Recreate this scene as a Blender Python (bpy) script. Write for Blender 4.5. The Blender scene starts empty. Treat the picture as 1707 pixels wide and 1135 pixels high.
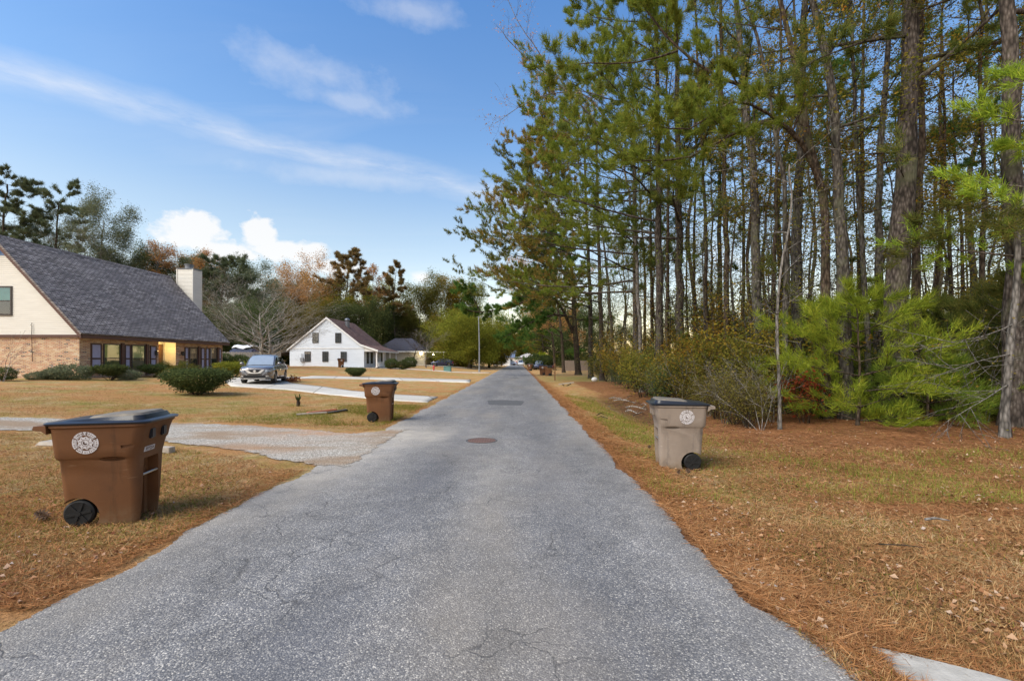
import bpy, bmesh, math, random
import numpy as np
from mathutils import Vector, Matrix, Quaternion
R = math.radians
S = bpy.context.scene
COL = S.collection
F, CX, HY, H = 760.0, 863.0, 601.0, 1.65      # focal length and horizon of the 1707 px wide photograph, eye height

# ---------------------------------------------------------------- camera, sky, sun, exposure
cam_d = bpy.data.cameras.new('camera'); cam = bpy.data.objects.new('camera', cam_d); COL.objects.link(cam)
cam.location = (0, 0, H); cam.rotation_euler = (R(90), 0, 0)
cam_d.sensor_width = 36; cam_d.lens = 36 * F / 1707
cam_d.shift_x = -9.5 / 1707; cam_d.shift_y = 33.5 / 1707
cam_d.clip_end = 3000; cam_d.clip_start = 0.05
S.camera = cam
SUN_DIR = Vector((-0.50, -0.42, 0.72)).normalized()
SUN_EL = math.asin(SUN_DIR.z); SUN_AZ = math.atan2(SUN_DIR.x, SUN_DIR.y)
sl = bpy.data.lights.new('sun', 'SUN'); sl.energy = 2.1; sl.angle = R(40); sl.color = (1, 0.92, 0.80)
so = bpy.data.objects.new('sun', sl); COL.objects.link(so)
so.rotation_euler = SUN_DIR.to_track_quat('Z', 'Y').to_euler()
S.view_settings.view_transform = 'Standard'; S.view_settings.look = 'None'
S.view_settings.exposure = 1.3; S.view_settings.gamma = 1
S.cycles.max_bounces = 6; S.cycles.diffuse_bounces = 3; S.cycles.glossy_bounces = 3
S.cycles.transparent_max_bounces = 8; S.cycles.transmission_bounces = 4
S.cycles.use_denoising = True

def nd(nt, t, **kw):
    n = nt.nodes.new(t)
    for k, v in kw.items():
        if k in n.inputs.keys() if isinstance(k, str) else False: n.inputs[k].default_value = v
        else: setattr(n, k, v)
    return n
def lk(nt, a, b): nt.links.new(a, b)
def mth(nt, op, a, b=None, c=None, clamp=False):
    n = nt.nodes.new('ShaderNodeMath'); n.operation = op; n.use_clamp = clamp
    for i, v in enumerate((a, b, c)):
        if v is None: continue
        if isinstance(v, (int, float)): n.inputs[i].default_value = v
        else: nt.links.new(v, n.inputs[i])
    return n.outputs[0]
def ramp(nt, fac, stops, interp='LINEAR'):
    n = nt.nodes.new('ShaderNodeValToRGB'); e = n.color_ramp.elements; n.color_ramp.interpolation = interp
    while len(e) < len(stops): e.new(0.5)
    for k, (p, c) in enumerate(stops):
        e[k].position = p; e[k].color = (c[0], c[1], c[2], 1) if isinstance(c, (tuple, list)) else (c, c, c, 1)
    if fac is not None: nt.links.new(fac, n.inputs[0])
    return n.outputs[0]
def mixc(nt, fac, a, b, mode='MIX'):
    n = nt.nodes.new('ShaderNodeMix'); n.data_type = 'RGBA'; n.blend_type = mode
    for sock, v in ((n.inputs[0], fac), (n.inputs[6], a), (n.inputs[7], b)):
        if isinstance(v, (int, float)): sock.default_value = v
        elif isinstance(v, (tuple, list)): sock.default_value = (v[0], v[1], v[2], 1)
        else: nt.links.new(v, sock)
    return n.outputs[2]
def noise(nt, vec, scale, detail=4, rough=0.55, dist=0.0):
    n = nt.nodes.new('ShaderNodeTexNoise'); n.inputs['Scale'].default_value = scale
    n.inputs['Detail'].default_value = detail; n.inputs['Roughness'].default_value = rough; n.inputs['Distortion'].default_value = dist
    if vec is not None: nt.links.new(vec, n.inputs['Vector'])
    return n.outputs['Fac']
def mapping(nt, vec, scale=(1, 1, 1), rot=(0, 0, 0), loc=(0, 0, 0)):
    n = nt.nodes.new('ShaderNodeMapping'); n.inputs['Scale'].default_value = scale; n.inputs['Rotation'].default_value = rot; n.inputs['Location'].default_value = loc
    nt.links.new(vec, n.inputs['Vector']); return n.outputs[0]

def build_world():
    w = bpy.data.worlds.new('World'); S.world = w; w.use_nodes = True
    nt = w.node_tree; nt.nodes.clear()
    out = nt.nodes.new('ShaderNodeOutputWorld'); bg = nt.nodes.new('ShaderNodeBackground')
    sky = nt.nodes.new('ShaderNodeTexSky'); sky.sky_type = 'NISHITA'; sky.sun_disc = False
    sky.sun_elevation = SUN_EL; sky.sun_rotation = SUN_AZ
    sky.air_density = 1.0; sky.dust_density = 0.6; sky.ozone_density = 2.2
    tc = nt.nodes.new('ShaderNodeTexCoord'); d = tc.outputs['Generated']
    sep = nt.nodes.new('ShaderNodeSeparateXYZ'); lk(nt, d, sep.inputs[0])
    z = sep.outputs[2]
    # clear deep blue overhead, paler and faintly warm low down
    base = mixc(nt, 1.0, sky.outputs[0], ramp(nt, z, [(0.0, (2.1, 1.45, 0.86)), (0.07, (1.75, 1.28, 0.86)), (0.16, (1.45, 1.16, 0.90)), (0.28, (1.30, 1.16, 0.99)), (0.42, (0.93, 1.08, 1.14)), (0.7, (0.60, 0.96, 1.24))]), 'MULTIPLY')
    # wispy high cloud: streaks on a plane far overhead
    inv = mth(nt, 'DIVIDE', 1.0, mth(nt, 'MAXIMUM', z, 0.06))
    pl = nt.nodes.new('ShaderNodeVectorMath'); pl.operation = 'SCALE'; lk(nt, d, pl.inputs[0]); lk(nt, inv, pl.inputs['Scale'])
    m1 = mapping(nt, pl.outputs[0], (0.42, 2.0, 0), (0, 0, R(28)), (0.7, 0.15, 0))
    st = noise(nt, m1, 1.0, 8, 0.55, 0.9)
    big = noise(nt, mapping(nt, pl.outputs[0], (0.5, 0.7, 0), (0, 0, R(20)), (3.1, 0.4, 0)), 1.0, 3, 0.5)
    cir = mth(nt, 'MULTIPLY', ramp(nt, st, [(0.50, 0.0), (0.95, 0.36)]), ramp(nt, big, [(0.45, 0.0), (0.70, 1.0)]))
    cir = mth(nt, 'MULTIPLY', cir, ramp(nt, z, [(0.04, 0.3), (0.2, 0.85), (0.7, 0.45)]))
    cm = cir
    # a long thin streak and a few small heaps of cloud, each at its own bearing
    def bearing(px, py): return Vector(((px - CX) / F, 1, (HY - py) / F)).normalized()
    def puff(px, py, rad, sx, sz, thr, soft, sc, seed):
        c = bearing(px, py); rt = Vector((c.y, -c.x, 0)).normalized(); up = rt.cross(c)
        def dot(v):
            n = nt.nodes.new('ShaderNodeVectorMath'); n.operation = 'DOT_PRODUCT'; lk(nt, d, n.inputs[0]); n.inputs[1].default_value = v; return n.outputs['Value']
        u = mth(nt, 'DIVIDE', dot(rt), rad * sx); v = mth(nt, 'DIVIDE', dot(up), rad * sz)
        r2 = mth(nt, 'SQRT', mth(nt, 'ADD', mth(nt, 'MULTIPLY', u, u), mth(nt, 'MULTIPLY', v, v)))
        r2 = mth(nt, 'ADD', r2, mth(nt, 'MULTIPLY', mth(nt, 'LESS_THAN', dot(c), 0.2), 9))
        n1 = noise(nt, mapping(nt, d, (1, 1, 1.5), (0, 0, 0), (seed, seed * .37, 0)), sc, 7, 0.6)
        val = mth(nt, 'SUBTRACT', mth(nt, 'ADD', 1.0, mth(nt, 'MULTIPLY', mth(nt, 'SUBTRACT', n1, 0.5), 2.2)), r2)
        return mth(nt, 'MULTIPLY', mth(nt, 'SMOOTHSTEP', val, thr, thr + soft) if False else ramp(nt, val, [(thr, 0.0), (thr + soft, 1.0)]), 1.0)
    for a in ((322, 387, 0.052, 1.2, 0.8, 0.12, 0.3, 15, 1.3), (375, 418, 0.055, 1.3, 0.5, 0.15, 0.3, 15, 2.9), (432, 385, 0.042, 0.8, 0.9, 0.15, 0.3, 17, 5.1),
              (480, 420, 0.055, 1.5, 0.5, 0.12, 0.35, 14, 7.7), (560, 445, 0.05, 1.6, 0.35, 0.1, 0.5, 12, 3.3), (700, 462, 0.03, 1.2, 0.5, 0.1, 0.5, 14, 4.4),
              (250, 470, 0.16, 2.2, 0.25, 0.0, 0.9, 6, 6.1)):
        cm = mth(nt, 'MAXIMUM', cm, mth(nt, 'MULTIPLY', puff(*a), 0.82))
    for a in ((515, 120, 0.10, 1.4, 0.42, 0.0, 2.2, 16, 8.2), (590, 172, 0.07, 1.4, 0.34, 0.0, 2.2, 16, 2.2), (690, 22, 0.09, 1.3, 0.30, 0.0, 2.2, 16, 4.2), (640, 300, 0.25, 1.3, 0.10, 0.1, 3.4, 9, 3.7)):
        cm = mth(nt, 'MAXIMUM', cm, mth(nt, 'MULTIPLY', puff(*a), 0.26))
    # the long contrail-like streak: a thin band round a great circle
    a, b = bearing(0, 110), bearing(800, 325); nrm = a.cross(b).normalized()
    n = nt.nodes.new('ShaderNodeVectorMath'); n.operation = 'DOT_PRODUCT'; lk(nt, d, n.inputs[0]); n.inputs[1].default_value = nrm
    wv = mth(nt, 'ADD', n.outputs['Value'], mth(nt, 'MULTIPLY', mth(nt, 'SUBTRACT', noise(nt, d, 4, 5), 0.5), 0.06))
    wid = ramp(nt, sep.outputs[0], [(0.0, 0.055), (1.0, 0.055)])
    band = mth(nt, 'SUBTRACT', 1.0, mth(nt, 'DIVIDE', mth(nt, 'ABSOLUTE', wv), 0.034), clamp=True)
    band = mth(nt, 'MULTIPLY', band, ramp(nt, noise(nt, mapping(nt, d, (2, 2, 9)), 4, 8, 0.65), [(0.3, 0.1), (0.65, 1.0)]))
    band = mth(nt, 'MULTIPLY', band, mth(nt, 'GREATER_THAN', sep.outputs[1], 0.0))
    cm = mth(nt, 'MAXIMUM', cm, mth(nt, 'MULTIPLY', band, 0.42))
    cm = mth(nt, 'MULTIPLY', cm, mth(nt, 'GREATER_THAN', z, 0.0))
    behind = ramp(nt, mth(nt, 'MULTIPLY', sep.outputs[1], -1.0), [(0.15, 0.0), (0.75, 0.85)])      # unseen pale cloud deck added behind the viewer to brighten and neutralise ambient light
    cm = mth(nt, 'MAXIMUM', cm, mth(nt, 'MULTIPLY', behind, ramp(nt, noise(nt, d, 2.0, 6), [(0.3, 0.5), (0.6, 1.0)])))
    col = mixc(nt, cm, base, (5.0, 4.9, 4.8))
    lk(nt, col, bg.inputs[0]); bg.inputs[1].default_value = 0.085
    lk(nt, bg.outputs[0], out.inputs[0])
build_world()

# ---------------------------------------------------------------- helpers
def sm(t): t = max(0.0, min(1.0, t)); return t * t * (3 - 2 * t)
def terrain(x, y):
    z = 0.0
    if x < 0:
        z = min(0.66, 0.04 * max(0.0, -x - 9))
        z += 0.3 * sm((y - 40) / 16) * sm((-x - 5) / 9)
    else:
        z -= 0.06 * sm((x - 1.9) / 0.8) * sm((26 - y) / 8)
        z -= 0.28 * math.exp(-((x - 4.0) / 0.8) ** 2) * sm((y - 10) / 4) * sm((24 - y) / 5)
        z += 0.25 * sm((x - 7) / 8)
    return z
def P(px, py, Y): return Vector(((px - CX) / F * Y, Y, H + (HY - py) / F * Y))
def G(px, py):
    z = 0.0
    for _ in range(30):
        Y = (H - z) * F / max(1.0, py - HY); Y = min(Y, 240); X = (px - CX) / F * Y
        z = z * .5 + terrain(X, Y) * .5
    return Vector((X, Y, terrain(X, Y)))
def gz(px, Y):
    X = (px - CX) / F * Y; return Vector((X, Y, terrain(X, Y)))

def tag(o, label=None, cat=None, group=None, kind=None):
    if label: o['label'] = label
    if cat: o['category'] = cat
    if group: o['group'] = group
    if kind: o['kind'] = kind
    return o
def thing(name, label, cat, loc=(0, 0, 0), rz=0.0, group=None, sc=1.0):
    o = bpy.data.objects.new(name, None); COL.objects.link(o); o.empty_display_size = 0.2
    o.location = loc; o.rotation_euler = (0, 0, rz); o.scale = (sc, sc, sc)
    return tag(o, label, cat, group)
def dup(root, loc, rz=0.0, label=None, group=None, sc=None, rx=0.0, ry=0.0):
    def cp(o, par):
        c = o.copy(); COL.objects.link(c)
        if par: c.parent = par
        for ch in o.children: cp(ch, c)
        return c
    r = cp(root, None); r.location = loc; r.rotation_euler = (rx, ry, rz)
    if sc is not None: r.scale = sc if isinstance(sc, (tuple, list)) else (sc, sc, sc)
    if label: r['label'] = label
    if group: r['group'] = group
    return r

def np_mesh(name, v, f, mat, parent=None, smooth=False, loc=None):
    """v (n,3) array, f (m,k) array of one polygon size"""
    me = bpy.data.meshes.new(name); v = np.asarray(v, np.float32); f = np.asarray(f, np.int32)
    m, k = f.shape
    me.vertices.add(len(v)); me.vertices.foreach_set('co', v.ravel())
    me.loops.add(m * k); me.loops.foreach_set('vertex_index', f.ravel())
    me.polygons.add(m); me.polygons.foreach_set('loop_start', np.arange(0, m * k, k, dtype=np.int32))
    if smooth: me.polygons.foreach_set('use_smooth', np.ones(m, bool))
    me.update(calc_edges=True)
    me.materials.append(mat)
    o = bpy.data.objects.new(name, me); COL.objects.link(o)
    if parent: o.parent = parent
    if loc is not None: o.location = loc
    return o

class MB:
    def __init__(s): s.v = []; s.f = []
    def add(s, vs, fs):
        b = len(s.v); s.v += [tuple(p) for p in vs]; s.f += [tuple(i + b for i in f) for f in fs]; return s
    def box(s, c, d, rot=None, taper=1.0):
        hx, hy, hz = d[0] / 2, d[1] / 2, d[2] / 2
        vs = []
        for z, t in ((-hz, 1), (hz, taper)):
            for x, y in ((-hx, -hy), (hx, -hy), (hx, hy), (-hx, hy)):
                p = Vector((x * t, y * t, z))
                if rot is not None: p = rot @ p
                vs.append(p + Vector(c))
        return s.add(vs, [(3, 2, 1, 0), (4, 5, 6, 7), (0, 1, 5, 4), (1, 2, 6, 5), (2, 3, 7, 6), (3, 0, 4, 7)])
    def loft(s, rings, cap=True, closed=True):
        n = len(rings[0]); b = []
        for r in rings: b += list(r)
        fs = []
        for i in range(len(rings) - 1):
            for j in range(n if closed else n - 1):
                k = (j + 1) % n; fs.append((i * n + j, i * n + k, (i + 1) * n + k, (i + 1) * n + j))
        if cap: fs.append(tuple(reversed(range(n)))); fs.append(tuple(range((len(rings) - 1) * n, len(rings) * n)))
        return s.add(b, fs)
    def tube(s, pts, rad, n=8, cap=True):
        v, f = tube_arr(pts, rad, n)
        s.add(v, f)
        if cap:
            b = len(s.v) - len(v)
            s.f.append(tuple(b + i for i in reversed(range(n)))); s.f.append(tuple(b + len(v) - n + i for i in range(n)))
        return s
    def cyl(s, c, axis, r, l, n=20, r2=None):
        a = Vector(axis).normalized(); c = Vector(c)
        return s.tube([c - a * l / 2, c + a * l / 2], [r, r if r2 is None else r2], n)
    def poly(s, pts): return s.add(pts, [tuple(range(len(pts)))])
    def prism(s, pts, off):
        n = len(pts); o = Vector(off); vs = [Vector(p) for p in pts] + [Vector(p) + o for p in pts]
        return s.add(vs, [tuple(range(n)), tuple(reversed(range(n, 2 * n)))] + [((i + 1) % n, i, n + i, n + (i + 1) % n) for i in range(n)])
    def sphere(s, c, r, nu=14, nv=8, sc=(1, 1, 1)):
        vs = [(c[0], c[1], c[2] - r * sc[2])]; fs = []
        for i in range(1, nv):
            t = -math.pi / 2 + math.pi * i / nv
            for j in range(nu):
                a = 2 * math.pi * j / nu; vs.append((c[0] + r * sc[0] * math.cos(t) * math.cos(a), c[1] + r * sc[1] * math.cos(t) * math.sin(a), c[2] + r * sc[2] * math.sin(t)))
        vs.append((c[0], c[1], c[2] + r * sc[2]))
        for j in range(nu): fs.append((0, 1 + (j + 1) % nu, 1 + j))
        for i in range(nv - 2):
            for j in range(nu):
                a = 1 + i * nu + j; b = 1 + i * nu + (j + 1) % nu; fs.append((a, b, b + nu, a + nu))
        t = len(vs) - 1
        for j in range(nu): fs.append((t, 1 + (nv - 2) * nu + j, 1 + (nv - 2) * nu + (j + 1) % nu))
        return s.add(vs, fs)
    def build(s, name, mat, parent=None, smooth=False, bevel=0, fix=True, loc=None):
        me = bpy.data.meshes.new(name); me.from_pydata(s.v, [], s.f)
        if fix or bevel:
            bm = bmesh.new(); bm.from_mesh(me)
            bmesh.ops.recalc_face_normals(bm, faces=bm.faces)
            if bevel: bmesh.ops.bevel(bm, geom=[e for e in bm.edges if len(e.link_faces) == 2 and e.calc_face_angle(0) > 0.5], offset=bevel, segments=2, affect='EDGES', clamp_overlap=True)
            bm.to_mesh(me); bm.free()
        if smooth:
            for p in me.polygons: p.use_smooth = True
            if smooth != 'all': me.set_sharp_from_angle(angle=R(38))
        me.materials.append(mat)
        o = bpy.data.objects.new(name, me); COL.objects.link(o)
        if parent: o.parent = parent
        if loc is not None: o.location = loc
        return o
def tube_arr(pts, rad, n):
    pts = [Vector(p) for p in pts]; vs = []; fs = []
    ref = None
    for i, p in enumerate(pts):
        t = (pts[min(i + 1, len(pts) - 1)] - pts[max(i - 1, 0)])
        t = t.normalized() if t.length > 1e-9 else Vector((0, 0, 1))
        if ref is None:
            ref = Vector((1, 0, 0)) if abs(t.x) < 0.8 else Vector((0, 1, 0))
        u = (ref - t * ref.dot(t)).normalized(); w = t.cross(u); ref = u
        r = rad[i] if isinstance(rad, (list, tuple)) else rad
        for j in range(n):
            a = 2 * math.pi * j / n; vs.append(p + (u * math.cos(a) + w * math.sin(a)) * r)
    for i in range(len(pts) - 1):
        for j in range(n):
            k = (j + 1) % n; fs.append((i * n + j, i * n + k, (i + 1) * n + k, (i + 1) * n + j))
    return vs, fs

# ---------------------------------------------------------------- materials
M = {}
def pm(name, c1, c2=None, scale=8, rough=0.6, bump=0.0, bscale=None, metal=0.0, spec=0.5, stretch=(1, 1, 1), detail=5, coat=0.0, contrast=(0.3, 0.7)):
    m = bpy.data.materials.new(name); m.use_nodes = True; nt = m.node_tree; b = nt.nodes['Principled BSDF']
    b.inputs['Roughness'].default_value = rough; b.inputs['Metallic'].default_value = metal; b.inputs['Specular IOR Level'].default_value = spec
    b.inputs['Coat Weight'].default_value = coat
    tc = nt.nodes.new('ShaderNodeTexCoord'); v = mapping(nt, tc.outputs['Object'], stretch)
    nz = noise(nt, v, scale, detail)
    if c2 is None: c2 = tuple(x * 0.85 for x in c1)
    lk(nt, ramp(nt, nz, [(contrast[0], c1), (contrast[1], c2)]), b.inputs['Base Color'])
    if bump:
        bp = nt.nodes.new('ShaderNodeBump'); bp.inputs['Strength'].default_value = bump; bp.inputs['Distance'].default_value = 0.02
        lk(nt, noise(nt, v, bscale or scale * 3, 6), bp.inputs['Height']); lk(nt, bp.outputs[0], b.inputs['Normal'])
    M[name] = m; return m
def emis(name, c, s):
    m = bpy.data.materials.new(name); m.use_nodes = True; b = m.node_tree.nodes['Principled BSDF']
    b.inputs['Emission Color'].default_value = (*c, 1); b.inputs['Emission Strength'].default_value = s; b.inputs['Base Color'].default_value = (*c, 1); M[name] = m; return m
def leafm(name, stops, trans=0.45, rough=0.6):
    m = bpy.data.materials.new(name); m.use_nodes = True; nt = m.node_tree; nt.nodes.clear()
    out = nt.nodes.new('ShaderNodeOutputMaterial'); g = nt.nodes.new('ShaderNodeNewGeometry')
    oi = nt.nodes.new('ShaderNodeObjectInfo'); tc = nt.nodes.new('ShaderNodeTexCoord')
    cl = noise(nt, tc.outputs['Object'], 0.9, 2)
    f = mth(nt, 'ADD', mth(nt, 'MULTIPLY', g.outputs['Random Per Island'], 0.62), mth(nt, 'MULTIPLY', cl, 0.62))
    f = mth(nt, 'SUBTRACT', f, 0.12)
    c = ramp(nt, f, stops)
    hs = nt.nodes.new('ShaderNodeHueSaturation'); lk(nt, c, hs.inputs['Color'])
    lk(nt, mth(nt, 'ADD', 0.8, mth(nt, 'MULTIPLY', oi.outputs['Random'], 0.4)), hs.inputs['Value'])
    lk(nt, mth(nt, 'ADD', 0.485, mth(nt, 'MULTIPLY', oi.outputs['Random'], 0.03)), hs.inputs['Hue'])
    dif = nt.nodes.new('ShaderNodeBsdfDiffuse'); tr = nt.nodes.new('ShaderNodeBsdfTranslucent'); mx = nt.nodes.new('ShaderNodeMixShader')
    lk(nt, hs.outputs[0], dif.inputs[0]); lk(nt, hs.outputs[0], tr.inputs[0]); mx.inputs[0].default_value = trans
    lk(nt, dif.outputs[0], mx.inputs[1]); lk(nt, tr.outputs[0], mx.inputs[2]); lk(nt, mx.outputs[0], out.inputs[0])
    M[name] = m; return m
def glassm(name, tint, fac, rough=0.02):
    m = bpy.data.materials.new(name); m.use_nodes = True; nt = m.node_tree; nt.nodes.clear()
    out = nt.nodes.new('ShaderNodeOutputMaterial'); t = nt.nodes.new('ShaderNodeBsdfTransparent'); g = nt.nodes.new('ShaderNodeBsdfGlossy'); mx = nt.nodes.new('ShaderNodeMixShader')
    t.inputs[0].default_value = (*tint, 1); g.inputs['Roughness'].default_value = rough; g.inputs[0].default_value = (.9, .93, 1, 1)
    lw = nt.nodes.new('ShaderNodeLayerWeight'); lw.inputs[0].default_value = 0.35
    lk(nt, mth(nt, 'ADD', fac, mth(nt, 'MULTIPLY', lw.outputs['Fresnel'], 0.5), clamp=True), mx.inputs[0])
    lk(nt, t.outputs[0], mx.inputs[1]); lk(nt, g.outputs[0], mx.inputs[2]); lk(nt, mx.outputs[0], out.inputs[0]); M[name] = m; return m

leafm('needles', [(0.0, (0.04, 0.065, 0.02)), (0.35, (0.10, 0.13, 0.03)), (0.62, (0.175, 0.185, 0.045)), (0.86, (0.26, 0.225, 0.06)), (1.0, (0.34, 0.18, 0.06))], 0.42)
leafm('needles_dark', [(0.000, (0.040, 0.088, 0.024)), (0.500, (0.092, 0.160, 0.034)), (0.850, (0.164, 0.204, 0.040)), (1.000, (0.284, 0.194, 0.040))], 0.42)
leafm('needles_rust', [(0.000, (0.088, 0.128, 0.026)), (0.400, (0.193, 0.214, 0.047)), (0.700, (0.388, 0.256, 0.066)), (1.000, (0.634, 0.384, 0.106))], 0.42)
leafm('needles_far', [(0.000, (0.044, 0.060, 0.034)), (0.400, (0.094, 0.114, 0.060)), (0.750, (0.150, 0.162, 0.084)), (1.000, (0.237, 0.192, 0.120))], 0.4)
leafm('needles_gold', [(0.0, (0.11, 0.11, 0.035)), (0.4, (0.21, 0.18, 0.06)), (0.7, (0.36, 0.24, 0.10)), (1.0, (0.50, 0.30, 0.14))], 0.5)
leafm('needles_bough', [(0.000, (0.076, 0.133, 0.022)), (0.350, (0.165, 0.230, 0.035)), (0.700, (0.275, 0.315, 0.050)), (0.930, (0.372, 0.327, 0.060)), (1.000, (0.413, 0.206, 0.050))], 0.5)
leafm('needles_young', [(0.000, (0.100, 0.171, 0.024)), (0.400, (0.222, 0.320, 0.036)), (0.750, (0.381, 0.458, 0.048)), (1.000, (0.603, 0.541, 0.072))], 0.35)
leafm('leaf_olive', [(0.000, (0.070, 0.091, 0.019)), (0.400, (0.160, 0.163, 0.029)), (0.700, (0.279, 0.227, 0.040)), (0.900, (0.418, 0.235, 0.040)), (1.000, (0.638, 0.218, 0.033))])
leafm('leaf_gold', [(0.000, (0.085, 0.100, 0.019)), (0.400, (0.193, 0.156, 0.026)), (0.700, (0.326, 0.200, 0.031)), (0.900, (0.410, 0.186, 0.024)), (1.000, (0.483, 0.286, 0.048))])
leafm('leaf_rust', [(0.000, (0.189, 0.103, 0.041)), (0.500, (0.398, 0.190, 0.076)), (1.000, (0.712, 0.326, 0.138))])
leafm('leaf_dark', [(0.000, (0.035, 0.054, 0.024)), (0.500, (0.078, 0.102, 0.037)), (0.850, (0.144, 0.168, 0.055)), (1.000, (0.243, 0.198, 0.074))], 0.38)
leafm('leaf_greygreen', [(0.000, (0.071, 0.090, 0.059)), (0.500, (0.143, 0.162, 0.092)), (0.850, (0.239, 0.238, 0.137)), (1.000, (0.381, 0.302, 0.206))], 0.38)
leafm('leaf_lit', [(0.000, (0.069, 0.086, 0.022)), (0.400, (0.161, 0.178, 0.044)), (0.750, (0.253, 0.241, 0.061)), (1.000, (0.345, 0.218, 0.066))], 0.5)
leafm('leaf_brush', [(0.000, (0.066, 0.055, 0.018)), (0.400, (0.165, 0.154, 0.035)), (0.700, (0.253, 0.220, 0.050)), (0.880, (0.330, 0.220, 0.070)), (1.000, (0.374, 0.165, 0.050))], 0.4)
leafm('leaf_lime', [(0.0, (0.12, 0.16, 0.015)), (0.5, (0.25, 0.28, 0.02)), (1.0, (0.42, 0.40, 0.03))], 0.45)
leafm('leaf_red', [(0.0, (0.14, 0.03, 0.015)), (0.5, (0.28, 0.06, 0.025)), (1.0, (0.34, 0.14, 0.05))], 0.45)
leafm('leaf_yellowgreen', [(0.000, (0.097, 0.116, 0.018)), (0.500, (0.194, 0.202, 0.030)), (0.850, (0.308, 0.279, 0.042)), (1.000, (0.438, 0.265, 0.048))], 0.4)
leafm('grass_blades', [(0.0, (0.10, 0.085, 0.03)), (0.25, (0.24, 0.15, 0.055)), (0.45, (0.40, 0.20, 0.085)), (0.65, (0.44, 0.28, 0.12)), (0.85, (0.52, 0.38, 0.20)), (1.0, (0.62, 0.51, 0.33))], 0.2)
leafm('grass_green', [(0.000, (0.091, 0.125, 0.022)), (0.500, (0.195, 0.213, 0.033)), (1.000, (0.351, 0.300, 0.066))], 0.38)
leafm('straw', [(0.0, (0.10, 0.042, 0.02)), (0.4, (0.25, 0.10, 0.042)), (0.75, (0.38, 0.18, 0.085)), (1.0, (0.52, 0.34, 0.19))], 0.1)
leafm('dead_leaf', [(0.0, (0.07, 0.035, 0.02)), (0.35, (0.24, 0.11, 0.05)), (0.6, (0.42, 0.24, 0.12)), (0.78, (0.46, 0.34, 0.24)), (0.92, (0.38, 0.37, 0.39)), (1.0, (0.50, 0.50, 0.53))], 0.1)

def barkm(name, c1, c2, c3=None):
    m = bpy.data.materials.new(name); m.use_nodes = True; nt = m.node_tree; b = nt.nodes['Principled BSDF']; b.inputs['Roughness'].default_value = 0.95; b.inputs['Specular IOR Level'].default_value = 0.1
    tc = nt.nodes.new('ShaderNodeTexCoord')
    v = mapping(nt, tc.outputs['Object'], (13, 13, 4.2)); vo = nt.nodes.new('ShaderNodeTexVoronoi'); vo.feature = 'F1'; lk(nt, v, vo.inputs['Vector']); vo.inputs['Scale'].default_value = 1.4
    n1 = noise(nt, mapping(nt, tc.outputs['Object'], (1, 1, .35)), 2.2, 5)
    f = mth(nt, 'ADD', mth(nt, 'MULTIPLY', vo.outputs['Distance'], 0.75), mth(nt, 'MULTIPLY', n1, 0.5))
    oi = nt.nodes.new('ShaderNodeObjectInfo')
    col = ramp(nt, f, [(0.2, c2), (0.5, c1), (0.85, tuple(x * .32 for x in c1))])
    hs = nt.nodes.new('ShaderNodeHueSaturation'); lk(nt, col, hs.inputs['Color']); lk(nt, mth(nt, 'ADD', 0.7, mth(nt, 'MULTIPLY', oi.outputs['Random'], 0.6)), hs.inputs['Value'])
    if c3 is not None:
        ln = noise(nt, tc.outputs['Object'], 1.3, 6); col2 = mixc(nt, ramp(nt, ln, [(0.52, 0.0), (0.66, 0.75)]), hs.outputs[0], c3)
    else: col2 = hs.outputs[0]
    lk(nt, col2, b.inputs['Base Color'])
    bp = nt.nodes.new('ShaderNodeBump'); bp.inputs['Strength'].default_value = 0.9; bp.inputs['Distance'].default_value = 0.03; bp.invert = True
    lk(nt, f, bp.inputs['Height']); lk(nt, bp.outputs[0], b.inputs['Normal']); M[name] = m
barkm('bark_pine', (0.09, 0.073, 0.062), (0.185, 0.16, 0.142), (0.10, 0.10, 0.06))
barkm('bark_grey', (0.105, 0.092, 0.078), (0.20, 0.182, 0.158), (0.11, 0.115, 0.07))
barkm('bark_dark', (0.075, 0.055, 0.04), (0.14, 0.11, 0.085), (0.09, 0.09, 0.045))
barkm('bark_pale', (0.34, 0.31, 0.27), (0.45, 0.42, 0.38))
barkm('bark_ash', (0.22, 0.20, 0.18), (0.32, 0.30, 0.28))

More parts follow.
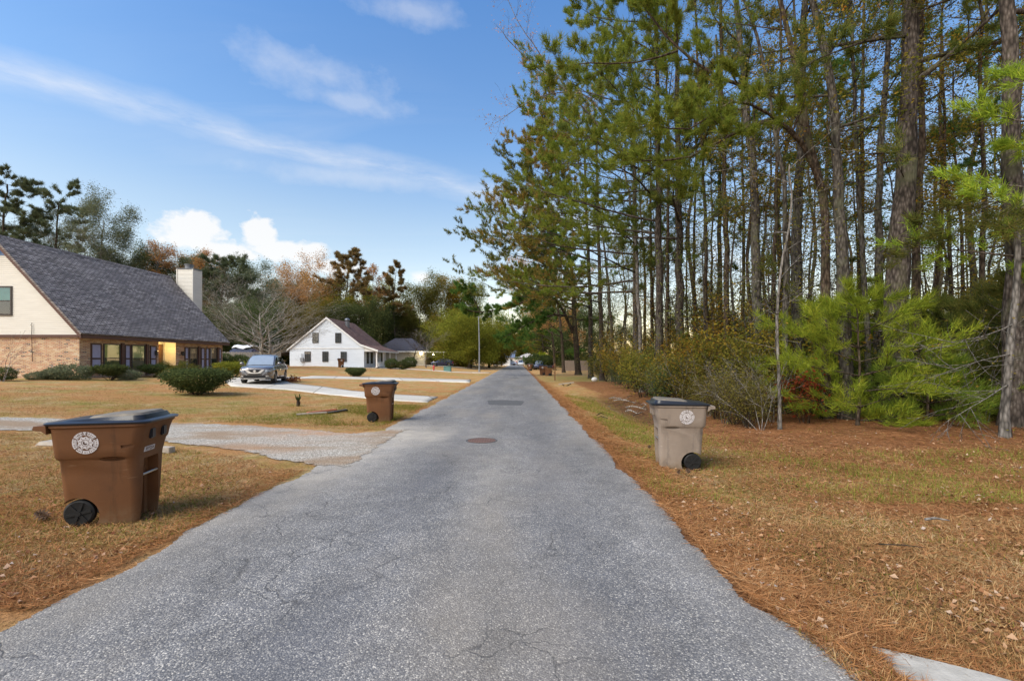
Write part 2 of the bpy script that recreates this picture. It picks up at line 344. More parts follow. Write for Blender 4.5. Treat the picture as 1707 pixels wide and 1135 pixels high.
def cartm(name, c1, c2, light, dark, rough):
    # moulded plastic: mottled, with pale scuffs, dirty run-off streaks and mud near the ground
    m = bpy.data.materials.new(name); m.use_nodes = True; nt = m.node_tree; b = nt.nodes['Principled BSDF']; b.inputs['Specular IOR Level'].default_value = 0.3
    tc = nt.nodes.new('ShaderNodeTexCoord'); v = tc.outputs['Object']; oi = nt.nodes.new('ShaderNodeObjectInfo')
    of = nt.nodes.new('ShaderNodeVectorMath'); of.operation = 'ADD'; lk(nt, v, of.inputs[0])
    cx = nt.nodes.new('ShaderNodeCombineXYZ'); lk(nt, mth(nt, 'MULTIPLY', oi.outputs['Random'], 17), cx.inputs[0]); lk(nt, cx.outputs[0], of.inputs[1]); v = of.outputs[0]
    c = ramp(nt, noise(nt, v, 2.6, 6, .6), [(0.3, c1), (0.7, c2)])
    st = noise(nt, mapping(nt, v, (11, 11, 1.1)), 1.0, 6, .6); c = mixc(nt, ramp(nt, st, [(0.56, 0.0), (0.74, 0.6)]), c, dark)
    sc = noise(nt, mapping(nt, v, (2.5, 2.5, 24)), 2.0, 7, .7); c = mixc(nt, mth(nt, 'MULTIPLY', ramp(nt, sc, [(0.6, 0.0), (0.68, 0.6)]), ramp(nt, noise(nt, v, 3.0, 3), [(0.5, 0.0), (0.62, 1.0)])), c, light)
    sm_ = noise(nt, mapping(nt, v, (1, 1, .6), loc=(4, 1, 2)), 4.0, 5, .65); c = mixc(nt, ramp(nt, sm_, [(0.60, 0.0), (0.74, 0.55)]), c, dark)
    sp = nt.nodes.new('ShaderNodeSeparateXYZ'); lk(nt, tc.outputs['Object'], sp.inputs[0])
    mud = mth(nt, 'MULTIPLY', ramp(nt, sp.outputs[2], [(0.0, 0.8), (0.22, 0.0)]), ramp(nt, noise(nt, v, 7, 6, .7), [(0.4, 0.1), (0.65, 1.0)])); c = mixc(nt, mud, c, (0.20, 0.14, 0.085))
    lk(nt, c, b.inputs['Base Color']); lk(nt, ramp(nt, sm_, [(0.3, rough - .08), (0.7, rough + .15)]), b.inputs['Roughness'])
    bp = nt.nodes.new('ShaderNodeBump'); bp.inputs['Strength'].default_value = 0.14; bp.inputs['Distance'].default_value = 0.01; lk(nt, noise(nt, v, 160, 3), bp.inputs['Height']); lk(nt, bp.outputs[0], b.inputs['Normal']); M[name] = m
cartm('cart_brown', (0.155, 0.066, 0.026), (0.115, 0.05, 0.022), (0.24, 0.15, 0.085), (0.055, 0.028, 0.014), 0.55)
cartm('cart_faded', (0.30, 0.245, 0.20), (0.225, 0.18, 0.145), (0.44, 0.39, 0.34), (0.075, 0.065, 0.058), 0.75)
pm('lid_black', (0.012, 0.014, 0.019), (0.022, 0.023, 0.028), 5, 0.3, 0.05, 90, spec=0.42)
pm('lid_dust', (0.20, 0.165, 0.12), (0.08, 0.075, 0.07), 9, 0.7, 0.05, 90)
pm('black_plastic', (0.009, 0.009, 0.010), (0.014, 0.014, 0.014), 10, 0.6, spec=0.3)
pm('steel', (0.55, 0.56, 0.58), None, 10, 0.3, metal=0.9)
pm('print_white', (0.62, 0.60, 0.62), (0.50, 0.47, 0.47), 30, 0.8)
pm('print_brown', (0.12, 0.065, 0.045), None, 30, 0.8)
pm('cream_siding', (0.66, 0.635, 0.57), (0.59, 0.565, 0.505), 2.5, 0.5, stretch=(0.4, 0.4, 4))
pm('white_siding', (0.66, 0.72, 0.80), (0.55, 0.61, 0.69), 1.6, 0.55, stretch=(0.4, 0.4, 5), contrast=(0.45, 0.8))
pm('white_paint', (0.80, 0.80, 0.79), (0.70, 0.70, 0.69), 3, 0.5)
pm('brown_trim', (0.10, 0.045, 0.03), (0.075, 0.033, 0.022), 4, 0.6)
pm('dark_frame', (0.04, 0.032, 0.028), None, 6, 0.5)
pm('shutter_lilac', (0.42, 0.40, 0.54), (0.36, 0.34, 0.47), 5, 0.6)
pm('shutter_frame', (0.075, 0.036, 0.025), None, 6, 0.6)
pm('blind_green', (0.50, 0.52, 0.16), (0.44, 0.46, 0.14), 3, 0.7)
pm('blind_pale', (0.62, 0.64, 0.30), (0.55, 0.57, 0.25), 3, 0.7)
pm('blind_tan', (0.36, 0.25, 0.18), (0.28, 0.2, 0.15), 3, 0.7)
pm('curtain_teal', (0.07, 0.30, 0.29), (0.05, 0.22, 0.22), 3, 0.7)
pm('curtain_grey', (0.13, 0.14, 0.15), (0.09, 0.10, 0.11), 3, 0.7)
pm('dark_inside', (0.012, 0.014, 0.013), None, 3, 0.8)
pm('screen_green', (0.10, 0.125, 0.06), (0.07, 0.09, 0.045), 3, 0.7)
pm('blue_panel', (0.04, 0.12, 0.30), None, 3, 0.4)
pm('door_wood', (0.11, 0.05, 0.02), (0.08, 0.035, 0.015), 5, 0.5)
pm('black_metal', (0.02, 0.02, 0.02), None, 6, 0.4, metal=0.3)
pm('grey_metal', (0.30, 0.32, 0.35), (0.24, 0.26, 0.29), 4, 0.5, metal=0.4)
pm('flue_metal', (0.18, 0.19, 0.21), None, 4, 0.45, metal=0.6)
pm('fence_grey', (0.40, 0.38, 0.35), (0.29, 0.27, 0.25), 5, 0.9, stretch=(6, 6, 0.6))
pm('fence_brown', (0.19, 0.145, 0.11), (0.13, 0.10, 0.08), 5, 0.9, stretch=(6, 6, 0.6))
pm('wood_weathered', (0.42, 0.37, 0.31), (0.26, 0.22, 0.18), 6, 0.9, 0.3, stretch=(0.6, 6, 6))
pm('wood_post', (0.24, 0.13, 0.055), (0.17, 0.09, 0.04), 6, 0.9, stretch=(6, 6, .6))
pm('wood_rust', (0.45, 0.14, 0.06), (0.28, 0.10, 0.05), 6, 0.9)
pass
pm('concrete_grey', (0.42, 0.395, 0.35), (0.29, 0.27, 0.235), 9, 0.9, 0.3, 60)
pm('suv_paint', (0.15, 0.14, 0.14), (0.14, 0.13, 0.13), 3, 0.22, metal=0.55, coat=1.0)
pm('navy_paint', (0.02, 0.035, 0.11), None, 3, 0.22, metal=0.4, coat=1.0)
pm('silver_paint', (0.45, 0.52, 0.62), None, 3, 0.3, metal=0.3, coat=1.0)
pm('red_paint', (0.55, 0.06, 0.05), None, 3, 0.3, coat=1.0)
pm('pale_paint', (0.60, 0.63, 0.68), None, 3, 0.3, coat=1.0)
pm('car_glass', (0.012, 0.014, 0.018), None, 3, 0.03, spec=0.9, coat=1.0)
pm('windscreen', (0.27, 0.32, 0.38), None, 3, 0.05, spec=1.0, coat=1.0)
pm('chrome', (0.95, 0.96, 0.98), None, 3, 0.28, metal=0.8)
pm('lamp_lens', (0.42, 0.47, 0.53), (0.25, 0.28, 0.33), 14, 0.08, spec=0.9, coat=1.0)
pm('tyre', (0.016, 0.016, 0.017), None, 8, 0.85)
pm('rim_alloy', (0.30, 0.31, 0.33), None, 8, 0.35, metal=0.8)
pm('tail_red', (0.40, 0.02, 0.02), None, 8, 0.2)
pm('box_green', (0.10, 0.22, 0.19), (0.08, 0.18, 0.16), 5, 0.6)
pm('iron_rust', (0.17, 0.095, 0.075), (0.10, 0.065, 0.06), 16, 0.8, 0.4, 40)
pm('asphalt_patch', (0.06, 0.06, 0.063), (0.095, 0.095, 0.098), 40, 0.9, 0.5, 120)
pm('tan_wall', (0.42, 0.38, 0.31), (0.36, 0.33, 0.27), 2, 0.7)
pm('roof_navy', (0.025, 0.027, 0.045), (0.04, 0.042, 0.06), 5, 0.85)
pm('roof_bluegrey', (0.13, 0.18, 0.29), None, 5, 0.8)
pm('tarp_white', (0.72, 0.73, 0.76), (0.55, 0.56, 0.6), 5, 0.6)
pm('cone', (0.11, 0.06, 0.035), (0.06, 0.035, 0.02), 20, 0.9)
pm('litter_white', (0.75, 0.75, 0.73), None, 5, 0.6)
glassm('window_glass', (0.9, 0.95, 0.95), 0.10)
emis('lamp_glow', (1.0, 0.72, 0.30), 14)
emis('lamp_white', (1.0, 0.86, 0.55), 16)

def brickm(name, ca, cb, mort, bw, bh, ms, vec_fn, offs=0.5, bump=0.4, rough=0.9, patch=None, bias=0.0, extra=None):
    m = bpy.data.materials.new(name); m.use_nodes = True; nt = m.node_tree; b = nt.nodes['Principled BSDF']; b.inputs['Roughness'].default_value = rough; b.inputs['Specular IOR Level'].default_value = 0.2
    tc = nt.nodes.new('ShaderNodeTexCoord'); sp = nt.nodes.new('ShaderNodeSeparateXYZ'); lk(nt, tc.outputs['Object'], sp.inputs[0])
    cb_ = nt.nodes.new('ShaderNodeCombineXYZ'); u, v = vec_fn(nt, sp.outputs); lk(nt, u, cb_.inputs[0]); lk(nt, v, cb_.inputs[1])
    br = nt.nodes.new('ShaderNodeTexBrick'); lk(nt, cb_.outputs[0], br.inputs['Vector']); br.inputs['Scale'].default_value = 1; br.offset = offs
    br.inputs['Brick Width'].default_value = bw; br.inputs['Row Height'].default_value = bh; br.inputs['Mortar Size'].default_value = ms; br.inputs['Bias'].default_value = bias
    br.inputs['Color1'].default_value = (*ca, 1); br.inputs['Color2'].default_value = (*cb, 1); br.inputs['Mortar'].default_value = (*mort, 1)
    # odd bricks of another colour
    fl = nt.nodes.new('ShaderNodeVectorMath'); fl.operation = 'MULTIPLY'; lk(nt, cb_.outputs[0], fl.inputs[0]); fl.inputs[1].default_value = (1 / bw, 1 / bh, 1)
    row = mth(nt, 'FLOOR', mth(nt, 'DIVIDE', v, bh)); shift = mth(nt, 'MULTIPLY', mth(nt, 'FLOORED_MODULO', row, 2.0), offs)
    col = mth(nt, 'FLOOR', mth(nt, 'ADD', mth(nt, 'DIVIDE', u, bw), shift)); c2 = nt.nodes.new('ShaderNodeCombineXYZ'); lk(nt, col, c2.inputs[0]); lk(nt, row, c2.inputs[1])
    wn = nt.nodes.new('ShaderNodeTexWhiteNoise'); wn.noise_dimensions = '2D'; lk(nt, c2.outputs[0], wn.inputs['Vector'])
    colr = br.outputs['Color']
    if extra: 
        t = ramp(nt, wn.outputs['Value'], extra, 'CONSTANT'); colr = mixc(nt, mth(nt, 'SUBTRACT', 1.0, br.outputs['Fac']), mort, t)
    if patch: colr = mixc(nt, ramp(nt, noise(nt, tc.outputs['Object'], patch[1], 4), [(0.4, 0.0), (0.7, 0.6)]), colr, patch[0])
    lk(nt, colr, b.inputs['Base Color'])
    bp = nt.nodes.new('ShaderNodeBump'); bp.inputs['Strength'].default_value = bump; bp.inputs['Distance'].default_value = 0.015; bp.invert = True
    lk(nt, mth(nt, 'ADD', br.outputs['Fac'], mth(nt, 'MULTIPLY', noise(nt, tc.outputs['Object'], 40, 4), 0.5)), bp.inputs['Height']); lk(nt, bp.outputs[0], b.inputs['Normal']); M[name] = m
flat_uv = lambda nt, o: (mth(nt, 'ADD', mth(nt, 'MULTIPLY', o[0], .95), mth(nt, 'MULTIPLY', o[1], .31)), mth(nt, 'SUBTRACT', mth(nt, 'MULTIPLY', o[1], .95), mth(nt, 'MULTIPLY', o[0], .31)))
brickm('concrete', (0.50, 0.48, 0.44), (0.47, 0.45, 0.41), (0.20, 0.18, 0.15), 2.6, 9.0, 0.035, flat_uv, offs=0.0, bump=0.15, extra=[(0, (0.50, 0.475, 0.43)), (0.35, (0.46, 0.44, 0.40)), (0.7, (0.53, 0.51, 0.465))], patch=((0.36, 0.33, 0.28), 0.6))
wall_uv = lambda nt, o: (mth(nt, 'ADD', o[0], o[1]), o[2])
roof_uv = lambda nt, o: (o[1], mth(nt, 'MULTIPLY', o[2], 1.38))
brickm('brick_tan', (0.5, 0.33, 0.2), (0.45, 0.3, 0.19), (0.50, 0.43, 0.35), 0.215, 0.075, 0.010, wall_uv, extra=[(0, (0.46, 0.26, 0.13)), (0.2, (0.52, 0.34, 0.19)), (0.42, (0.38, 0.20, 0.10)), (0.6, (0.48, 0.23, 0.12)), (0.74, (0.30, 0.135, 0.075)), (0.86, (0.56, 0.41, 0.26)), (0.945, (0.08, 0.06, 0.05))])
brickm('shingle_grey', (0.12, 0.12, 0.13), (0.2, 0.2, 0.21), (0.06, 0.058, 0.06), 0.36, 0.16, 0.022, roof_uv, bump=0.9, extra=[(0, (0.20, 0.172, 0.158)), (0.2, (0.28, 0.243, 0.224)), (0.45, (0.345, 0.302, 0.28)), (0.65, (0.235, 0.202, 0.187)), (0.82, (0.42, 0.37, 0.345)), (0.93, (0.155, 0.133, 0.123))], patch=((0.14, 0.128, 0.13), 0.35))
brickm('shingle_brown', (0.15, 0.09, 0.07), (0.18, 0.1, 0.08), (0.07, 0.045, 0.04), 0.4, 0.16, 0.012, roof_uv, bump=0.7, extra=[(0, (0.15, 0.085, 0.065)), (0.3, (0.185, 0.105, 0.085)), (0.6, (0.125, 0.072, 0.058)), (0.85, (0.21, 0.13, 0.105))], patch=((0.10, 0.065, 0.055), 0.5))

def ragged(nt, b, v, sc):
    # the sheet breaks up into crumbs at its rim
    at = nt.nodes.new('ShaderNodeAttribute'); at.attribute_name = 'rim'
    n = mth(nt, 'ADD', mth(nt, 'MULTIPLY', noise(nt, v, sc, 8, 0.75), 0.9), -0.05)
    lk(nt, mth(nt, 'GREATER_THAN', at.outputs['Fac'], n), b.inputs['Alpha'])
def asphalt():
    m = bpy.data.materials.new('asphalt'); m.use_nodes = True; nt = m.node_tree; b = nt.nodes['Principled BSDF']; b.inputs['Roughness'].default_value = 0.82; b.inputs['Specular IOR Level'].default_value = 0.35
    g = nt.nodes.new('ShaderNodeTexCoord'); v = g.outputs['Object']
    vo = nt.nodes.new('ShaderNodeTexVoronoi'); lk(nt, v, vo.inputs['Vector']); vo.inputs['Scale'].default_value = 105; sepc = nt.nodes.new('ShaderNodeSeparateColor'); lk(nt, vo.outputs['Color'], sepc.inputs[0])
    stone = ramp(nt, sepc.outputs[0], [(0.0, (0.085, 0.083, 0.083)), (0.35, (0.155, 0.151, 0.149)), (0.68, (0.235, 0.225, 0.214)), (0.88, (0.32, 0.30, 0.27)), (0.98, (0.55, 0.51, 0.45))])
    gap = ramp(nt, vo.outputs['Distance'], [(0.38, 0.0), (0.75, 0.85)])
    c = mixc(nt, gap, stone, (0.085, 0.088, 0.10))
    lg = noise(nt, mapping(nt, v, (1.0, 0.22, 1)), 0.9, 5, 0.6); c = mixc(nt, 1.0, c, ramp(nt, lg, [(0.28, 0.70), (0.72, 1.28)]), 'MULTIPLY')
    md = noise(nt, v, 3.2, 5, 0.65); c = mixc(nt, 1.0, c, ramp(nt, md, [(0.3, 0.80), (0.7, 1.18)]), 'MULTIPLY')
    warm = noise(nt, mapping(nt, v, (1, .45, 1), loc=(3, 5, 0)), 0.5, 5); c = mixc(nt, ramp(nt, warm, [(0.5, 0.0), (0.68, 0.35)]), c, (0.30, 0.255, 0.20))
    # sandy dust carried out of the gravel drive and along the edges
    at = nt.nodes.new('ShaderNodeAttribute'); at.attribute_name = 'dust'
    c = mixc(nt, mth(nt, 'MULTIPLY', at.outputs['Fac'], ramp(nt, noise(nt, v, 2.0, 6, .65), [(0.25, 0.25), (0.7, 1.0)]), clamp=True), c, (0.46, 0.41, 0.34))
    at2 = nt.nodes.new('ShaderNodeAttribute'); at2.attribute_name = 'wear'
    c = mixc(nt, mth(nt, 'MULTIPLY', at2.outputs['Fac'], ramp(nt, noise(nt, v, 1.3, 5), [(0.3, 0.3), (0.7, 1.0)]), clamp=True), c, (0.10, 0.102, 0.115))
    # cracks
    wob = nt.nodes.new('ShaderNodeTexNoise'); lk(nt, v, wob.inputs['Vector']); wob.inputs['Scale'].default_value = 2.4; wob.inputs['Detail'].default_value = 6
    off = nt.nodes.new('ShaderNodeVectorMath'); off.operation = 'MULTIPLY_ADD'; lk(nt, wob.outputs['Color'], off.inputs[0]); off.inputs[1].default_value = (.55, .55, 0); lk(nt, v, off.inputs[2])
    vc = nt.nodes.new('ShaderNodeTexVoronoi'); vc.feature = 'DISTANCE_TO_EDGE'; lk(nt, off.outputs[0], vc.inputs['Vector']); vc.inputs['Scale'].default_value = 1.7
    cr = ramp(nt, vc.outputs['Distance'], [(0.0, 1.0), (0.007, 0.6), (0.013, 0.0)])
    cr = mth(nt, 'MULTIPLY', cr, ramp(nt, noise(nt, v, 0.7, 3), [(0.42, 0.0), (0.62, 1.0)]))
    c = mixc(nt, mth(nt, 'MULTIPLY', cr, 0.8), c, (0.045, 0.044, 0.045))
    lk(nt, c, b.inputs['Base Color'])
    bp = nt.nodes.new('ShaderNodeBump'); bp.inputs['Strength'].default_value = 0.5; bp.inputs['Distance'].default_value = 0.010; bp.invert = True
    hgt = mth(nt, 'ADD', mth(nt, 'ADD', vo.outputs['Distance'], mth(nt, 'MULTIPLY', cr, 1.2)), mth(nt, 'MULTIPLY', noise(nt, v, 25, 4), 0.4))
    lk(nt, hgt, bp.inputs['Height']); lk(nt, bp.outputs[0], b.inputs['Normal']); ragged(nt, b, v, 9); M['asphalt'] = m
asphalt()
def gravelm():
    m = bpy.data.materials.new('gravel'); m.use_nodes = True; nt = m.node_tree; b = nt.nodes['Principled BSDF']; b.inputs['Roughness'].default_value = 0.95; b.inputs['Specular IOR Level'].default_value = 0.1
    v = nt.nodes.new('ShaderNodeTexCoord').outputs['Object']
    vo = nt.nodes.new('ShaderNodeTexVoronoi'); lk(nt, v, vo.inputs['Vector']); vo.inputs['Scale'].default_value = 46; sc = nt.nodes.new('ShaderNodeSeparateColor'); lk(nt, vo.outputs['Color'], sc.inputs[0])
    c = ramp(nt, sc.outputs[0], [(0.0, (0.20, 0.18, 0.155)), (0.4, (0.32, 0.295, 0.255)), (0.8, (0.43, 0.395, 0.345)), (1.0, (0.56, 0.52, 0.46))])
    c = mixc(nt, ramp(nt, noise(nt, mapping(nt, v, (0.5, 1.2, 1)), 1.1, 6), [(0.46, 0.0), (0.64, 0.8)]), c, (0.27, 0.185, 0.115))
    at = nt.nodes.new('ShaderNodeAttribute'); at.attribute_name = 'dust'
    c = mixc(nt, mth(nt, 'MULTIPLY', at.outputs['Fac'], ramp(nt, noise(nt, v, 2.5, 6), [(0.35, 0.1), (0.65, 1.0)])), c, (0.42, 0.22, 0.11))
    lk(nt, c, b.inputs['Base Color'])
    bp = nt.nodes.new('ShaderNodeBump'); bp.inputs['Strength'].default_value = 0.8; bp.inputs['Distance'].default_value = 0.02; bp.invert = True
    lk(nt, vo.outputs['Distance'], bp.inputs['Height']); lk(nt, bp.outputs[0], b.inputs['Normal']); ragged(nt, b, v, 2.2); M['gravel'] = m
gravelm()
def groundm():
    m = bpy.data.materials.new('ground'); m.use_nodes = True; nt = m.node_tree; b = nt.nodes['Principled BSDF']; b.inputs['Roughness'].default_value = 1.0; b.inputs['Specular IOR Level'].default_value = 0.05
    v = nt.nodes.new('ShaderNodeTexCoord').outputs['Object']
    n1 = noise(nt, v, 0.35, 6, 0.6); n2 = noise(nt, mapping(nt, v, loc=(7, 3, 0)), 1.6, 6, 0.65); n3 = noise(nt, v, 30, 5, 0.7)
    n3b = noise(nt, mapping(nt, v, (1, 2.2, 1), (0, 0, .6)), 85, 3, 0.7)
    lawn = ramp(nt, n2, [(0.25, (0.20, 0.165, 0.04)), (0.42, (0.34, 0.25, 0.08)), (0.56, (0.45, 0.32, 0.155)), (0.72, (0.50, 0.345, 0.20)), (0.85, (0.41, 0.20, 0.09))])
    lawn = mixc(nt, 1.0, lawn, ramp(nt, noise(nt, mapping(nt, v, loc=(1, 8, 0)), 5.5, 6, 0.72), [(0.3, 0.68), (0.7, 1.3)]), 'MULTIPLY')
    lawn = mixc(nt, ramp(nt, n1, [(0.55, 0.0), (0.70, 0.6)]), lawn, (0.19, 0.18, 0.04))
    n5 = noise(nt, mapping(nt, v, loc=(5, 1, 0)), 4.5, 6, 0.7)
    straw = ramp(nt, mth(nt, 'ADD', mth(nt, 'MULTIPLY', n2, 0.5), mth(nt, 'MULTIPLY', n5, 0.5)), [(0.25, (0.10, 0.045, 0.02)), (0.45, (0.22, 0.10, 0.045)), (0.6, (0.33, 0.16, 0.07)), (0.78, (0.44, 0.25, 0.125))])
    at = nt.nodes.new('ShaderNodeAttribute'); at.attribute_name = 'litter'
    n4 = noise(nt, mapping(nt, v, loc=(2, 9, 0)), 0.55, 6, 0.65)
    lawn = mixc(nt, ramp(nt, n4, [(0.42, 0.0), (0.56, 0.85)]), lawn, (0.45, 0.225, 0.095))
    atg = nt.nodes.new('ShaderNodeAttribute'); atg.attribute_name = 'green'
    lawn = mixc(nt, mth(nt, 'MULTIPLY', atg.outputs['Fac'], ramp(nt, n2, [(0.3, 1.0), (0.65, 0.35)])), lawn, (0.17, 0.20, 0.04))
    k = mth(nt, 'ADD', at.outputs['Fac'], mth(nt, 'MULTIPLY', mth(nt, 'SUBTRACT', noise(nt, v, 2.3, 6, .7), 0.5), 1.2))
    c = mixc(nt, ramp(nt, k, [(0.35, 0.0), (0.65, 1.0)]), lawn, straw)
    at3 = nt.nodes.new('ShaderNodeAttribute'); at3.attribute_name = 'soil'
    c = mixc(nt, mth(nt, 'MULTIPLY', at3.outputs['Fac'], ramp(nt, n2, [(0.3, 0.4), (0.6, 1.0)])), c, (0.075, 0.045, 0.028))
    c = mixc(nt, 1.0, c, ramp(nt, n3, [(0.28, 0.40), (0.5, 0.98), (0.75, 1.6)]), 'MULTIPLY')
    c = mixc(nt, 1.0, c, ramp(nt, n3b, [(0.3, 0.65), (0.7, 1.35)]), 'MULTIPLY')
    lk(nt, c, b.inputs['Base Color'])
    bp = nt.nodes.new('ShaderNodeBump'); bp.inputs['Strength'].default_value = 0.9; bp.inputs['Distance'].default_value = 0.05
    lk(nt, mth(nt, 'ADD', n3, mth(nt, 'MULTIPLY', n3b, .4)), bp.inputs['Height']); lk(nt, bp.outputs[0], b.inputs['Normal']); M['ground'] = m
groundm()
# ---------------------------------------------------------------- ground, road, drives
rg = np.random.default_rng(5)
def smv(t): t = np.clip(t, 0, 1); return t * t * (3 - 2 * t)
def wob(y, s=0): return 0.10 * np.sin(y * 1.9 + s) + 0.06 * np.sin(y * 4.7 + 2.3 * s) + 0.035 * np.sin(y * 11.3 + s * 5)
ROAD_L, ROAD_R = -3.22, 1.68
def ground():
    def axis(brk):
        out = []
        for a, b, st in brk: out += list(np.arange(a, b, st))
        return np.array(out + [brk[-1][1]])
    xs = axis([(-600, -120, 40), (-120, -40, 5), (-40, 40, 0.5), (40, 120, 5), (120, 600, 40)])
    ys = axis([(-40, 0, 4), (0, 60, 0.5), (60, 140, 2), (140, 300, 10), (300, 1500, 100)])
    X, Y = np.meshgrid(xs, ys); Z = np.array([[terrain(x, y) for x in xs] for y in ys])
    n, m = X.shape; v = np.stack([X, Y, Z], -1).reshape(-1, 3)
    i = np.arange(n * m).reshape(n, m); f = np.stack([i[:-1, :-1], i[:-1, 1:], i[1:, 1:], i[1:, :-1]], -1).reshape(-1, 4)
    o = np_mesh('ground', v, f, M['ground'], smooth=True); tag(o, kind='structure')
    x, y = v[:, 0], v[:, 1]
    lit = np.exp(-np.maximum(0, x - ROAD_R) / 0.45) * (x > 0) * 0.9 + np.exp(-np.maximum(0, ROAD_L - x) / 0.2) * (x < 0) * 0.35
    lit = np.maximum(lit, smv((x - 3.2 - 0.12 * np.maximum(0, 8 - y)) / 1.8) * smv((y - 5.5) / 3) * smv((200 - y) / 50))
    lit = np.maximum(lit, 0.34 * smv((x - 2.2) / 1.0) * smv((y - 5.0) / 5)); lit = lit * (1 - ((x < 0) & (x > -6) & (y > 6.4) & (y < 12)))
    soil = np.exp(-((x - 4.3) / 0.9) ** 2) * smv((y - 11) / 2) * smv((24 - y) / 4) + smv((x - 8.5) / 4) * 0.5
    soil = np.maximum(soil, smv((-x - 24) / 6) * smv((y - 60) / 10) * .8)
    lit = lit * (1 - 0.9 * smv((y - 33) / 5) * smv((16 - x) / 3) * (x > 2.3))
    gr_ = lambda cx, cy, rx, ry: np.exp(-((x - cx) / rx) ** 2 - ((y - cy) / ry) ** 2)
    green = .9 * gr_(6, 42, 4.5, 7) + .8 * gr_(-6, 13.4, 2.4, .8) + .55 * gr_(-13, 15, 6, 1.2) + .7 * gr_(-13, 18.8, 2.6, .8) + .6 * gr_(-11, 17.2, 2.5, .5) + .5 * gr_(3.2, 11, .8, 5) + .5 * gr_(-24, 25, 8, 1.2) + .35 * gr_(4.2, 8.2, 1.5, 1.0) + .4 * gr_(-8, 52, 9, 3)
    for nme, arr in (('litter', lit), ('soil', soil), ('green', np.clip(green, 0, 1))):
        a = o.data.attributes.new(nme, 'FLOAT', 'POINT'); a.data.foreach_set('value', arr.astype(np.float32))
ground()
def strip(name, L, Rr, mat, off, nacross=8, step=0.4, jit=0.0, skirt=0.0, attrs=None, rim=0.0, rim_end=False):
    def resample(pts, n):
        p = np.array([[q[0], q[1]] for q in pts], float); d = np.r_[0, np.cumsum(np.hypot(*np.diff(p, axis=0).T))]
        t = np.linspace(0, d[-1], n); return np.stack([np.interp(t, d, p[:, 0]), np.interp(t, d, p[:, 1])], -1), d[-1]
    ln = max(resample(L, 2)[1], resample(Rr, 2)[1]); n = max(4, int(ln / step))
    a, _ = resample(L, n); b, _ = resample(Rr, n)
    if jit:
        t = np.arange(n); 
        for e, sd in ((a, 0.3), (b, 2.1)):
            e += (jit * (np.sin(t * .9 + sd) + .6 * np.sin(t * 2.3 + sd * 3) + .8 * rg.normal(size=n)))[:, None] * np.array([[.5, .5]])
    w = np.linspace(0, 1, nacross + 1)[None, :, None]; g = a[:, None] * (1 - w) + b[:, None] * w
    z = np.array([terrain(*q) + (off if not callable(off) else off(*q)) for q in g.reshape(-1, 2)])
    v = np.c_[g.reshape(-1, 2), z]; i = np.arange(n * (nacross + 1)).reshape(n, -1)
    f = np.stack([i[:-1, :-1], i[:-1, 1:], i[1:, 1:], i[1:, :-1]], -1).reshape(-1, 4)
    if skirt:
        ring = np.r_[i[0, :], i[1:, -1], i[-1, -2::-1], i[-2:0:-1, 0]]; lo = v[ring].copy(); lo[:, 2] -= skirt
        k = np.arange(len(ring)) + len(v); v = np.r_[v, lo]; k2 = np.roll(k, -1); r2 = np.roll(ring, -1)
        f = np.r_[f, np.stack([ring, k, k2, r2], -1)]
    wd = np.hypot(*(b - a).T)[:, None]; dist = np.minimum(w[..., 0], 1 - w[..., 0]) * wd
    if rim_end: dist = np.minimum(dist, np.arange(n)[::-1][:, None] * ln / n)
    rimv = np.clip(dist / rim, 0, 1).ravel() if rim else np.ones(n * (nacross + 1)); rimv = np.r_[rimv, np.ones(len(v) - len(rimv))]
    o = np_mesh(name, v, f, mat, smooth=True); tag(o, kind='structure')
    q = o.data.attributes.new('rim', 'FLOAT', 'POINT'); q.data.foreach_set('value', rimv.astype(np.float32))
    me = o.data; bm = bmesh.new(); bm.from_mesh(me); bmesh.ops.recalc_face_normals(bm, faces=bm.faces)
    if sum(q.normal.z for q in bm.faces) < 0: bmesh.ops.reverse_faces(bm, faces=bm.faces)
    bm.to_mesh(me); bm.free()
    for nm, fn in (attrs or {}).items():
        q = me.attributes.new(nm, 'FLOAT', 'POINT'); q.data.foreach_set('value', np.array([fn(p[0], p[1]) for p in v], np.float32))
    return o
ye = np.r_[np.arange(-6, 30, 0.12), np.arange(30, 175, 1.0)]
Ledge = [(ROAD_L + 0.55 * wob(y, 1.2) + (0.02 * (y - 2.0) if False else 0), y) for y in ye]
Redge = [(ROAD_R + 0.55 * wob(y, 4.0) + 0.26 * sm((3.2 - y) / 0.8), y) for y in ye]
def dust(x, y):
    e = min(abs(x - ROAD_L), abs(x - ROAD_R))
    d = (0.55 if x < -1 else 0.3) * math.exp(-e / 0.38) + (0.55 * sm((2.6 + -x - 1.9) / 1.6) * 0)
    d += 0.75 * math.exp(-((y - 10.1) / 1.3) ** 2) * sm((-x + 0.2) / 2.6)
    d += 0.35 * math.exp(-((x + 0.35) / 0.28) ** 2) * math.exp(-((y - 6.2) / 2.0) ** 2) + 0.5 * math.exp(-((x + 2.7) / 0.7) ** 2) * math.exp(-((y - 7.5) / 2.2) ** 2)
    return d
def wear(x, y): return 0.55 * math.exp(-((x + 1.25) / 0.28) ** 2) * (0.4 + 0.6 * math.sin(y * 0.8) ** 2) + 0.3 * math.exp(-((x - 0.5) / 0.35) ** 2)
strip('road', Ledge, Redge, M['asphalt'], 0.010, 40, 0.16, rim=0.20, attrs={'dust': dust, 'wear': wear})
strip('cross_road', [(-60, 170), (60, 170)], [(-60, 180), (60, 180)], M['asphalt'], 0.012, 3, 4)
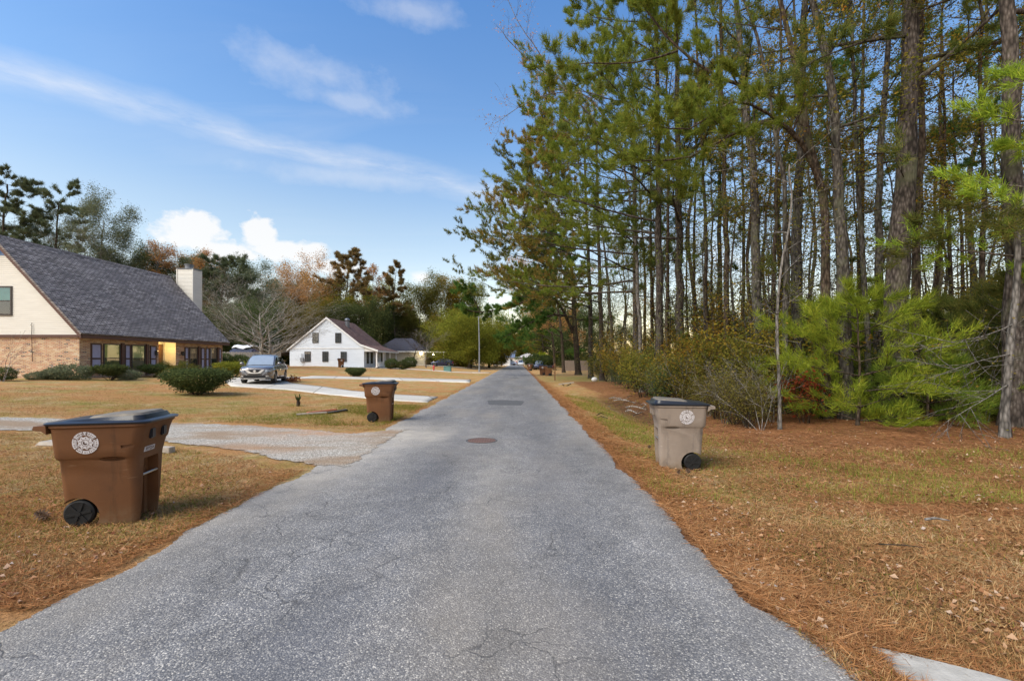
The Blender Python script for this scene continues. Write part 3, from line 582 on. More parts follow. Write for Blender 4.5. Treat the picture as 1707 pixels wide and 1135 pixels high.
# gravel drive on the left
gl = [G(-60, 694), G(60, 694), G(200, 699), G(330, 703), G(430, 707), G(520, 713), G(600, 719), G(655, 709)]
gr = [G(-60, 722), G(60, 722), G(150, 728), G(250, 741), G(330, 752), G(400, 762), G(462, 782), G(505, 790)]
gl[-1] = Vector((-2.35, gl[-1].y, 0)); gr[-1] = Vector((-2.35, 6.55, 0))
strip('gravel_drive', gl, gr, M['gravel'], 0.016, 30, 0.10, rim=1.0, rim_end=True, attrs={'dust': lambda x, y: 0.9 * math.exp(-((x + 4.6) / 1.2) ** 2 - ((y - 10.6) / 0.9) ** 2) + 0.6 * math.exp(-((x + 5.5) / 1.4) ** 2 - ((y - 8.4) / 0.5) ** 2)})
# concrete driveway: near arm, far arm joined round the parked car
strip('driveway', [G(730, 662), G(660, 658), G(600, 653), G(540, 645), G(485, 639), G(470, 633), G(490, 630), G(520, 628)],
      [G(712, 671), G(640, 667), G(560, 659), G(480, 650), G(430, 647), G(385, 644), G(374, 636), G(390, 630)], M['concrete'], 0.03, 8, 0.4, skirt=0.06)
strip('far_driveway', [G(785, 633), G(700, 631), G(620, 629), G(560, 627.5), G(520, 627)], [G(783, 638), G(700, 635), G(620, 632.5), G(550, 631), G(490, 631.5)], M['concrete'], 0.034, 4, 0.5, skirt=0.06)
strip('footpath', [gz(819, 62.5), gz(760, 62), gz(700, 61), gz(640, 60.5), gz(560, 57.5)], [gz(815, 61), gz(760, 60.5), gz(700, 59.5), gz(640, 59.2), gz(560, 56.3)], M['concrete'], 0.05, 3, 0.6, skirt=0.08)
strip('side_road', [gz(838, 80), gz(790, 82), gz(740, 84), gz(660, 86)], [gz(838, 84), gz(790, 88), gz(740, 92), gz(660, 95)], M['concrete_grey'], 0.06, 3, 1.0)
# concrete slab at the near right corner
bx = MB(); q = [G(1440, 1076), G(1560, 1112), G(1640, 1138), G(1800, 1190), G(1690, 1240), G(1500, 1135)]
bx.prism([(p.x, p.y, 0.012) for p in q], (0, 0, -0.10)); tag(bx.build('drive_apron', M['concrete_grey'], bevel=0.006), kind='structure')
# patch and manhole
q = [(812, 668), (838, 667), (871, 668.5), (874, 671), (868, 676), (840, 675.5), (815, 675)]
b = MB(); b.prism([(G(*p).x, G(*p).y, 0.016) for p in q], (0, 0, -0.03))
tag(b.build('road_patch', M['asphalt_patch'], bevel=0.003), kind='structure')
def manhole():
    c = G(803, 735); t = thing('manhole_cover', 'round rusty iron drain cover with gridded holes in the road', 'manhole cover', (c.x, c.y, 0.012))
    r = MB(); n = 36
    ro = [(0.325 * math.cos(a), 0.325 * math.sin(a), 0.004) for a in np.linspace(0, 2 * math.pi, n, endpoint=False)]
    ri = [(0.30 * math.cos(a), 0.30 * math.sin(a), 0.004) for a in np.linspace(0, 2 * math.pi, n, endpoint=False)]
    r.loft([[(x, y, -0.03) for x, y, z in ro], ro, ri, [(x, y, -0.03) for x, y, z in ri]], cap=False)
    r.build('rim', M['asphalt_patch'], t)
    g = MB()
    for i in range(-5, 6):
        hx = math.sqrt(max(0, 0.285 ** 2 - (i * .052) ** 2))
        g.box((0, i * .052, 0.0), (2 * hx, 0.022, 0.014)); 
        g.box((i * .052, 0, -0.002), (0.020, 2 * hx, 0.0145))
    g.cyl((0, 0, -0.016), (0, 0, 1), 0.298, 0.012, 36)
    g.build('grate', M['iron_rust'], t)
manhole()

# ---------------------------------------------------------------- wheelie carts
def boolean_cut(o, cutters):
    for c in cutters:
        md = o.modifiers.new('cut', 'BOOLEAN'); md.operation = 'DIFFERENCE'; md.solver = 'EXACT'; md.object = c
    bpy.context.view_layer.update()
    dg = bpy.context.evaluated_depsgraph_get()
    me = bpy.data.meshes.new_from_object(o.evaluated_get(dg)); o.modifiers.clear(); old = o.data; o.data = me; bpy.data.meshes.remove(old)
    for c in cutters: d = c.data; bpy.data.objects.remove(c); bpy.data.meshes.remove(d)
def rrect(x0, x1, hw, z, r, n=5, zfun=None):
    pts = []
    for cx, cy, a0 in ((x1 - r, hw - r, 0), (x0 + r, hw - r, 90), (x0 + r, -hw + r, 180), (x1 - r, -hw + r, 270)):
        for k in range(n):
            a = R(a0 + 90 * k / (n - 1)); pts.append((cx + r * math.cos(a), cy + r * math.sin(a), z))
    return pts
def make_cart(label, body_mat, loc, rz, sc, grp, dusty=False, number=True):
    """x: handle end (-) to lift-bar end (+)"""
    t = thing('wheelie_cart', label, 'wheelie cart', loc, rz, grp, sc)
    b = MB(); rings = []
    for z, x0, x1, hw, r in ((0.0, -0.33, 0.27, 0.215, 0.05), (0.02, -0.335, 0.275, 0.22, 0.06), (0.25, -0.355, 0.29, 0.24, 0.065), (0.5, -0.368, 0.295, 0.262, 0.07), (0.665, -0.376, 0.298, 0.276, 0.07), (0.685, -0.398, 0.30, 0.288, 0.075),
                         (0.70, -0.408, 0.302, 0.296, 0.08), (0.80, -0.414, 0.322, 0.306, 0.08), (0.83, -0.416, 0.342, 0.310, 0.08), (0.92, -0.42, 0.356, 0.320, 0.08), (0.985, -0.425, 0.378, 0.328, 0.08), (1.0, -0.435, 0.395, 0.342, 0.085), (1.022, -0.435, 0.395, 0.342, 0.085)):
        rings.append(rrect(x0, x1, hw, z, r))
    b.loft(rings); body = b.build('body', M[body_mat], t)
    cs = []
    cs.append(MB().cyl((-0.22, 0, 0.115), (0, 1, 0), 0.178, 1.2, 40).build('cutter', M[body_mat], t))
    cs.append(MB().box((-0.42, 0, 0.0), (0.40, 1.2, 0.25)).build('cutter', M[body_mat], t))
    cs.append(MB().box((0.300, 0, 0.31), (0.24, 0.32, 0.66), taper=0.86).build('cutter', M[body_mat], t))
    for sg in (-1, 1):
        cs.append(MB().sphere((0.10, sg * 0.300, 0.672), 1, 18, 10, (0.12, 0.07, 0.026)).build('cutter', M[body_mat], t))
        cs.append(MB().box((0.26, sg * 0.325, 0.80), (0.16, 0.07, 0.030), Matrix.Rotation(R(-5), 3, 'Y')).build('cutter', M[body_mat], t))
    boolean_cut(body, cs)
    me = body.data
    for p in me.polygons: p.use_smooth = True
    me.set_sharp_from_angle(angle=R(32))
    # lift pocket lining, bar and inner ribs
    p = MB(); p.box((0.20, -0.05, 0.28), (0.03, 0.03, 0.5)); p.box((0.20, 0.05, 0.28), (0.03, 0.03, 0.5)); p.build('pocket_rib', M[body_mat], t)
    MB().cyl((0.278, 0, 0.47), (0, 1, 0), 0.013, 0.34, 12).build('lift_bar', M['steel'], t, smooth=True)
    for yy in (-0.11, 0.11): MB().box((0.352, yy, 0.90), (0.05, 0.08, 0.11)).build('catch', M['lid_black'] if not dusty else M[body_mat], t, bevel=0.012)
    # handle lip at the back
    h = MB(); h.prism([(-0.42, -0.33, 0.94), (-0.425, -0.33, 1.02), (-0.52, -0.33, 1.02), (-0.53, -0.33, 0.995), (-0.52, -0.33, 0.978), (-0.46, -0.33, 0.97)], (0, 0.66, 0))
    h.build('handle', M[body_mat], t, smooth=True)
    # lid: rim, raised panel with a step
    l = MB(); l.loft([rrect(-0.465, 0.425, 0.350, 1.023, 0.09), rrect(-0.47, 0.43, 0.355, 1.04, 0.09), rrect(-0.455, 0.418, 0.34, 1.05, 0.09),
                      rrect(-0.38, 0.37, 0.30, 1.056, 0.09), [(x, y, 1.068 + 0.032 * sm((x + 0.3) / 0.6)) for x, y, z in rrect(-0.31, 0.345, 0.275, 0, 0.08)]], cap=True)
    lid = l.build('lid', M['lid_black'], t, smooth=True)
    pn = MB(); pn.loft([[(x, y, 1.062 + 0.032 * sm((x + 0.3) / 0.6)) for x, y, z in rrect(-0.16, 0.335, 0.26, 0, 0.07)], [(x, y, 1.090 + 0.030 * sm((x + 0.3) / 0.6)) for x, y, z in rrect(-0.12, 0.31, 0.235, 0, 0.07)]])
    pn.build('raised_panel', M['lid_dust'], lid, smooth=True)
    # wheels
    for sg in (-1, 1):
        w = MB(); prof = [(0.06, -.03), (0.115, -.034), (0.132, -.022), (0.134, 0), (0.132, .022), (0.115, .034), (0.06, .03)]
        n = 28; w.loft([[(-0.22 + r * math.cos(a), sg * 0.195 + y, 0.134 + r * math.sin(a)) for a in np.linspace(0, 2 * math.pi, n, endpoint=False)] for r, y in prof], cap=True)
        wh = w.build('wheel', M['black_plastic'], t, smooth=True)
        hb = MB()
        for k in range(6):
            a = R(60 * k + 12); hb.box((-0.22 + 0.065 * math.cos(a), sg * 0.228, 0.134 + 0.065 * math.sin(a)), (0.095, 0.014, 0.026), Matrix.Rotation(-a, 3, 'Y'))
        hb.cyl((-0.22, sg * 0.23, 0.134), (0, 1, 0), 0.026, 0.022, 14); hb.build('hub', M['black_plastic'], wh)
    MB().cyl((-0.22, 0, 0.134), (0, 1, 0), 0.012, 0.38, 8).build('axle', M['steel'], t)
    # round city seal printed on each side, and the number plate
    for sg in (-1, 1):
        def pt(u, v, o): 
            zz = 0.845 + v; hw = 0.308 + (zz - 0.80) * 0.10; return (-0.11 + u * (1 if sg < 0 else -1), sg * (hw + o), zz)
        R0 = 0.110
        s1 = MB(); s2 = MB()
        def ring(mb, r0, r1, a0, a1, o, n=14):
            vs = []; 
            for k in range(n + 1):
                a = R(a0 + (a1 - a0) * k / n); vs += [pt(r0 * math.cos(a), r0 * math.sin(a), o), pt(r1 * math.cos(a), r1 * math.sin(a), o)]
            mb.add(vs, [(2 * k, 2 * k + 1, 2 * k + 3, 2 * k + 2) for k in range(n)])
        for a0, a1 in ((-26, 22), (30, 78), (82, 98), (102, 150), (156, 214), (220, 250), (253, 287), (290, 330)): ring(s1, R0 * .70, R0, a0, a1, 0.003)
        # inner emblem: a shield-like boss with a scalloped edge and rays
        n = 60; vs = [pt(0, 0, 0.003)] + [pt(R0 * (0.56 + 0.05 * math.cos(9 * a)) * math.cos(a), R0 * (0.56 + 0.05 * math.cos(9 * a)) * math.sin(a), 0.003) for a in np.linspace(0, 2 * math.pi, n, endpoint=False)]
        s1.add(vs, [(0, 1 + k, 1 + (k + 1) % n) for k in range(n)])
        ring(s1, R0 * .63, R0 * .67, 0, 70, 0.003); ring(s1, R0 * .63, R0 * .67, 110, 250, 0.003); ring(s1, R0 * .63, R0 * .67, 290, 360, 0.003)
        rr = random.Random(4)
        for k in range(34):                                      # worn strokes of the lettering round the rim
            a = 360 / 34 * k + rr.uniform(-2, 2); w_ = rr.uniform(1.6, 3.0); r0 = R0 * rr.uniform(.74, .79); r1 = R0 * rr.uniform(.9, .95)
            ring(s2, r0, r1, a, a + w_, 0.0042, 1)
            if rr.random() < .6: ring(s2, R0 * rr.uniform(.8, .85), R0 * .88, a, a + 5.5, 0.0043, 1)
        ring(s2, R0 * .27, R0 * .31, 0, 360, 0.0042, 24)
        for k in range(9): a = 40 * k; ring(s2, R0 * .36, R0 * .5, a, a + 6, 0.0042, 1)
        for k in range(7): ring(s2, R0 * rr.uniform(.05, .2), R0 * rr.uniform(.1, .24), rr.uniform(0, 360), rr.uniform(0, 360), 0.0042, 4)
        se = s1.build('seal', M['print_white'], t, fix=False); s2.build('seal_lettering', M['print_brown'], se, fix=False)
    if number:
        cu = bpy.data.curves.new('number', 'FONT'); cu.body = '958254'; cu.size = 0.050; cu.align_x = 'CENTER'; cu.offset = 0.0012
        to = bpy.data.objects.new('number', cu); COL.objects.link(to); bpy.context.view_layer.update()
        me = bpy.data.meshes.new_from_object(to.evaluated_get(bpy.context.evaluated_depsgraph_get())); bpy.data.objects.remove(to)
        pl = MB(); pl.box((0.308, -0.06, 0.735), (0.006, 0.19, 0.052), Matrix.Rotation(R(11), 3, 'Y')); pl = pl.build('number_plate', M['print_white'], t)
        me.materials.append(M['print_brown']); o = bpy.data.objects.new('number', me); COL.objects.link(o); o.parent = pl
        o.matrix_local = Matrix.Translation((0.3095, -0.06, 0.7185)) @ Matrix.Rotation(R(11), 4, 'Y') @ Matrix.Rotation(R(90), 4, 'Z') @ Matrix.Rotation(R(90), 4, 'X')
    return t
def cart_at(px, py, Y=None): 
    return G(px, py)
make_cart('largest brown wheelie cart with white seal, nearest at the left of the road', 'cart_brown', (-4.192, 4.79, 0.0), R(13), 1.0, 'wheelie carts along the road')
make_cart('brown wheelie cart with dusty black lid between the gravel and concrete drives', 'cart_brown', (-3.704, 12.43, 0.0), R(7), 1.0, 'wheelie carts along the road', number=False)
make_cart('faded tan wheelie cart with black lid on the verge by the woods', 'cart_faded', (2.527, 7.316, terrain(2.55, 7.37)), R(173), 0.99, 'wheelie carts along the road', dusty=True, number=False)
for (px, Y, rz, lab, mt) in ((568, 56.3, 200, 'brown wheelie cart standing against the white clapboard house wall', 'cart_brown'), (905, 51.5, 150, 'left one of the two dark carts beside the mailbox', 'cart_brown'),
                         (914, 49.5, 160, 'right one of the two dark carts beside the mailbox, a pale stripe on its edge', 'cart_brown'), (883, 74, 150, 'farthest brown cart at the right kerb beyond the mailbox', 'cart_brown')):
    p = gz(px, Y); make_cart(lab, mt, (p.x, p.y, p.z), R(rz), 1.02, 'wheelie carts far along the street', number=False)

# ---------------------------------------------------------------- brick house
def clap(mb, x0f, x1f, z0, z1, lap, pt, proud=0.026):
    """horizontal clapboards between x0f(z) and x1f(z); pt(u, z, out) places a point"""
    z = z0
    while z < z1 - 1e-4:
        zt = min(z + lap, z1)
        a0, a1, b0, b1 = x0f(z), x1f(z), x0f(zt), x1f(zt)
        if a1 - a0 > 0.02:
            vs = [pt(a0, z, proud), pt(a1, z, proud), pt(b1, zt, 0.002), pt(b0, zt, 0.002), pt(a0, z, 0.0), pt(a1, z, 0.0)]
            mb.add(vs, [(0, 1, 2, 3), (4, 5, 1, 0)])
        z = zt
def window(parent, pt, u0, u1, z0, z1, frame, upper=None, lower=None, mull=True, name='window', bars=0, fw=0.06):
    """pt(u, z, out): out > 0 stands proud of the wall. frame mesh + pane and blind below it"""
    f = MB()
    def bar(a, b, c, d, o=0.05):
        vs = [pt(a, c, 0.0), pt(b, c, 0.0), pt(b, d, 0.0), pt(a, d, 0.0), pt(a, c, o), pt(b, c, o), pt(b, d, o), pt(a, d, o)]
        f.add(vs, [(3, 2, 1, 0), (4, 5, 6, 7), (0, 1, 5, 4), (1, 2, 6, 5), (2, 3, 7, 6), (3, 0, 4, 7)])
    bar(u0 - fw, u0, z0 - fw, z1 + fw); bar(u1, u1 + fw, z0 - fw, z1 + fw); bar(u0, u1, z1, z1 + fw, 0.048); bar(u0, u1, z0 - fw, z0, 0.06)
    zm = (z0 + z1) / 2
    if mull: bar(u0, u1, zm - 0.025, zm + 0.025, 0.04)
    for k in range(bars):
        u = u0 + (u1 - u0) * (k + 1) / (bars + 1); bar(u - 0.012, u + 0.012, z0, z1, 0.034)
    if bars:
        for q in (.25, .75): zz = z0 + (z1 - z0) * q; bar(u0, u1, zz - .012, zz + .012, 0.033)
    fo = f.build(name, M[frame], parent)
    MB().poly([pt(u0, z0, 0.022), pt(u1, z0, 0.022), pt(u1, z1, 0.022), pt(u0, z1, 0.022)]).build('pane', M['window_glass'], fo, fix=False)
    if upper: MB().poly([pt(u0, zm, 0.012), pt(u1, zm, 0.012), pt(u1, z1, 0.012), pt(u0, z1, 0.012)]).build('blind', M[upper], fo, fix=False)
    MB().poly([pt(u0, z0, 0.010), pt(u1, z0, 0.010), pt(u1, zm if upper else z1, 0.010), pt(u0, zm if upper else z1, 0.010)]).build('screen', M[lower or 'dark_inside'], fo, fix=False)
    return fo
def brick_house():
    XW, Y1, Y2, ZE, SL = -25.0, 26.0, 38.6, 3.02, 1.095
    XR = -29.6; XE = XW + .45; ZV = 3.12; ZR = ZV + (XE - XR) * SL; XB = 2 * XR - XW; gz0 = 0.45
    t = thing('brick_house', 'tan brick house with steep grey shingle roof, cream gable and white chimney', 'house', (XW, Y1, gz0))
    def L(x, y, z): return (x - XW, y - Y1, z - gz0)
    # brick walls with a recess for the entry
    EY0, EY1 = 31.75, 33.35
    w = MB()
    w.add([L(XB, Y1, gz0), L(XW, Y1, gz0), L(XW, Y1, ZE), L(XB, Y1, ZE)], [(0, 1, 2, 3)])
    for a, b_ in ((Y1, EY0), (EY1, Y2)): w.add([L(XW, a, gz0), L(XW, b_, gz0), L(XW, b_, ZE), L(XW, a, ZE)], [(0, 1, 2, 3)])
    w.add([L(XW, EY0, gz0), L(XW - .8, EY0, gz0), L(XW - .8, EY0, ZE), L(XW, EY0, ZE)], [(0, 1, 2, 3)])
    w.add([L(XW, Y2, gz0), L(XB, Y2, gz0), L(XB, Y2, ZV + .44), L(XR, Y2, ZR - .05), L(XW, Y2, ZV + .44)], [(0, 1, 2, 3, 4)])
    w.add([L(XB, Y1, gz0), L(XB, Y2, gz0), L(XB, Y2, ZE), L(XB, Y1, ZE)], [(0, 1, 2, 3)])
    w.build('wall', M['brick_tan'], t, fix=False)
    # entry: yellow-lit cream boards, door, lamp
    e = MB(); clap(e, lambda z: EY0, lambda z: EY1, gz0 + .2, ZE, 0.12, lambda u, z, o: L(XW - .8 + o, u, z)); clap(e, lambda z: XW - .8, lambda z: XW, gz0 + .2, ZE, 0.12, lambda u, z, o: L(u, EY1 - o, z))
    e.build('entry_siding', M['cream_siding'], t, fix=False)
    MB().box(L(XW - 0.4, (EY0 + EY1) / 2, gz0 + .12), (.8, EY1 - EY0, .24)).build('door_step', M['concrete_grey'], t)
    d = MB(); d.box(L(XW - .74, 32.55, gz0 + 1.3), (.06, 1.0, 2.1)); 
    for k in range(5): d.box(L(XW - .705, 32.55, gz0 + .5 + k * .42), (.012, .8, .32))
    d.build('door', M['door_wood'], t, bevel=.006)
    lp = MB(); lp.cyl(L(XW - .45, 32.1, ZE - .13), (0, 0, 1), .10, .12, 14, .06); lo = lp.build('porch_lamp', M['lamp_glow'], t)
    ld = bpy.data.lights.new('porch_light', 'POINT'); ld.energy = 30; ld.color = (1, .66, .22); ld.shadow_soft_size = .12
    lb = bpy.data.objects.new('porch_light', ld); COL.objects.link(lb); lb.parent = t; lb.location = L(XW - .35, 32.3, ZE - .4)
    # gable boards and trim
    g = MB(); x0 = lambda z: 2 * XR - x1(z)
    x1 = lambda z: min(XW, XE - .04 - (z - ZV) / SL)
    clap(g, x0, x1, ZE + .1, ZR - .9, 0.115, lambda u, z, o: L(u, Y1 - .03 - o, z)); g.build('gable_siding', M['cream_siding'], t, fix=False)
    gb = MB(); gb.add([L(XB, Y1 - .028, ZE), L(XW, Y1 - .028, ZE), L(XW, Y1 - .028, ZV + .44), L(XR, Y1 - .028, ZR - .05), L(XB, Y1 - .028, ZV + .44)], [(0, 1, 2, 3, 4)]); gb.build('gable_wall', M['cream_siding'], t, fix=False)
    bp = MB(); bp.add([L(XR - 1.0, Y1 - .05, ZR - 1.05), L(XR + 1.0, Y1 - .05, ZR - 1.05), L(XR, Y1 - .05, ZR)], [(0, 1, 2)]); bp.build('gable_vent', M['blue_panel'], t, fix=False)
    tr = MB(); tr.box(L((XW + XB) / 2, Y1 - .05, ZE + .03), (XW - XB + .1, .1, .16))
    # rake boards
    for sgn in (1, -1):
        p0 = Vector(L(XE, Y1 - .38, ZV - .01)); p1 = Vector(L(XR, Y1 - .38, ZR - .01)); 
        if sgn < 0: p0.x = 2 * (XR - XW) - p0.x; 
        dz = Vector((0, 0, -.24)); tr.prism([p0, p1, p1 + dz, p0 + dz], (0, .04, 0))
    tr.box(L(XE - .035, (Y1 + Y2) / 2, ZV - .10), (.05, Y2 - Y1 + .55, .18)); tr.build('fascia', M['brown_trim'], t)
    so_ = MB(); so_.box(L(XW + .19, (Y1 + Y2) / 2, ZE + .03), (.38, Y2 - Y1 + .5, .03)); so_.build('soffit', M['brown_trim'], t)
    # roof slabs
    r = MB(); th = .10
    def slab(xa, za, xb, zb):
        n = Vector((zb - za, 0, -(xb - xa))).normalized(); n = n if n.z > 0 else -n
        vs = []
        for (x, z) in ((xa, za), (xb, zb)):
            for y in (Y1 - .42, Y2 + .2): vs += [Vector(L(x, y, z)), Vector(L(x, y, z)) + n * th]
        r.add(vs, [(1, 3, 7, 5), (0, 4, 6, 2), (0, 1, 5, 4), (2, 6, 7, 3), (0, 2, 3, 1), (4, 5, 7, 6)])
    slab(XE, ZV, XR, ZR); slab(2 * XR - XE, ZV, XR, ZR)
    ro = r.build('roof', M['shingle_grey'], t)
    rc = MB(); rc.prism([L(XR - .16, Y1 - .44, ZR + .0), L(XR, Y1 - .44, ZR + .19), L(XR + .16, Y1 - .44, ZR + .0)], (0, Y2 - Y1 + .66, 0)); rc.build('ridge_cap', M['shingle_grey'], ro)
    # chimney beyond the far gable
    c0, c1, cy0, cy1, cz = -29.1, -27.76, 38.95, 40.0, 9.45
    c = MB(); 
    clap(c, lambda z: c0, lambda z: c1, gz0, cz, .115, lambda u, z, o: L(u, cy0 - o, z)); clap(c, lambda z: cy0, lambda z: cy1, gz0, cz, .115, lambda u, z, o: L(c1 + o, u, z))
    c.box(L((c0 + c1) / 2, (cy0 + cy1) / 2, (gz0 + cz) / 2), (c1 - c0, cy1 - cy0, cz - gz0)); 
    for xx, yy in ((c0, cy0), (c1, cy0), (c1, cy1)): c.box(L(xx, yy, (gz0 + cz) / 2), (.09, .09, cz - gz0 + .01))
    ch = c.build('chimney', M['cream_siding'], t)
    cp = MB(); cp.box(L((c0 + c1) / 2, (cy0 + cy1) / 2, cz + .04), (c1 - c0 + .1, cy1 - cy0 + .1, .07)); cp.cyl(L(-28.4, 39.4, cz + .24), (0, 0, 1), .30, .36, 18); cp.cyl(L(-28.4, 39.4, cz + .44), (0, 0, 1), .36, .07, 18)
    cp.build('chimney_cap', M['flue_metal'], ch)
    # front windows with shutters
    fr = lambda u, z, o: L(XW + o, u, z)
    zt, zb = 2.62, 0.98
    for (a, b_, up, lo2) in ((27.55, 28.6, 'blind_green', 'screen_green'), (29.55, 30.5, 'blind_pale', 'screen_green'), (34.75, 35.5, 'blind_tan', 'dark_inside'), (37.05, 37.8, 'blind_tan', 'dark_inside')):
        window(t, fr, a, b_, zb, zt, 'dark_frame', up, lo2)
    for (a, b_) in ((26.68, 27.35), (28.98, 29.4), (30.98, 31.5), (34.2, 34.58), (35.95, 36.35), (36.5, 36.88), (38.05, 38.4)):
        s = MB(); 
        def bar(u0, u1, z0, z1, o):
            s.box(L(XW + o / 2, (u0 + u1) / 2, (z0 + z1) / 2), (o, u1 - u0, z1 - z0))
        bar(a, a + .06, zb - .08, zt + .05, .06); bar(b_ - .06, b_, zb - .08, zt + .05, .06); bar(a + .06, b_ - .06, zt - .03, zt + .05, .058); bar(a + .06, b_ - .06, zb - .08, zb, .058); bar(a + .06, b_ - .06, 1.72, 1.82, .058)
        sh = s.build('shutter', M['shutter_frame'], t)
        lv = MB(); k = zb
        while k < zt - .06:
            lv.add([L(XW + .045, a + .06, k), L(XW + .045, b_ - .06, k), L(XW + .02, b_ - .06, k + .065), L(XW + .02, a + .06, k + .065)], [(0, 1, 2, 3)]); k += .065
        lv.build('louvre', M['shutter_lilac'], sh, fix=False)
    for u in (28.8, 30.72, 35.7, 38.0):
        pl = MB().box(L(XW + .05, u, 1.75), (.1, .2, 2.0)).build('pilaster', M['brown_trim'], t)
    # wall lanterns
    for u in (31.4, 33.9):
        ln = MB(); ln.cyl(L(XW + .12, u, 2.15), (0, 0, 1), .09, .26, 8, .06); ln.box(L(XW + .06, u, 2.3), (.12, .05, .05)); ln.box(L(XW + .02, u, 2.2), (.04, .1, .22)); ln.cyl(L(XW + .12, u, 2.31), (0, 0, 1), .11, .06, 8, .02); ln.build('wall_lantern', M['black_metal'], t)
    # gable window
    gw = lambda u, z, o: L(u, Y1 - .045 - o, z)
    window(t, gw, -30.2, -28.85, 4.3, 5.8, 'dark_frame', 'curtain_teal', 'dark_inside', fw=.09)
    # wire up the gable
    MB().tube([L(-27.6, Y1 - .07, 1.6), L(-27.62, Y1 - .09, 3.1), L(-27.6, Y1 - .1, 3.6), L(-27.66, Y1 - .1, 3.68), L(-27.58, Y1 - .1, 3.76), L(-27.62, Y1 - .1, 3.8)], .014, 6).build('service_wire', M['black_metal'], t)
brick_house()

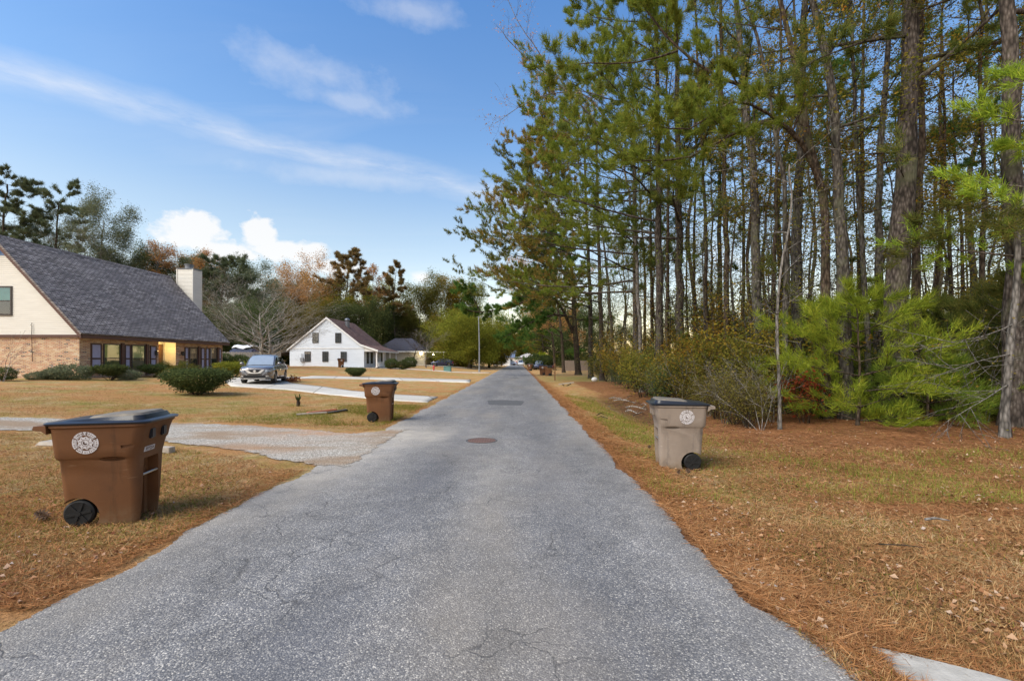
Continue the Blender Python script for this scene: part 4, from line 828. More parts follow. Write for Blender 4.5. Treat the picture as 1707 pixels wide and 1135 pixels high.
# ---------------------------------------------------------------- white house
def white_house():
    Y1, Y2 = 58.0, 67.6; XL, XRt, XP = -29.0, -19.55, -18.0; z0 = 0.62; ZE = 3.0
    XR = -24.3; ZR = 7.05; s = .82
    t = thing('white_house', 'white clapboard house with brown shingle roof and a side porch', 'house', (XR, Y1, z0))
    def L(x, y, z): return (x - XR, y - Y1, z - z0)
    x1 = lambda z: XRt if z <= 3.35 else XR + (ZR - z) / .80
    x0 = lambda z: XL if z <= 3.2 else XR - (ZR - z) / s
    w = MB(); clap(w, x0, x1, z0, ZR - .1, .16, lambda u, z, o: L(u, Y1 - o, z), .018)
    clap(w, lambda z: Y1, lambda z: Y2, z0, 3.3, .16, lambda u, z, o: L(XRt + o, u, z), .018)
    w.box(L((XL + XRt) / 2, (Y1 + Y2) / 2, (z0 + 3.1) / 2), (XRt - XL - .02, Y2 - Y1 - .02, 3.1 - z0)); w.prism([L(XL, Y1 + .01, 3.1), L(XRt, Y1 + .01, 3.1), L(XR + (ZR - 3.4) / .8, Y1 + .01, 3.4), L(XR, Y1 + .01, ZR - .05)], (0, Y2 - Y1 - .02, 0))
    w.build('wall', M['white_siding'], t, fix=False)
    MB().box(L((XL + XRt) / 2, (Y1 + Y2) / 2, z0 - .1), (XRt - XL + .04, Y2 - Y1 + .04, .3)).build('foundation', M['concrete_grey'], t)
    MB().box(L((XL + XRt) / 2, Y1 - .02, 3.22), (XRt - XL, .05, .09)).build('band_board', M['white_paint'], t)
    r = MB(); th = .1
    def slab(pts, yo0=.1, yo1=.3):
        # pts: profile of the slope from ridge to eave
        for (xa, za), (xb, zb) in zip(pts[:-1], pts[1:]):
            vs = []
            for (x, z) in ((xa, za), (xb, zb)):
                for y in (Y1 - yo0, Y2 + yo1): vs += [L(x, y, z), L(x, y, z + th)]
            r.add(vs, [(1, 3, 7, 5), (0, 4, 6, 2), (0, 1, 5, 4), (2, 6, 7, 3), (0, 2, 3, 1), (4, 5, 7, 6)])
    slab([(XR, ZR), (-20.0, 3.62)]); slab([(-19.998, 3.62), (XP + .25, 2.86)], .1, .3); slab([(XR, ZR), (XL - .35, ZR - (XR - XL + .35) * s)])
    ro = r.build('roof', M['shingle_brown'], t)
    MB().cyl(L(XR + 1.05, Y1 + 4.2, ZR - .45), (0, 0, 1), .28, .9, 12).sphere(L(XR + 1.05, Y1 + 4.2, ZR + .12), .36, 12, 8, (1, 1, .75)).build('roof_vent', M['flue_metal'], ro, smooth=True)
    # white rake boards
    k = MB()
    for a, b_ in (((XR, ZR), (-20.0, 3.62)), ((-20.0, 3.62), (XP + .25, 2.86)), ((XR, ZR), (XL - .35, ZR - (XR - XL + .35) * s))):
        k.prism([L(a[0], Y1 - .14, a[1] + .125), L(b_[0], Y1 - .14, b_[1] + .125), L(b_[0], Y1 - .14, b_[1] - .10), L(a[0], Y1 - .14, a[1] - .10)], (0, .038, 0))
    k.box(L(XP + .26, (Y1 + Y2) / 2, 2.83), (.05, Y2 - Y1 + .6, .17)); k.prism([L(XRt, Y1 + .02, 2.8), L(XP + .1, Y1 + .02, 2.8), L(XP + .1, Y1 + .02, 2.9), L(XRt, Y1 + .02, 3.4)], (0, .04, 0))
    k.build('trim', M['white_paint'], t)
    # porch: posts, floor, rail
    MB().box(L((XRt + XP) / 2, (Y1 + Y2) / 2, z0 + .05), (XP - XRt, Y2 - Y1, .2)).build('porch_floor', M['concrete_grey'], t)
    for y in (Y1 + .2, Y1 + 3.1, Y1 + 6.2, Y2 - .1): MB().box(L(XP, y, (z0 + 2.85) / 2 + .05), (.17, .17, 2.85 - z0 - .1)).box(L(XP, y, 2.72), (.24, .24, .1)).box(L(XP, y, z0 + .22), (.24, .24, .14)).build('porch_post', M['white_paint'], t)
    rl = MB(); rl.box(L(XP, Y1 + 1.65, z0 + .85), (.06, 2.7, .07)); rl.box(L(XP, Y1 + 1.65, z0 + .25), (.05, 2.7, .06))
    for q in range(12): rl.box(L(XP, Y1 + .45 + q * .22, z0 + .55), (.035, .035, .55))
    rl.build('porch_rail', M['white_paint'], t)
    g = lambda u, z, o: L(u, Y1 - .02 - o, z)
    for px, (a, b_) in ((513, (637, 690)), (542.5, (637, 690)), (573, (638, 690)), (526, (530, 583)), (564, (531, 583))):
        zt = 1.65 + (601 - (400 + a / 3.414)) * 58 / 760; zb = 1.65 + (601 - (400 + b_ / 3.414)) * 58 / 760; u = (px - 863) / 760 * 58
        window(t, g, u - .33, u + .33, zb, zt, 'dark_frame', None, 'curtain_grey', bars=1, fw=.05)
    sd = lambda u, z, o: L(XRt + .02 + o, u, z)
    for (a, b_) in ((Y1 + 1.0, Y1 + 1.7), (Y1 + 2.6, Y1 + 3.3), (Y1 + 7.2, Y1 + 8.0)): window(t, sd, a, b_, 1.3, 2.7, 'dark_frame', None, None, bars=1, fw=.05)
    MB().box(L(XRt + .04, Y1 + 5.1, z0 + 1.15), (.06, 1.0, 2.1)).build('door', M['door_wood'], t)
    # open lean-to on the left
    lt = MB(); lt.prism([L(XL, Y1 + .5, 2.95), L(XL - 3.0, Y1 + .5, 2.45), L(XL - 3.0, Y1 + .5, 2.33), L(XL, Y1 + .5, 2.83)], (0, 7, 0)); lt.build('carport_roof', M['dark_frame'], t)
    for x, y in ((XL - 2.8, Y1 + .7), (XL - .2, Y1 + .7), (XL - 2.8, Y1 + 7), (XL - 1.5, Y1 + 7)): MB().box(L(x, y, (z0 + 2.4) / 2), (.13, .13, 2.4 - z0)).build('carport_post', M['dark_frame'], t)
    MB().box(L(XL - .9, Y1 + 3.5, 1.5), (1.0, .06, 1.5)).build('carport_screen', M['wood_weathered'], t)
    # meter box
    MB().box(L(-27.4, Y1 - .12, 1.75), (.35, .2, .5)).cyl(L(-27.4, Y1 - .12, 2.25), (0, 0, 1), .04, .6, 8).build('meter_box', M['grey_metal'], t)
white_house()
# ---------------------------------------------------------------- cars
def car(name, label, cat, loc, rz, paint, L=4.69, W=1.84, Hh=1.70, wb=2.70, wr=.355, hood=1.04, belt=1.10, nose=.88, detail=True, group=None, rear_cut=2.05, ws_top=.35, ws_bot=1.15, screen='windscreen', sc=1.0):
    t = thing(name, label, cat, loc, rz, group, sc)
    hl, hw = L / 2, W / 2
    def half(x):
        f = max(0, (x - (hl - .75)) / .75); r = max(0, (-x - (hl - .55)) / .55); return hw * (1 - .26 * f ** 2.6 - .16 * r ** 2.6)
    def top(x):
        if x > ws_bot: return hood + (nose - hood) * ((x - ws_bot) / (hl - ws_bot)) ** 2.2
        return hood + (belt - hood) * sm((ws_bot - x) / 1.0)
    def bot(x): return .22 + .12 * max(0, (abs(x) - (hl - .5)) / .5) ** 2
    b = MB(); rings = []; xs = [hl, hl - .03, hl - .1, hl - .22, hl - .4, hl - .6, hl - .85] + list(np.linspace(hl - 1.1, -hl + .6, 15)) + [-hl + .4, -hl + .2, -hl + .08, -hl + .02, -hl]
    for x in xs:
        w, zt, zb = half(x), top(x), bot(x); e = 0.0
        if x > hl - .12: e = ((x - hl + .12) / .12) ** 2 * .1
        if x < -hl + .1: e = ((-x - hl + .1) / .1) ** 2 * .08
        zt -= e * 1.2; zb += e; h = zt - zb
        half_r = [(w * .84, zb), (w * .955, zb + .05), (w * .975, zb + .16 * h), (w * .965, zb + .26 * h), (w * 1.0, zb + .55 * h), (w * 1.0, zb + .74 * h), (w * .965, zb + .80 * h), (w * .94, zb + .93 * h), (w * .86, zt - .005), (w * .5, zt + .022), (0, zt + .03)]
        ring = [(x, y, z) for y, z in half_r] + [(x, -y, z) for y, z in half_r[-2::-1]]
        rings.append(ring)
    b.loft(rings); body = b.build('body', M[paint], t)
    cs = []
    for sx in (wb / 2, -wb / 2):
        cs.append(MB().cyl((sx, 0, wr), (0, 1, 0), wr + .055, W + 1, 36).build('cutter', M[paint], t))
    boolean_cut(body, cs)
    for p in body.data.polygons: p.use_smooth = True
    body.data.set_sharp_from_angle(angle=R(32))
    MB().box((0, 0, .40), (L - .5, W - .5, .25)).build('underbody', M['black_plastic'], t)
    # cabin
    zb = belt - .03; zt = Hh - .05; rw = hw * .70; bw = hw * .90; rt = -(hl - 1.0) + .25; rb = -rear_cut
    c = MB(); N = 9
    prof = [(ws_bot, hood - .02, bw * .93), ((ws_bot + ws_top) / 2 + .02, (hood + zt) / 2 + .06, (bw + rw) / 2), (ws_top, zt, rw), (ws_top - .5, zt + .045, rw * 1.02), ((ws_top + rt) / 2, zt + .05, rw * 1.02), (rt + .3, zt + .02, rw), (rt, zt - .02, rw * .97), ((rt + rb) / 2 - .06, (zt + zb) / 2 + .06, (bw + rw) / 2 * .96), (rb, zb, bw * .93)]
    rings = []
    for x, z, w in prof:
        lo = min(z, zb); bwx = bw * (1 - .07 * abs(x / hl))
        rings.append([(x, bwx, lo - .02), (x, bwx + (w - bwx) * .9, lo + (z - lo) * .9), (x, w * .93, z - .012 + .0), (x, w * .5, z + .018), (x, 0, z + .024), (x, -w * .5, z + .018), (x, -w * .93, z - .012), (x, -(bwx + (w - bwx) * .9), lo + (z - lo) * .9), (x, -bwx, lo - .02)])
    c.loft(rings, closed=False, cap=False)
    c.build('cabin', M[paint], t, smooth=True)
    # glass: screens and side windows, a few millimetres proud of the cabin
    def lerp(a, b_, k): return tuple(a[i] + (b_[i] - a[i]) * k for i in range(3))
    def scr(i0, i1, k0, k1, wsc, nm, mat, o):
        m = MB(); rows = []
        for k in (k0, (k0 + k1) / 2, k1):
            q = k * (i1 - i0); i = min(int(q), i1 - i0 - 1); f = q - i; A = prof[i0 + i]; B_ = prof[i0 + i + 1]; x, z, w = lerp(A, B_, f)
            nx = o; rows.append([(x + nx, w * wsc * y, z + (.024 if abs(y) < .3 else .018 if abs(y) < .7 else -.004) + abs(o) * .8) for y in (-1, -.5, 0, .5, 1)])
        m.loft(rows, closed=False, cap=False); m.build(nm, M[mat], t, smooth='all', fix=False)
    scr(0, 2, .06, .94, .90, 'windscreen', screen, .012); scr(6, 8, .1, .75, .85, 'rear_window', 'car_glass', -.012)
    for sg in (1, -1):
        zc0 = zb + .05; zc1 = zt - .07
        def sp(x, z):
            bwx = bw * (1 - .07 * abs(x / hl)); w = rw * 1.0; k = min(1.0, (z - (zb - .02)) / (zt - zb)); return (x, sg * (bwx + (w - bwx) * k * .96 + .014), z)
        fx = lambda z: ws_bot - .16 + (ws_top - ws_bot) * (z - zb) / (zt - zb) + .02
        bx_ = lambda z: rb + .34 + (rt - rb) * (z - zb) / (zt - zb)
        mid = (ws_top + rt) / 2 + .12
        for xa0, xa1, xb0, xb1 in ((fx(zc0) - .02, fx(zc1) - .05, mid + .05, mid + .05), (mid - .05, mid - .05, -wb / 2 + .25, -wb / 2 + .25), (-wb / 2 + .17, -wb / 2 + .17, bx_(zc0), bx_(zc1))):
            m = MB(); m.add([sp(xa0, zc0), sp(xb0, zc0), sp(xb1, zc1), sp(xa1, zc1)], [(0, 1, 2, 3)]); m.build('side_window', M['car_glass'], t, fix=False)
        if detail:
            mr = MB(); mr.sphere((ws_bot - .18, sg * (hw + .1), belt + .06), .13, 12, 8, (.6, 1, .72)); mr.box((ws_bot - .2, sg * (hw - .02), belt), (.08, .12, .05)); mr.build('wing_mirror', M[paint], t, smooth=True)
            MB().tube([(ws_top - .1, sg * rw * .93, zt + .03), (ws_top - .3, sg * rw * .95, zt + .085), (rt + .5, sg * rw * .95, zt + .08), (rt + .3, sg * rw * .93, zt + .02)], .018, 8).build('roof_rail', M['grey_metal'], t, smooth=True)
            for hx in (.15, -.95): MB().box((hx, sg * (hw + .012), belt - .14), (.2, .03, .035)).build('door_handle', M[paint], t, bevel=.008)
            MB().box((0, sg * (hw - .02), .26), (wb - .9, .08, .12)).build('sill', M['black_plastic'], t, bevel=.02)
    # front: the fascia pieces follow the rounding of the nose
    def fx_(y, z=.6): 
        a = abs(y) / hw; x = hl
        lo, hi = hl - 1.0, hl
        for _ in range(24):
            m_ = (lo + hi) / 2
            if half(m_) > abs(y) / .99: lo = m_
            else: hi = m_
        return lo
    def patch(nm, mat, top_, bot_, o=.012, th=.03, parent=None):
        m = MB(); n = 10; rows = []
        def res(pl):
            p = np.array(pl, float); d = np.r_[0, np.cumsum(np.hypot(*np.diff(p, axis=0).T))]; q = np.linspace(0, d[-1], n); return np.stack([np.interp(q, d, p[:, 0]), np.interp(q, d, p[:, 1])], -1)
        A, B_ = res(top_), res(bot_)
        fr = [[(fx_(p[0]) + o, p[0], p[1]) for p in (a, (a + b2) / 2, b2)] for a, b2 in zip(A, B_)]
        bk = [[(x - th - o, y, z) for x, y, z in r] for r in fr]
        m.loft([f + g[::-1] for f, g in zip(fr, bk)]); return m.build(nm, M[mat], parent or t)
    s = hw / .92
    for sg in (1, -1):
        patch('headlight', 'lamp_lens', [(sg * .56 * s, nose - .075), (sg * .72 * s, nose - .06), (sg * .86 * s, nose - .035)], [(sg * .54 * s, nose - .20), (sg * .72 * s, nose - .17), (sg * .86 * s, nose - .12)], .014)
        patch('tail_light', 'tail_red', [(sg * .5 * s, .1), (sg * .6 * s, .1)], [(sg * .5 * s, .08), (sg * .6 * s, .08)]) if False else None
        MB().box((-hl + .05, sg * hw * .8, belt - .22), (.12, .26, .2)).build('tail_light', M['tail_red'], t, bevel=.02)
        if detail: patch('fog_lamp', 'chrome', [(sg * .58 * s, .46), (sg * .72 * s, .47)], [(sg * .58 * s, .425), (sg * .72 * s, .435)], .016)
    if detail:
        gr = patch('grille', 'black_plastic', [(-.46, nose - .08), (0, nose - .06), (.46, nose - .08)], [(-.28, nose - .36), (0, nose - .37), (.28, nose - .36)], .008)
        for sg in (1, -1): patch('grille_bar', 'chrome', [(sg * .52, nose - .06), (sg * .30, nose - .29)], [(sg * .38, nose - .06), (sg * .20, nose - .20)], .03, parent=gr)
        patch('grille_bar', 'chrome', [(-.31, nose - .215), (0, nose - .225), (.31, nose - .215)], [(-.27, nose - .285), (0, nose - .295), (.27, nose - .285)], .032, parent=gr)
        MB().cyl((hl + .02, 0, nose - .145), (1, 0, 0), .062, .03, 20).box((hl + .03, 0, nose - .145), (.03, .17, .03)).build('badge', M['chrome'], gr)
        patch('intake', 'black_plastic', [(-.62, .475), (0, .48), (.62, .475)], [(-.52, .335), (0, .33), (.52, .335)], .012)
        patch('skid_strip', 'chrome', [(-.56, .318), (0, .312), (.56, .318)], [(-.56, .285), (0, .279), (.56, .285)], .02)
        for sg in (1, -1): patch('chrome_line', 'grey_metal', [(sg * .62, nose - .20), (sg * .42, .50)], [(sg * .58, nose - .205), (sg * .38, .50)], .012)
    for sx in (wb / 2, -wb / 2):
        for sg in (1, -1):
            w = MB(); n = 30; prof_w = [(wr * .62, -.1), (wr * .93, -.11), (wr, -.08), (wr, .08), (wr * .93, .11), (wr * .66, .105), (wr * .62, .08)]
            w.loft([[(sx + r * math.cos(a), sg * (hw - .13) + sg * y, wr + r * math.sin(a)) for a in np.linspace(0, 2 * math.pi, n, endpoint=False)] for r, y in prof_w], cap=True)
            wh = w.build('wheel', M['tyre'], t, smooth=True)
            h = MB()
            for k in range(5):
                for dd in (-.16, .16):
                    a = 2 * math.pi * k / 5 + dd; h.box((sx + wr * .33 * math.cos(a), sg * (hw - .035), wr + wr * .33 * math.sin(a)), (wr * .6, .02, wr * .11), Matrix.Rotation(-a, 3, 'Y'))
            h.cyl((sx, sg * (hw - .033), wr), (0, 1, 0), wr * .14, .03, 14)
            ri = [[(sx + r * math.cos(a), sg * (hw - .045 + o), wr + r * math.sin(a)) for a in np.linspace(0, 2 * math.pi, n, endpoint=False)] for r, o in ((wr * .66, .02), (wr * .60, .022), (wr * .58, 0))]
            h.loft(ri, cap=False); h.build('rim', M['rim_alloy'], wh)
    return t
SUVP = Vector((-15.85, 28.6, terrain(-15.85, 28.6) + .035))
car('parked_suv', 'grey sport utility car with chrome grille parked on the concrete drive by the brick house', 'car', SUVP, R(-90 + 16), 'suv_paint')
p = gz(738, 86); car('parked_hatchback', 'dark navy hatchback parked side on by the lit carport', 'car', (p.x, p.y, p.z + .08), R(180), 'navy_paint', L=4.2, W=1.78, Hh=1.48, wb=2.6, wr=.31, hood=.92, belt=.95, nose=.78, detail=False)
for px, Y, rz, pt_, lab, hh in ((851, 160, 180, 'silver_paint', 'pale blue sedan parked side on at the far end of the street', 1.45), (862, 166, 175, 'red_paint', 'small red car behind the pale blue sedan at the street end', 1.45)):
    p = gz(px, Y); car('parked_sedan', lab, 'car', (p.x, p.y, p.z + .03), R(rz), pt_, Hh=hh, wr=.31, hood=.92, belt=.95, nose=.78, detail=False, group='cars at the far end of the street')
p = gz(868, 150); car('far_suv', 'pale sport utility car facing the camera at the far end of the road', 'car', (p.x, p.y, .02), R(-90), 'pale_paint', detail=False, group='cars at the far end of the street', screen='car_glass')
p = gz(897, 84); car('covered_car', 'dark car with a bright bonnet half hidden by the bush beyond the carts', 'car', (p.x + .3, p.y, p.z), R(-100), 'navy_paint', detail=False, group='cars at the far end of the street')

# ---------------------------------------------------------------- street things
def street():
    p = gz(799, 66); t = thing('street_lamp', 'tall grey steel street lamp pole with a short arm at the left road edge', 'street lamp', p)
    MB().tube([(0, 0, -.1), (0, 0, 4), (-.1, 0, 8.1)], [.10, .085, .06], 12).build('pole', M['grey_metal'], t, smooth=True)
    MB().cyl((0, 0, .2), (0, 0, 1), .14, .5, 12).build('base', M['grey_metal'], t)
    MB().tube([(-.1, 0, 7.9), (.5, 0, 8.05), (1.1, -.1, 8.0)], .035, 8).build('arm', M['grey_metal'], t)
    MB().sphere((1.4, -.1, 7.98), .24, 12, 8, (1.6, .8, .45)).build('lamp_head', M['grey_metal'], t, smooth=True)
    p = gz(746, 61.5); t = thing('utility_box', 'squat green utility cabinet on the lawn beside the lamp pole', 'utility box', (p.x, p.y, p.z))
    MB().box((0, 0, .3), (.95, .75, .66)).build('cabinet', M['box_green'], t, bevel=.03); MB().box((0, -.01, .66), (1.0, .8, .12)).build('lid', M['box_green'], t, bevel=.03); MB().box((0, 0, -.02), (1.1, .9, .08)).build('base', M['concrete_grey'], t)
    p = gz(723, 60); t = thing('fire_hydrant', 'small red hydrant on the dry lawn left of the green cabinet', 'hydrant', p)
    MB().tube([(0, 0, -.05), (0, 0, .5), (.02, 0, .62), (.02, 0, .74)], [.1, .1, .12, .05], 10).build('barrel', M['red_paint'], t); MB().cyl((0, 0, .45), (1, 0, 0), .06, .36, 8).build('outlet', M['red_paint'], t)
    # street sign pole far left
    p = gz(835.5, 118); t = thing('sign_pole', 'thin dark pole at the far left road edge before the pale house', 'pole', p)
    MB().tube([(0, 0, -.1), (0, 0, 4.4)], .07, 8).build('pole', M['black_metal'], t); MB().box((0, -.08, 3.9), (.5, .03, .5)).build('sign_plate', M['grey_metal'], t)
    # mailbox
    p = gz(925, 37.5); t = thing('mailbox', 'black mailbox on a brown wooden post at the right road edge', 'mailbox', p)
    MB().box((0, 0, .62), (.1, .1, 1.6)).build('post', M['wood_post'], t, bevel=.01); MB().box((-.28, 0, 1.0), (.75, .09, .09)).box((-.2, 0, .78), (.4, .06, .06), Matrix.Rotation(R(45), 3, 'Y')).build('bracket', M['wood_post'], t)
    m = MB(); pr = [(-.09, 0), (.09, 0), (.09, .12), (.07, .18), (0, .21), (-.07, .18), (-.09, .12)]; m.prism([(-.62, y, 1.05 + z) for y, z in pr], (.55, 0, 0)); m.build('box', M['black_metal'], t, bevel=.008)
    MB().box((-.16, -.1, 1.16), (.03, .015, .18)).build('flag', M['red_paint'], t)
    # brown board fence among the trunks
    a, b = gz(939, 72), gz(1000, 70); t = thing('board_fence', 'weathered brown board fence behind the mailbox between tree trunks', 'fence', a); d = b - a; n = int(d.length / .16); f = MB()
    ang = math.atan2(d.y, d.x); rot = Matrix.Rotation(ang, 3, 'Z')
    for i in range(n): q = d * (i / n); f.box((q.x, q.y, .82 + .02 * math.sin(i * 3.1)), (.145, .025, 1.7), rot)
    f.build('board_panel', M['fence_brown'], t)
    for i in range(0, n, 14): q = d * (i / n); MB().box((q.x, q.y + .07, .85), (.11, .11, 1.85), rot).build('post', M['fence_brown'], t)
    r = MB()
    for z in (.35, 1.4): r.box((d.x / 2, d.y / 2 + .04, z), (d.length, .05, .09), rot)
    r.build('rail', M['fence_brown'], t)
    # grey fence behind the parked suv
    a, b = gz(366, 50), gz(470, 52); t = thing('picket_fence', 'pale grey board fence behind the parked grey car', 'fence', a); d = b - a; n = int(d.length / .16); f = MB(); ang = math.atan2(d.y, d.x); rot = Matrix.Rotation(ang, 3, 'Z')
    for i in range(n): q = d * (i / n); f.box((q.x, q.y, .86 + .02 * math.sin(i * 2.7)), (.145, .025, 1.75), rot)
    f.build('board_panel', M['fence_grey'], t)
    for i in range(0, n, 15): q = d * (i / n); MB().box((q.x, q.y + .08, .85), (.11, .11, 1.8), rot).build('post', M['fence_grey'], t)
    # covered boat / tarp behind the fence
    p = gz(408, 56); t = thing('covered_trailer', 'dark trailer under a white tarpaulin seen over the grey fence', 'trailer', p)
    MB().box((0, 0, 1.2), (3.6, 1.8, 1.9), taper=.8).build('body', M['navy_paint'], t, bevel=.2)
    MB().loft([[(-1.0 + i * .45, -.95, 2.25 + .12 * math.sin(i * 1.7)), (-1.0 + i * .45, -.5, 2.55 + .1 * math.sin(i * 2.1)), (-1.0 + i * .45, .6, 2.5), (-1.0 + i * .45, .6, 2.46), (-1.0 + i * .45, -.5, 2.5 + .1 * math.sin(i * 2.1)), (-1.0 + i * .45, -.95, 2.2 + .12 * math.sin(i * 1.7))] for i in range(6)]).build('tarpaulin', M['tarp_white'], t, smooth=True)
    # backboard among the trees
    p = gz(1022, 58); t = thing('basketball_hoop', 'white backboard on a pole half hidden by bushes between the trunks', 'basketball hoop', p)
    MB().tube([(0, .4, -.1), (0, .4, 2.6), (0, .15, 3.0)], .05, 8).build('pole', M['grey_metal'], t)
    z = 2.65; MB().prism([(-.5, 0, z + .42), (.5, 0, z + .42), (.52, 0, z), (.3, 0, z - .38), (-.3, 0, z - .38), (-.52, 0, z)], (0, .04, 0)).build('backboard', M['white_paint'], t)
    MB().tube([(.22 * math.cos(a), -.26 + .22 * math.sin(a), z - .25) for a in np.linspace(0, 2 * math.pi, 17)], .012, 6).build('rim', M['red_paint'], t)
street()

def far_houses():
    # tan garage with navy hip roof behind the white house
    Yb = 92; a = (640 - CX) / F * Yb; b = (712 - CX) / F * Yb; z0 = .75; t = thing('tan_garage', 'low tan house with dark navy hip roof and two lit lamps behind the white house', 'house', (a, Yb, z0))
    W_ = 640; w = b - a + .2; MB().box((w / 2 - 1, 4, 1.35), (w + 1.5 - .9, 8, 2.7)).build('wall', M['tan_wall'], t)
    MB().add([(-2.5, -.5, 2.75), (w - .7, -.5, 2.75), (w - .7, 8.5, 2.75), (-2.5, 8.5, 2.75), (1.2, 4, 5.6), (w - 4.2, 4, 5.6)], [(0, 1, 5, 4), (1, 2, 5), (2, 3, 4, 5), (3, 0, 4), (3, 2, 1, 0)]).build('roof', M['roof_navy'], t)
    MB().box((w / 2 - 1.2, -.52, 2.7), (w + 2.6, .06, .22)).build('fascia', M['white_paint'], t)
    MB().box((w + 1.2, 1.0, 2.62), (4.4, 3.4, .16)).build('carport_roof', M['white_paint'], t)
    MB().box((w + 3.2, -.4, 1.3), (.14, .14, 2.6)).build('carport_post', M['white_paint'], t)
    for px, dy, dz in ((701.5, -.75, 2.35), (722.5, -.75, 2.1)):
        x = (px - CX) / F * (Yb + dy) - a; l = MB().sphere((x, dy, dz), .2, 10, 6).build('lamp', M['lamp_white'], t)
        d = bpy.data.lights.new('lamp_light', 'POINT'); d.energy = 14; d.color = (1, .8, .45); d.shadow_soft_size = .15; o = bpy.data.objects.new('lamp_light', d); COL.objects.link(o); o.parent = t; o.location = (x - .3, dy - .25, dz - .15)
    # far end of the street
    def hut(nm, label, px, Y, wm, dm, hm, rh, wall, roof, name='far_house'):
        p = gz(px, Y); t = thing(name, label, 'house', p); MB().box((0, dm / 2, hm / 2), (wm, dm, hm)).build('wall', M[wall], t)
        MB().prism([(-wm / 2 - .4, -.4, hm), (wm / 2 + .4, -.4, hm), (0, -.4, hm + rh)], (0, dm + .8, 0)).build('roof', M[roof], t) if nm == 'gable' else MB().add([(-wm / 2 - .5, -.5, hm), (wm / 2 + .5, -.5, hm), (wm / 2 + .5, dm + .5, hm), (-wm / 2 - .5, dm + .5, hm), (-wm / 5, dm / 2, hm + rh), (wm / 5, dm / 2, hm + rh)], [(0, 1, 5, 4), (1, 2, 5), (2, 3, 4, 5), (3, 0, 4), (3, 2, 1, 0)]).build('roof', M[roof], t)
        for u in (-.25, .2): MB().box((u * wm, -.03, hm * .55), (wm * .13, .06, hm * .35)).build('window', M['dark_inside'], t)
        MB().box((.02 * wm, -.03, hm * .42), (wm * .08, .06, hm * .8)).build('door', M['brown_trim'], t)
        return t
    hut('gable', 'small white gabled house at the far left of the street end', 836, 150, 5.6, 8, 2.7, 1.9, 'white_paint', 'bluegrey' if False else 'roof_bluegrey')
    hut('hip', 'house with a broad blue grey roof closing the street end', 864, 215, 15, 9, 3.0, 3.6, 'white_paint', 'roof_bluegrey')
    hut('gable', 'pale house right of the street end, behind the pale car', 880, 160, 7.5, 8, 2.7, 1.7, 'tan_wall', 'tarp_white')
far_houses()

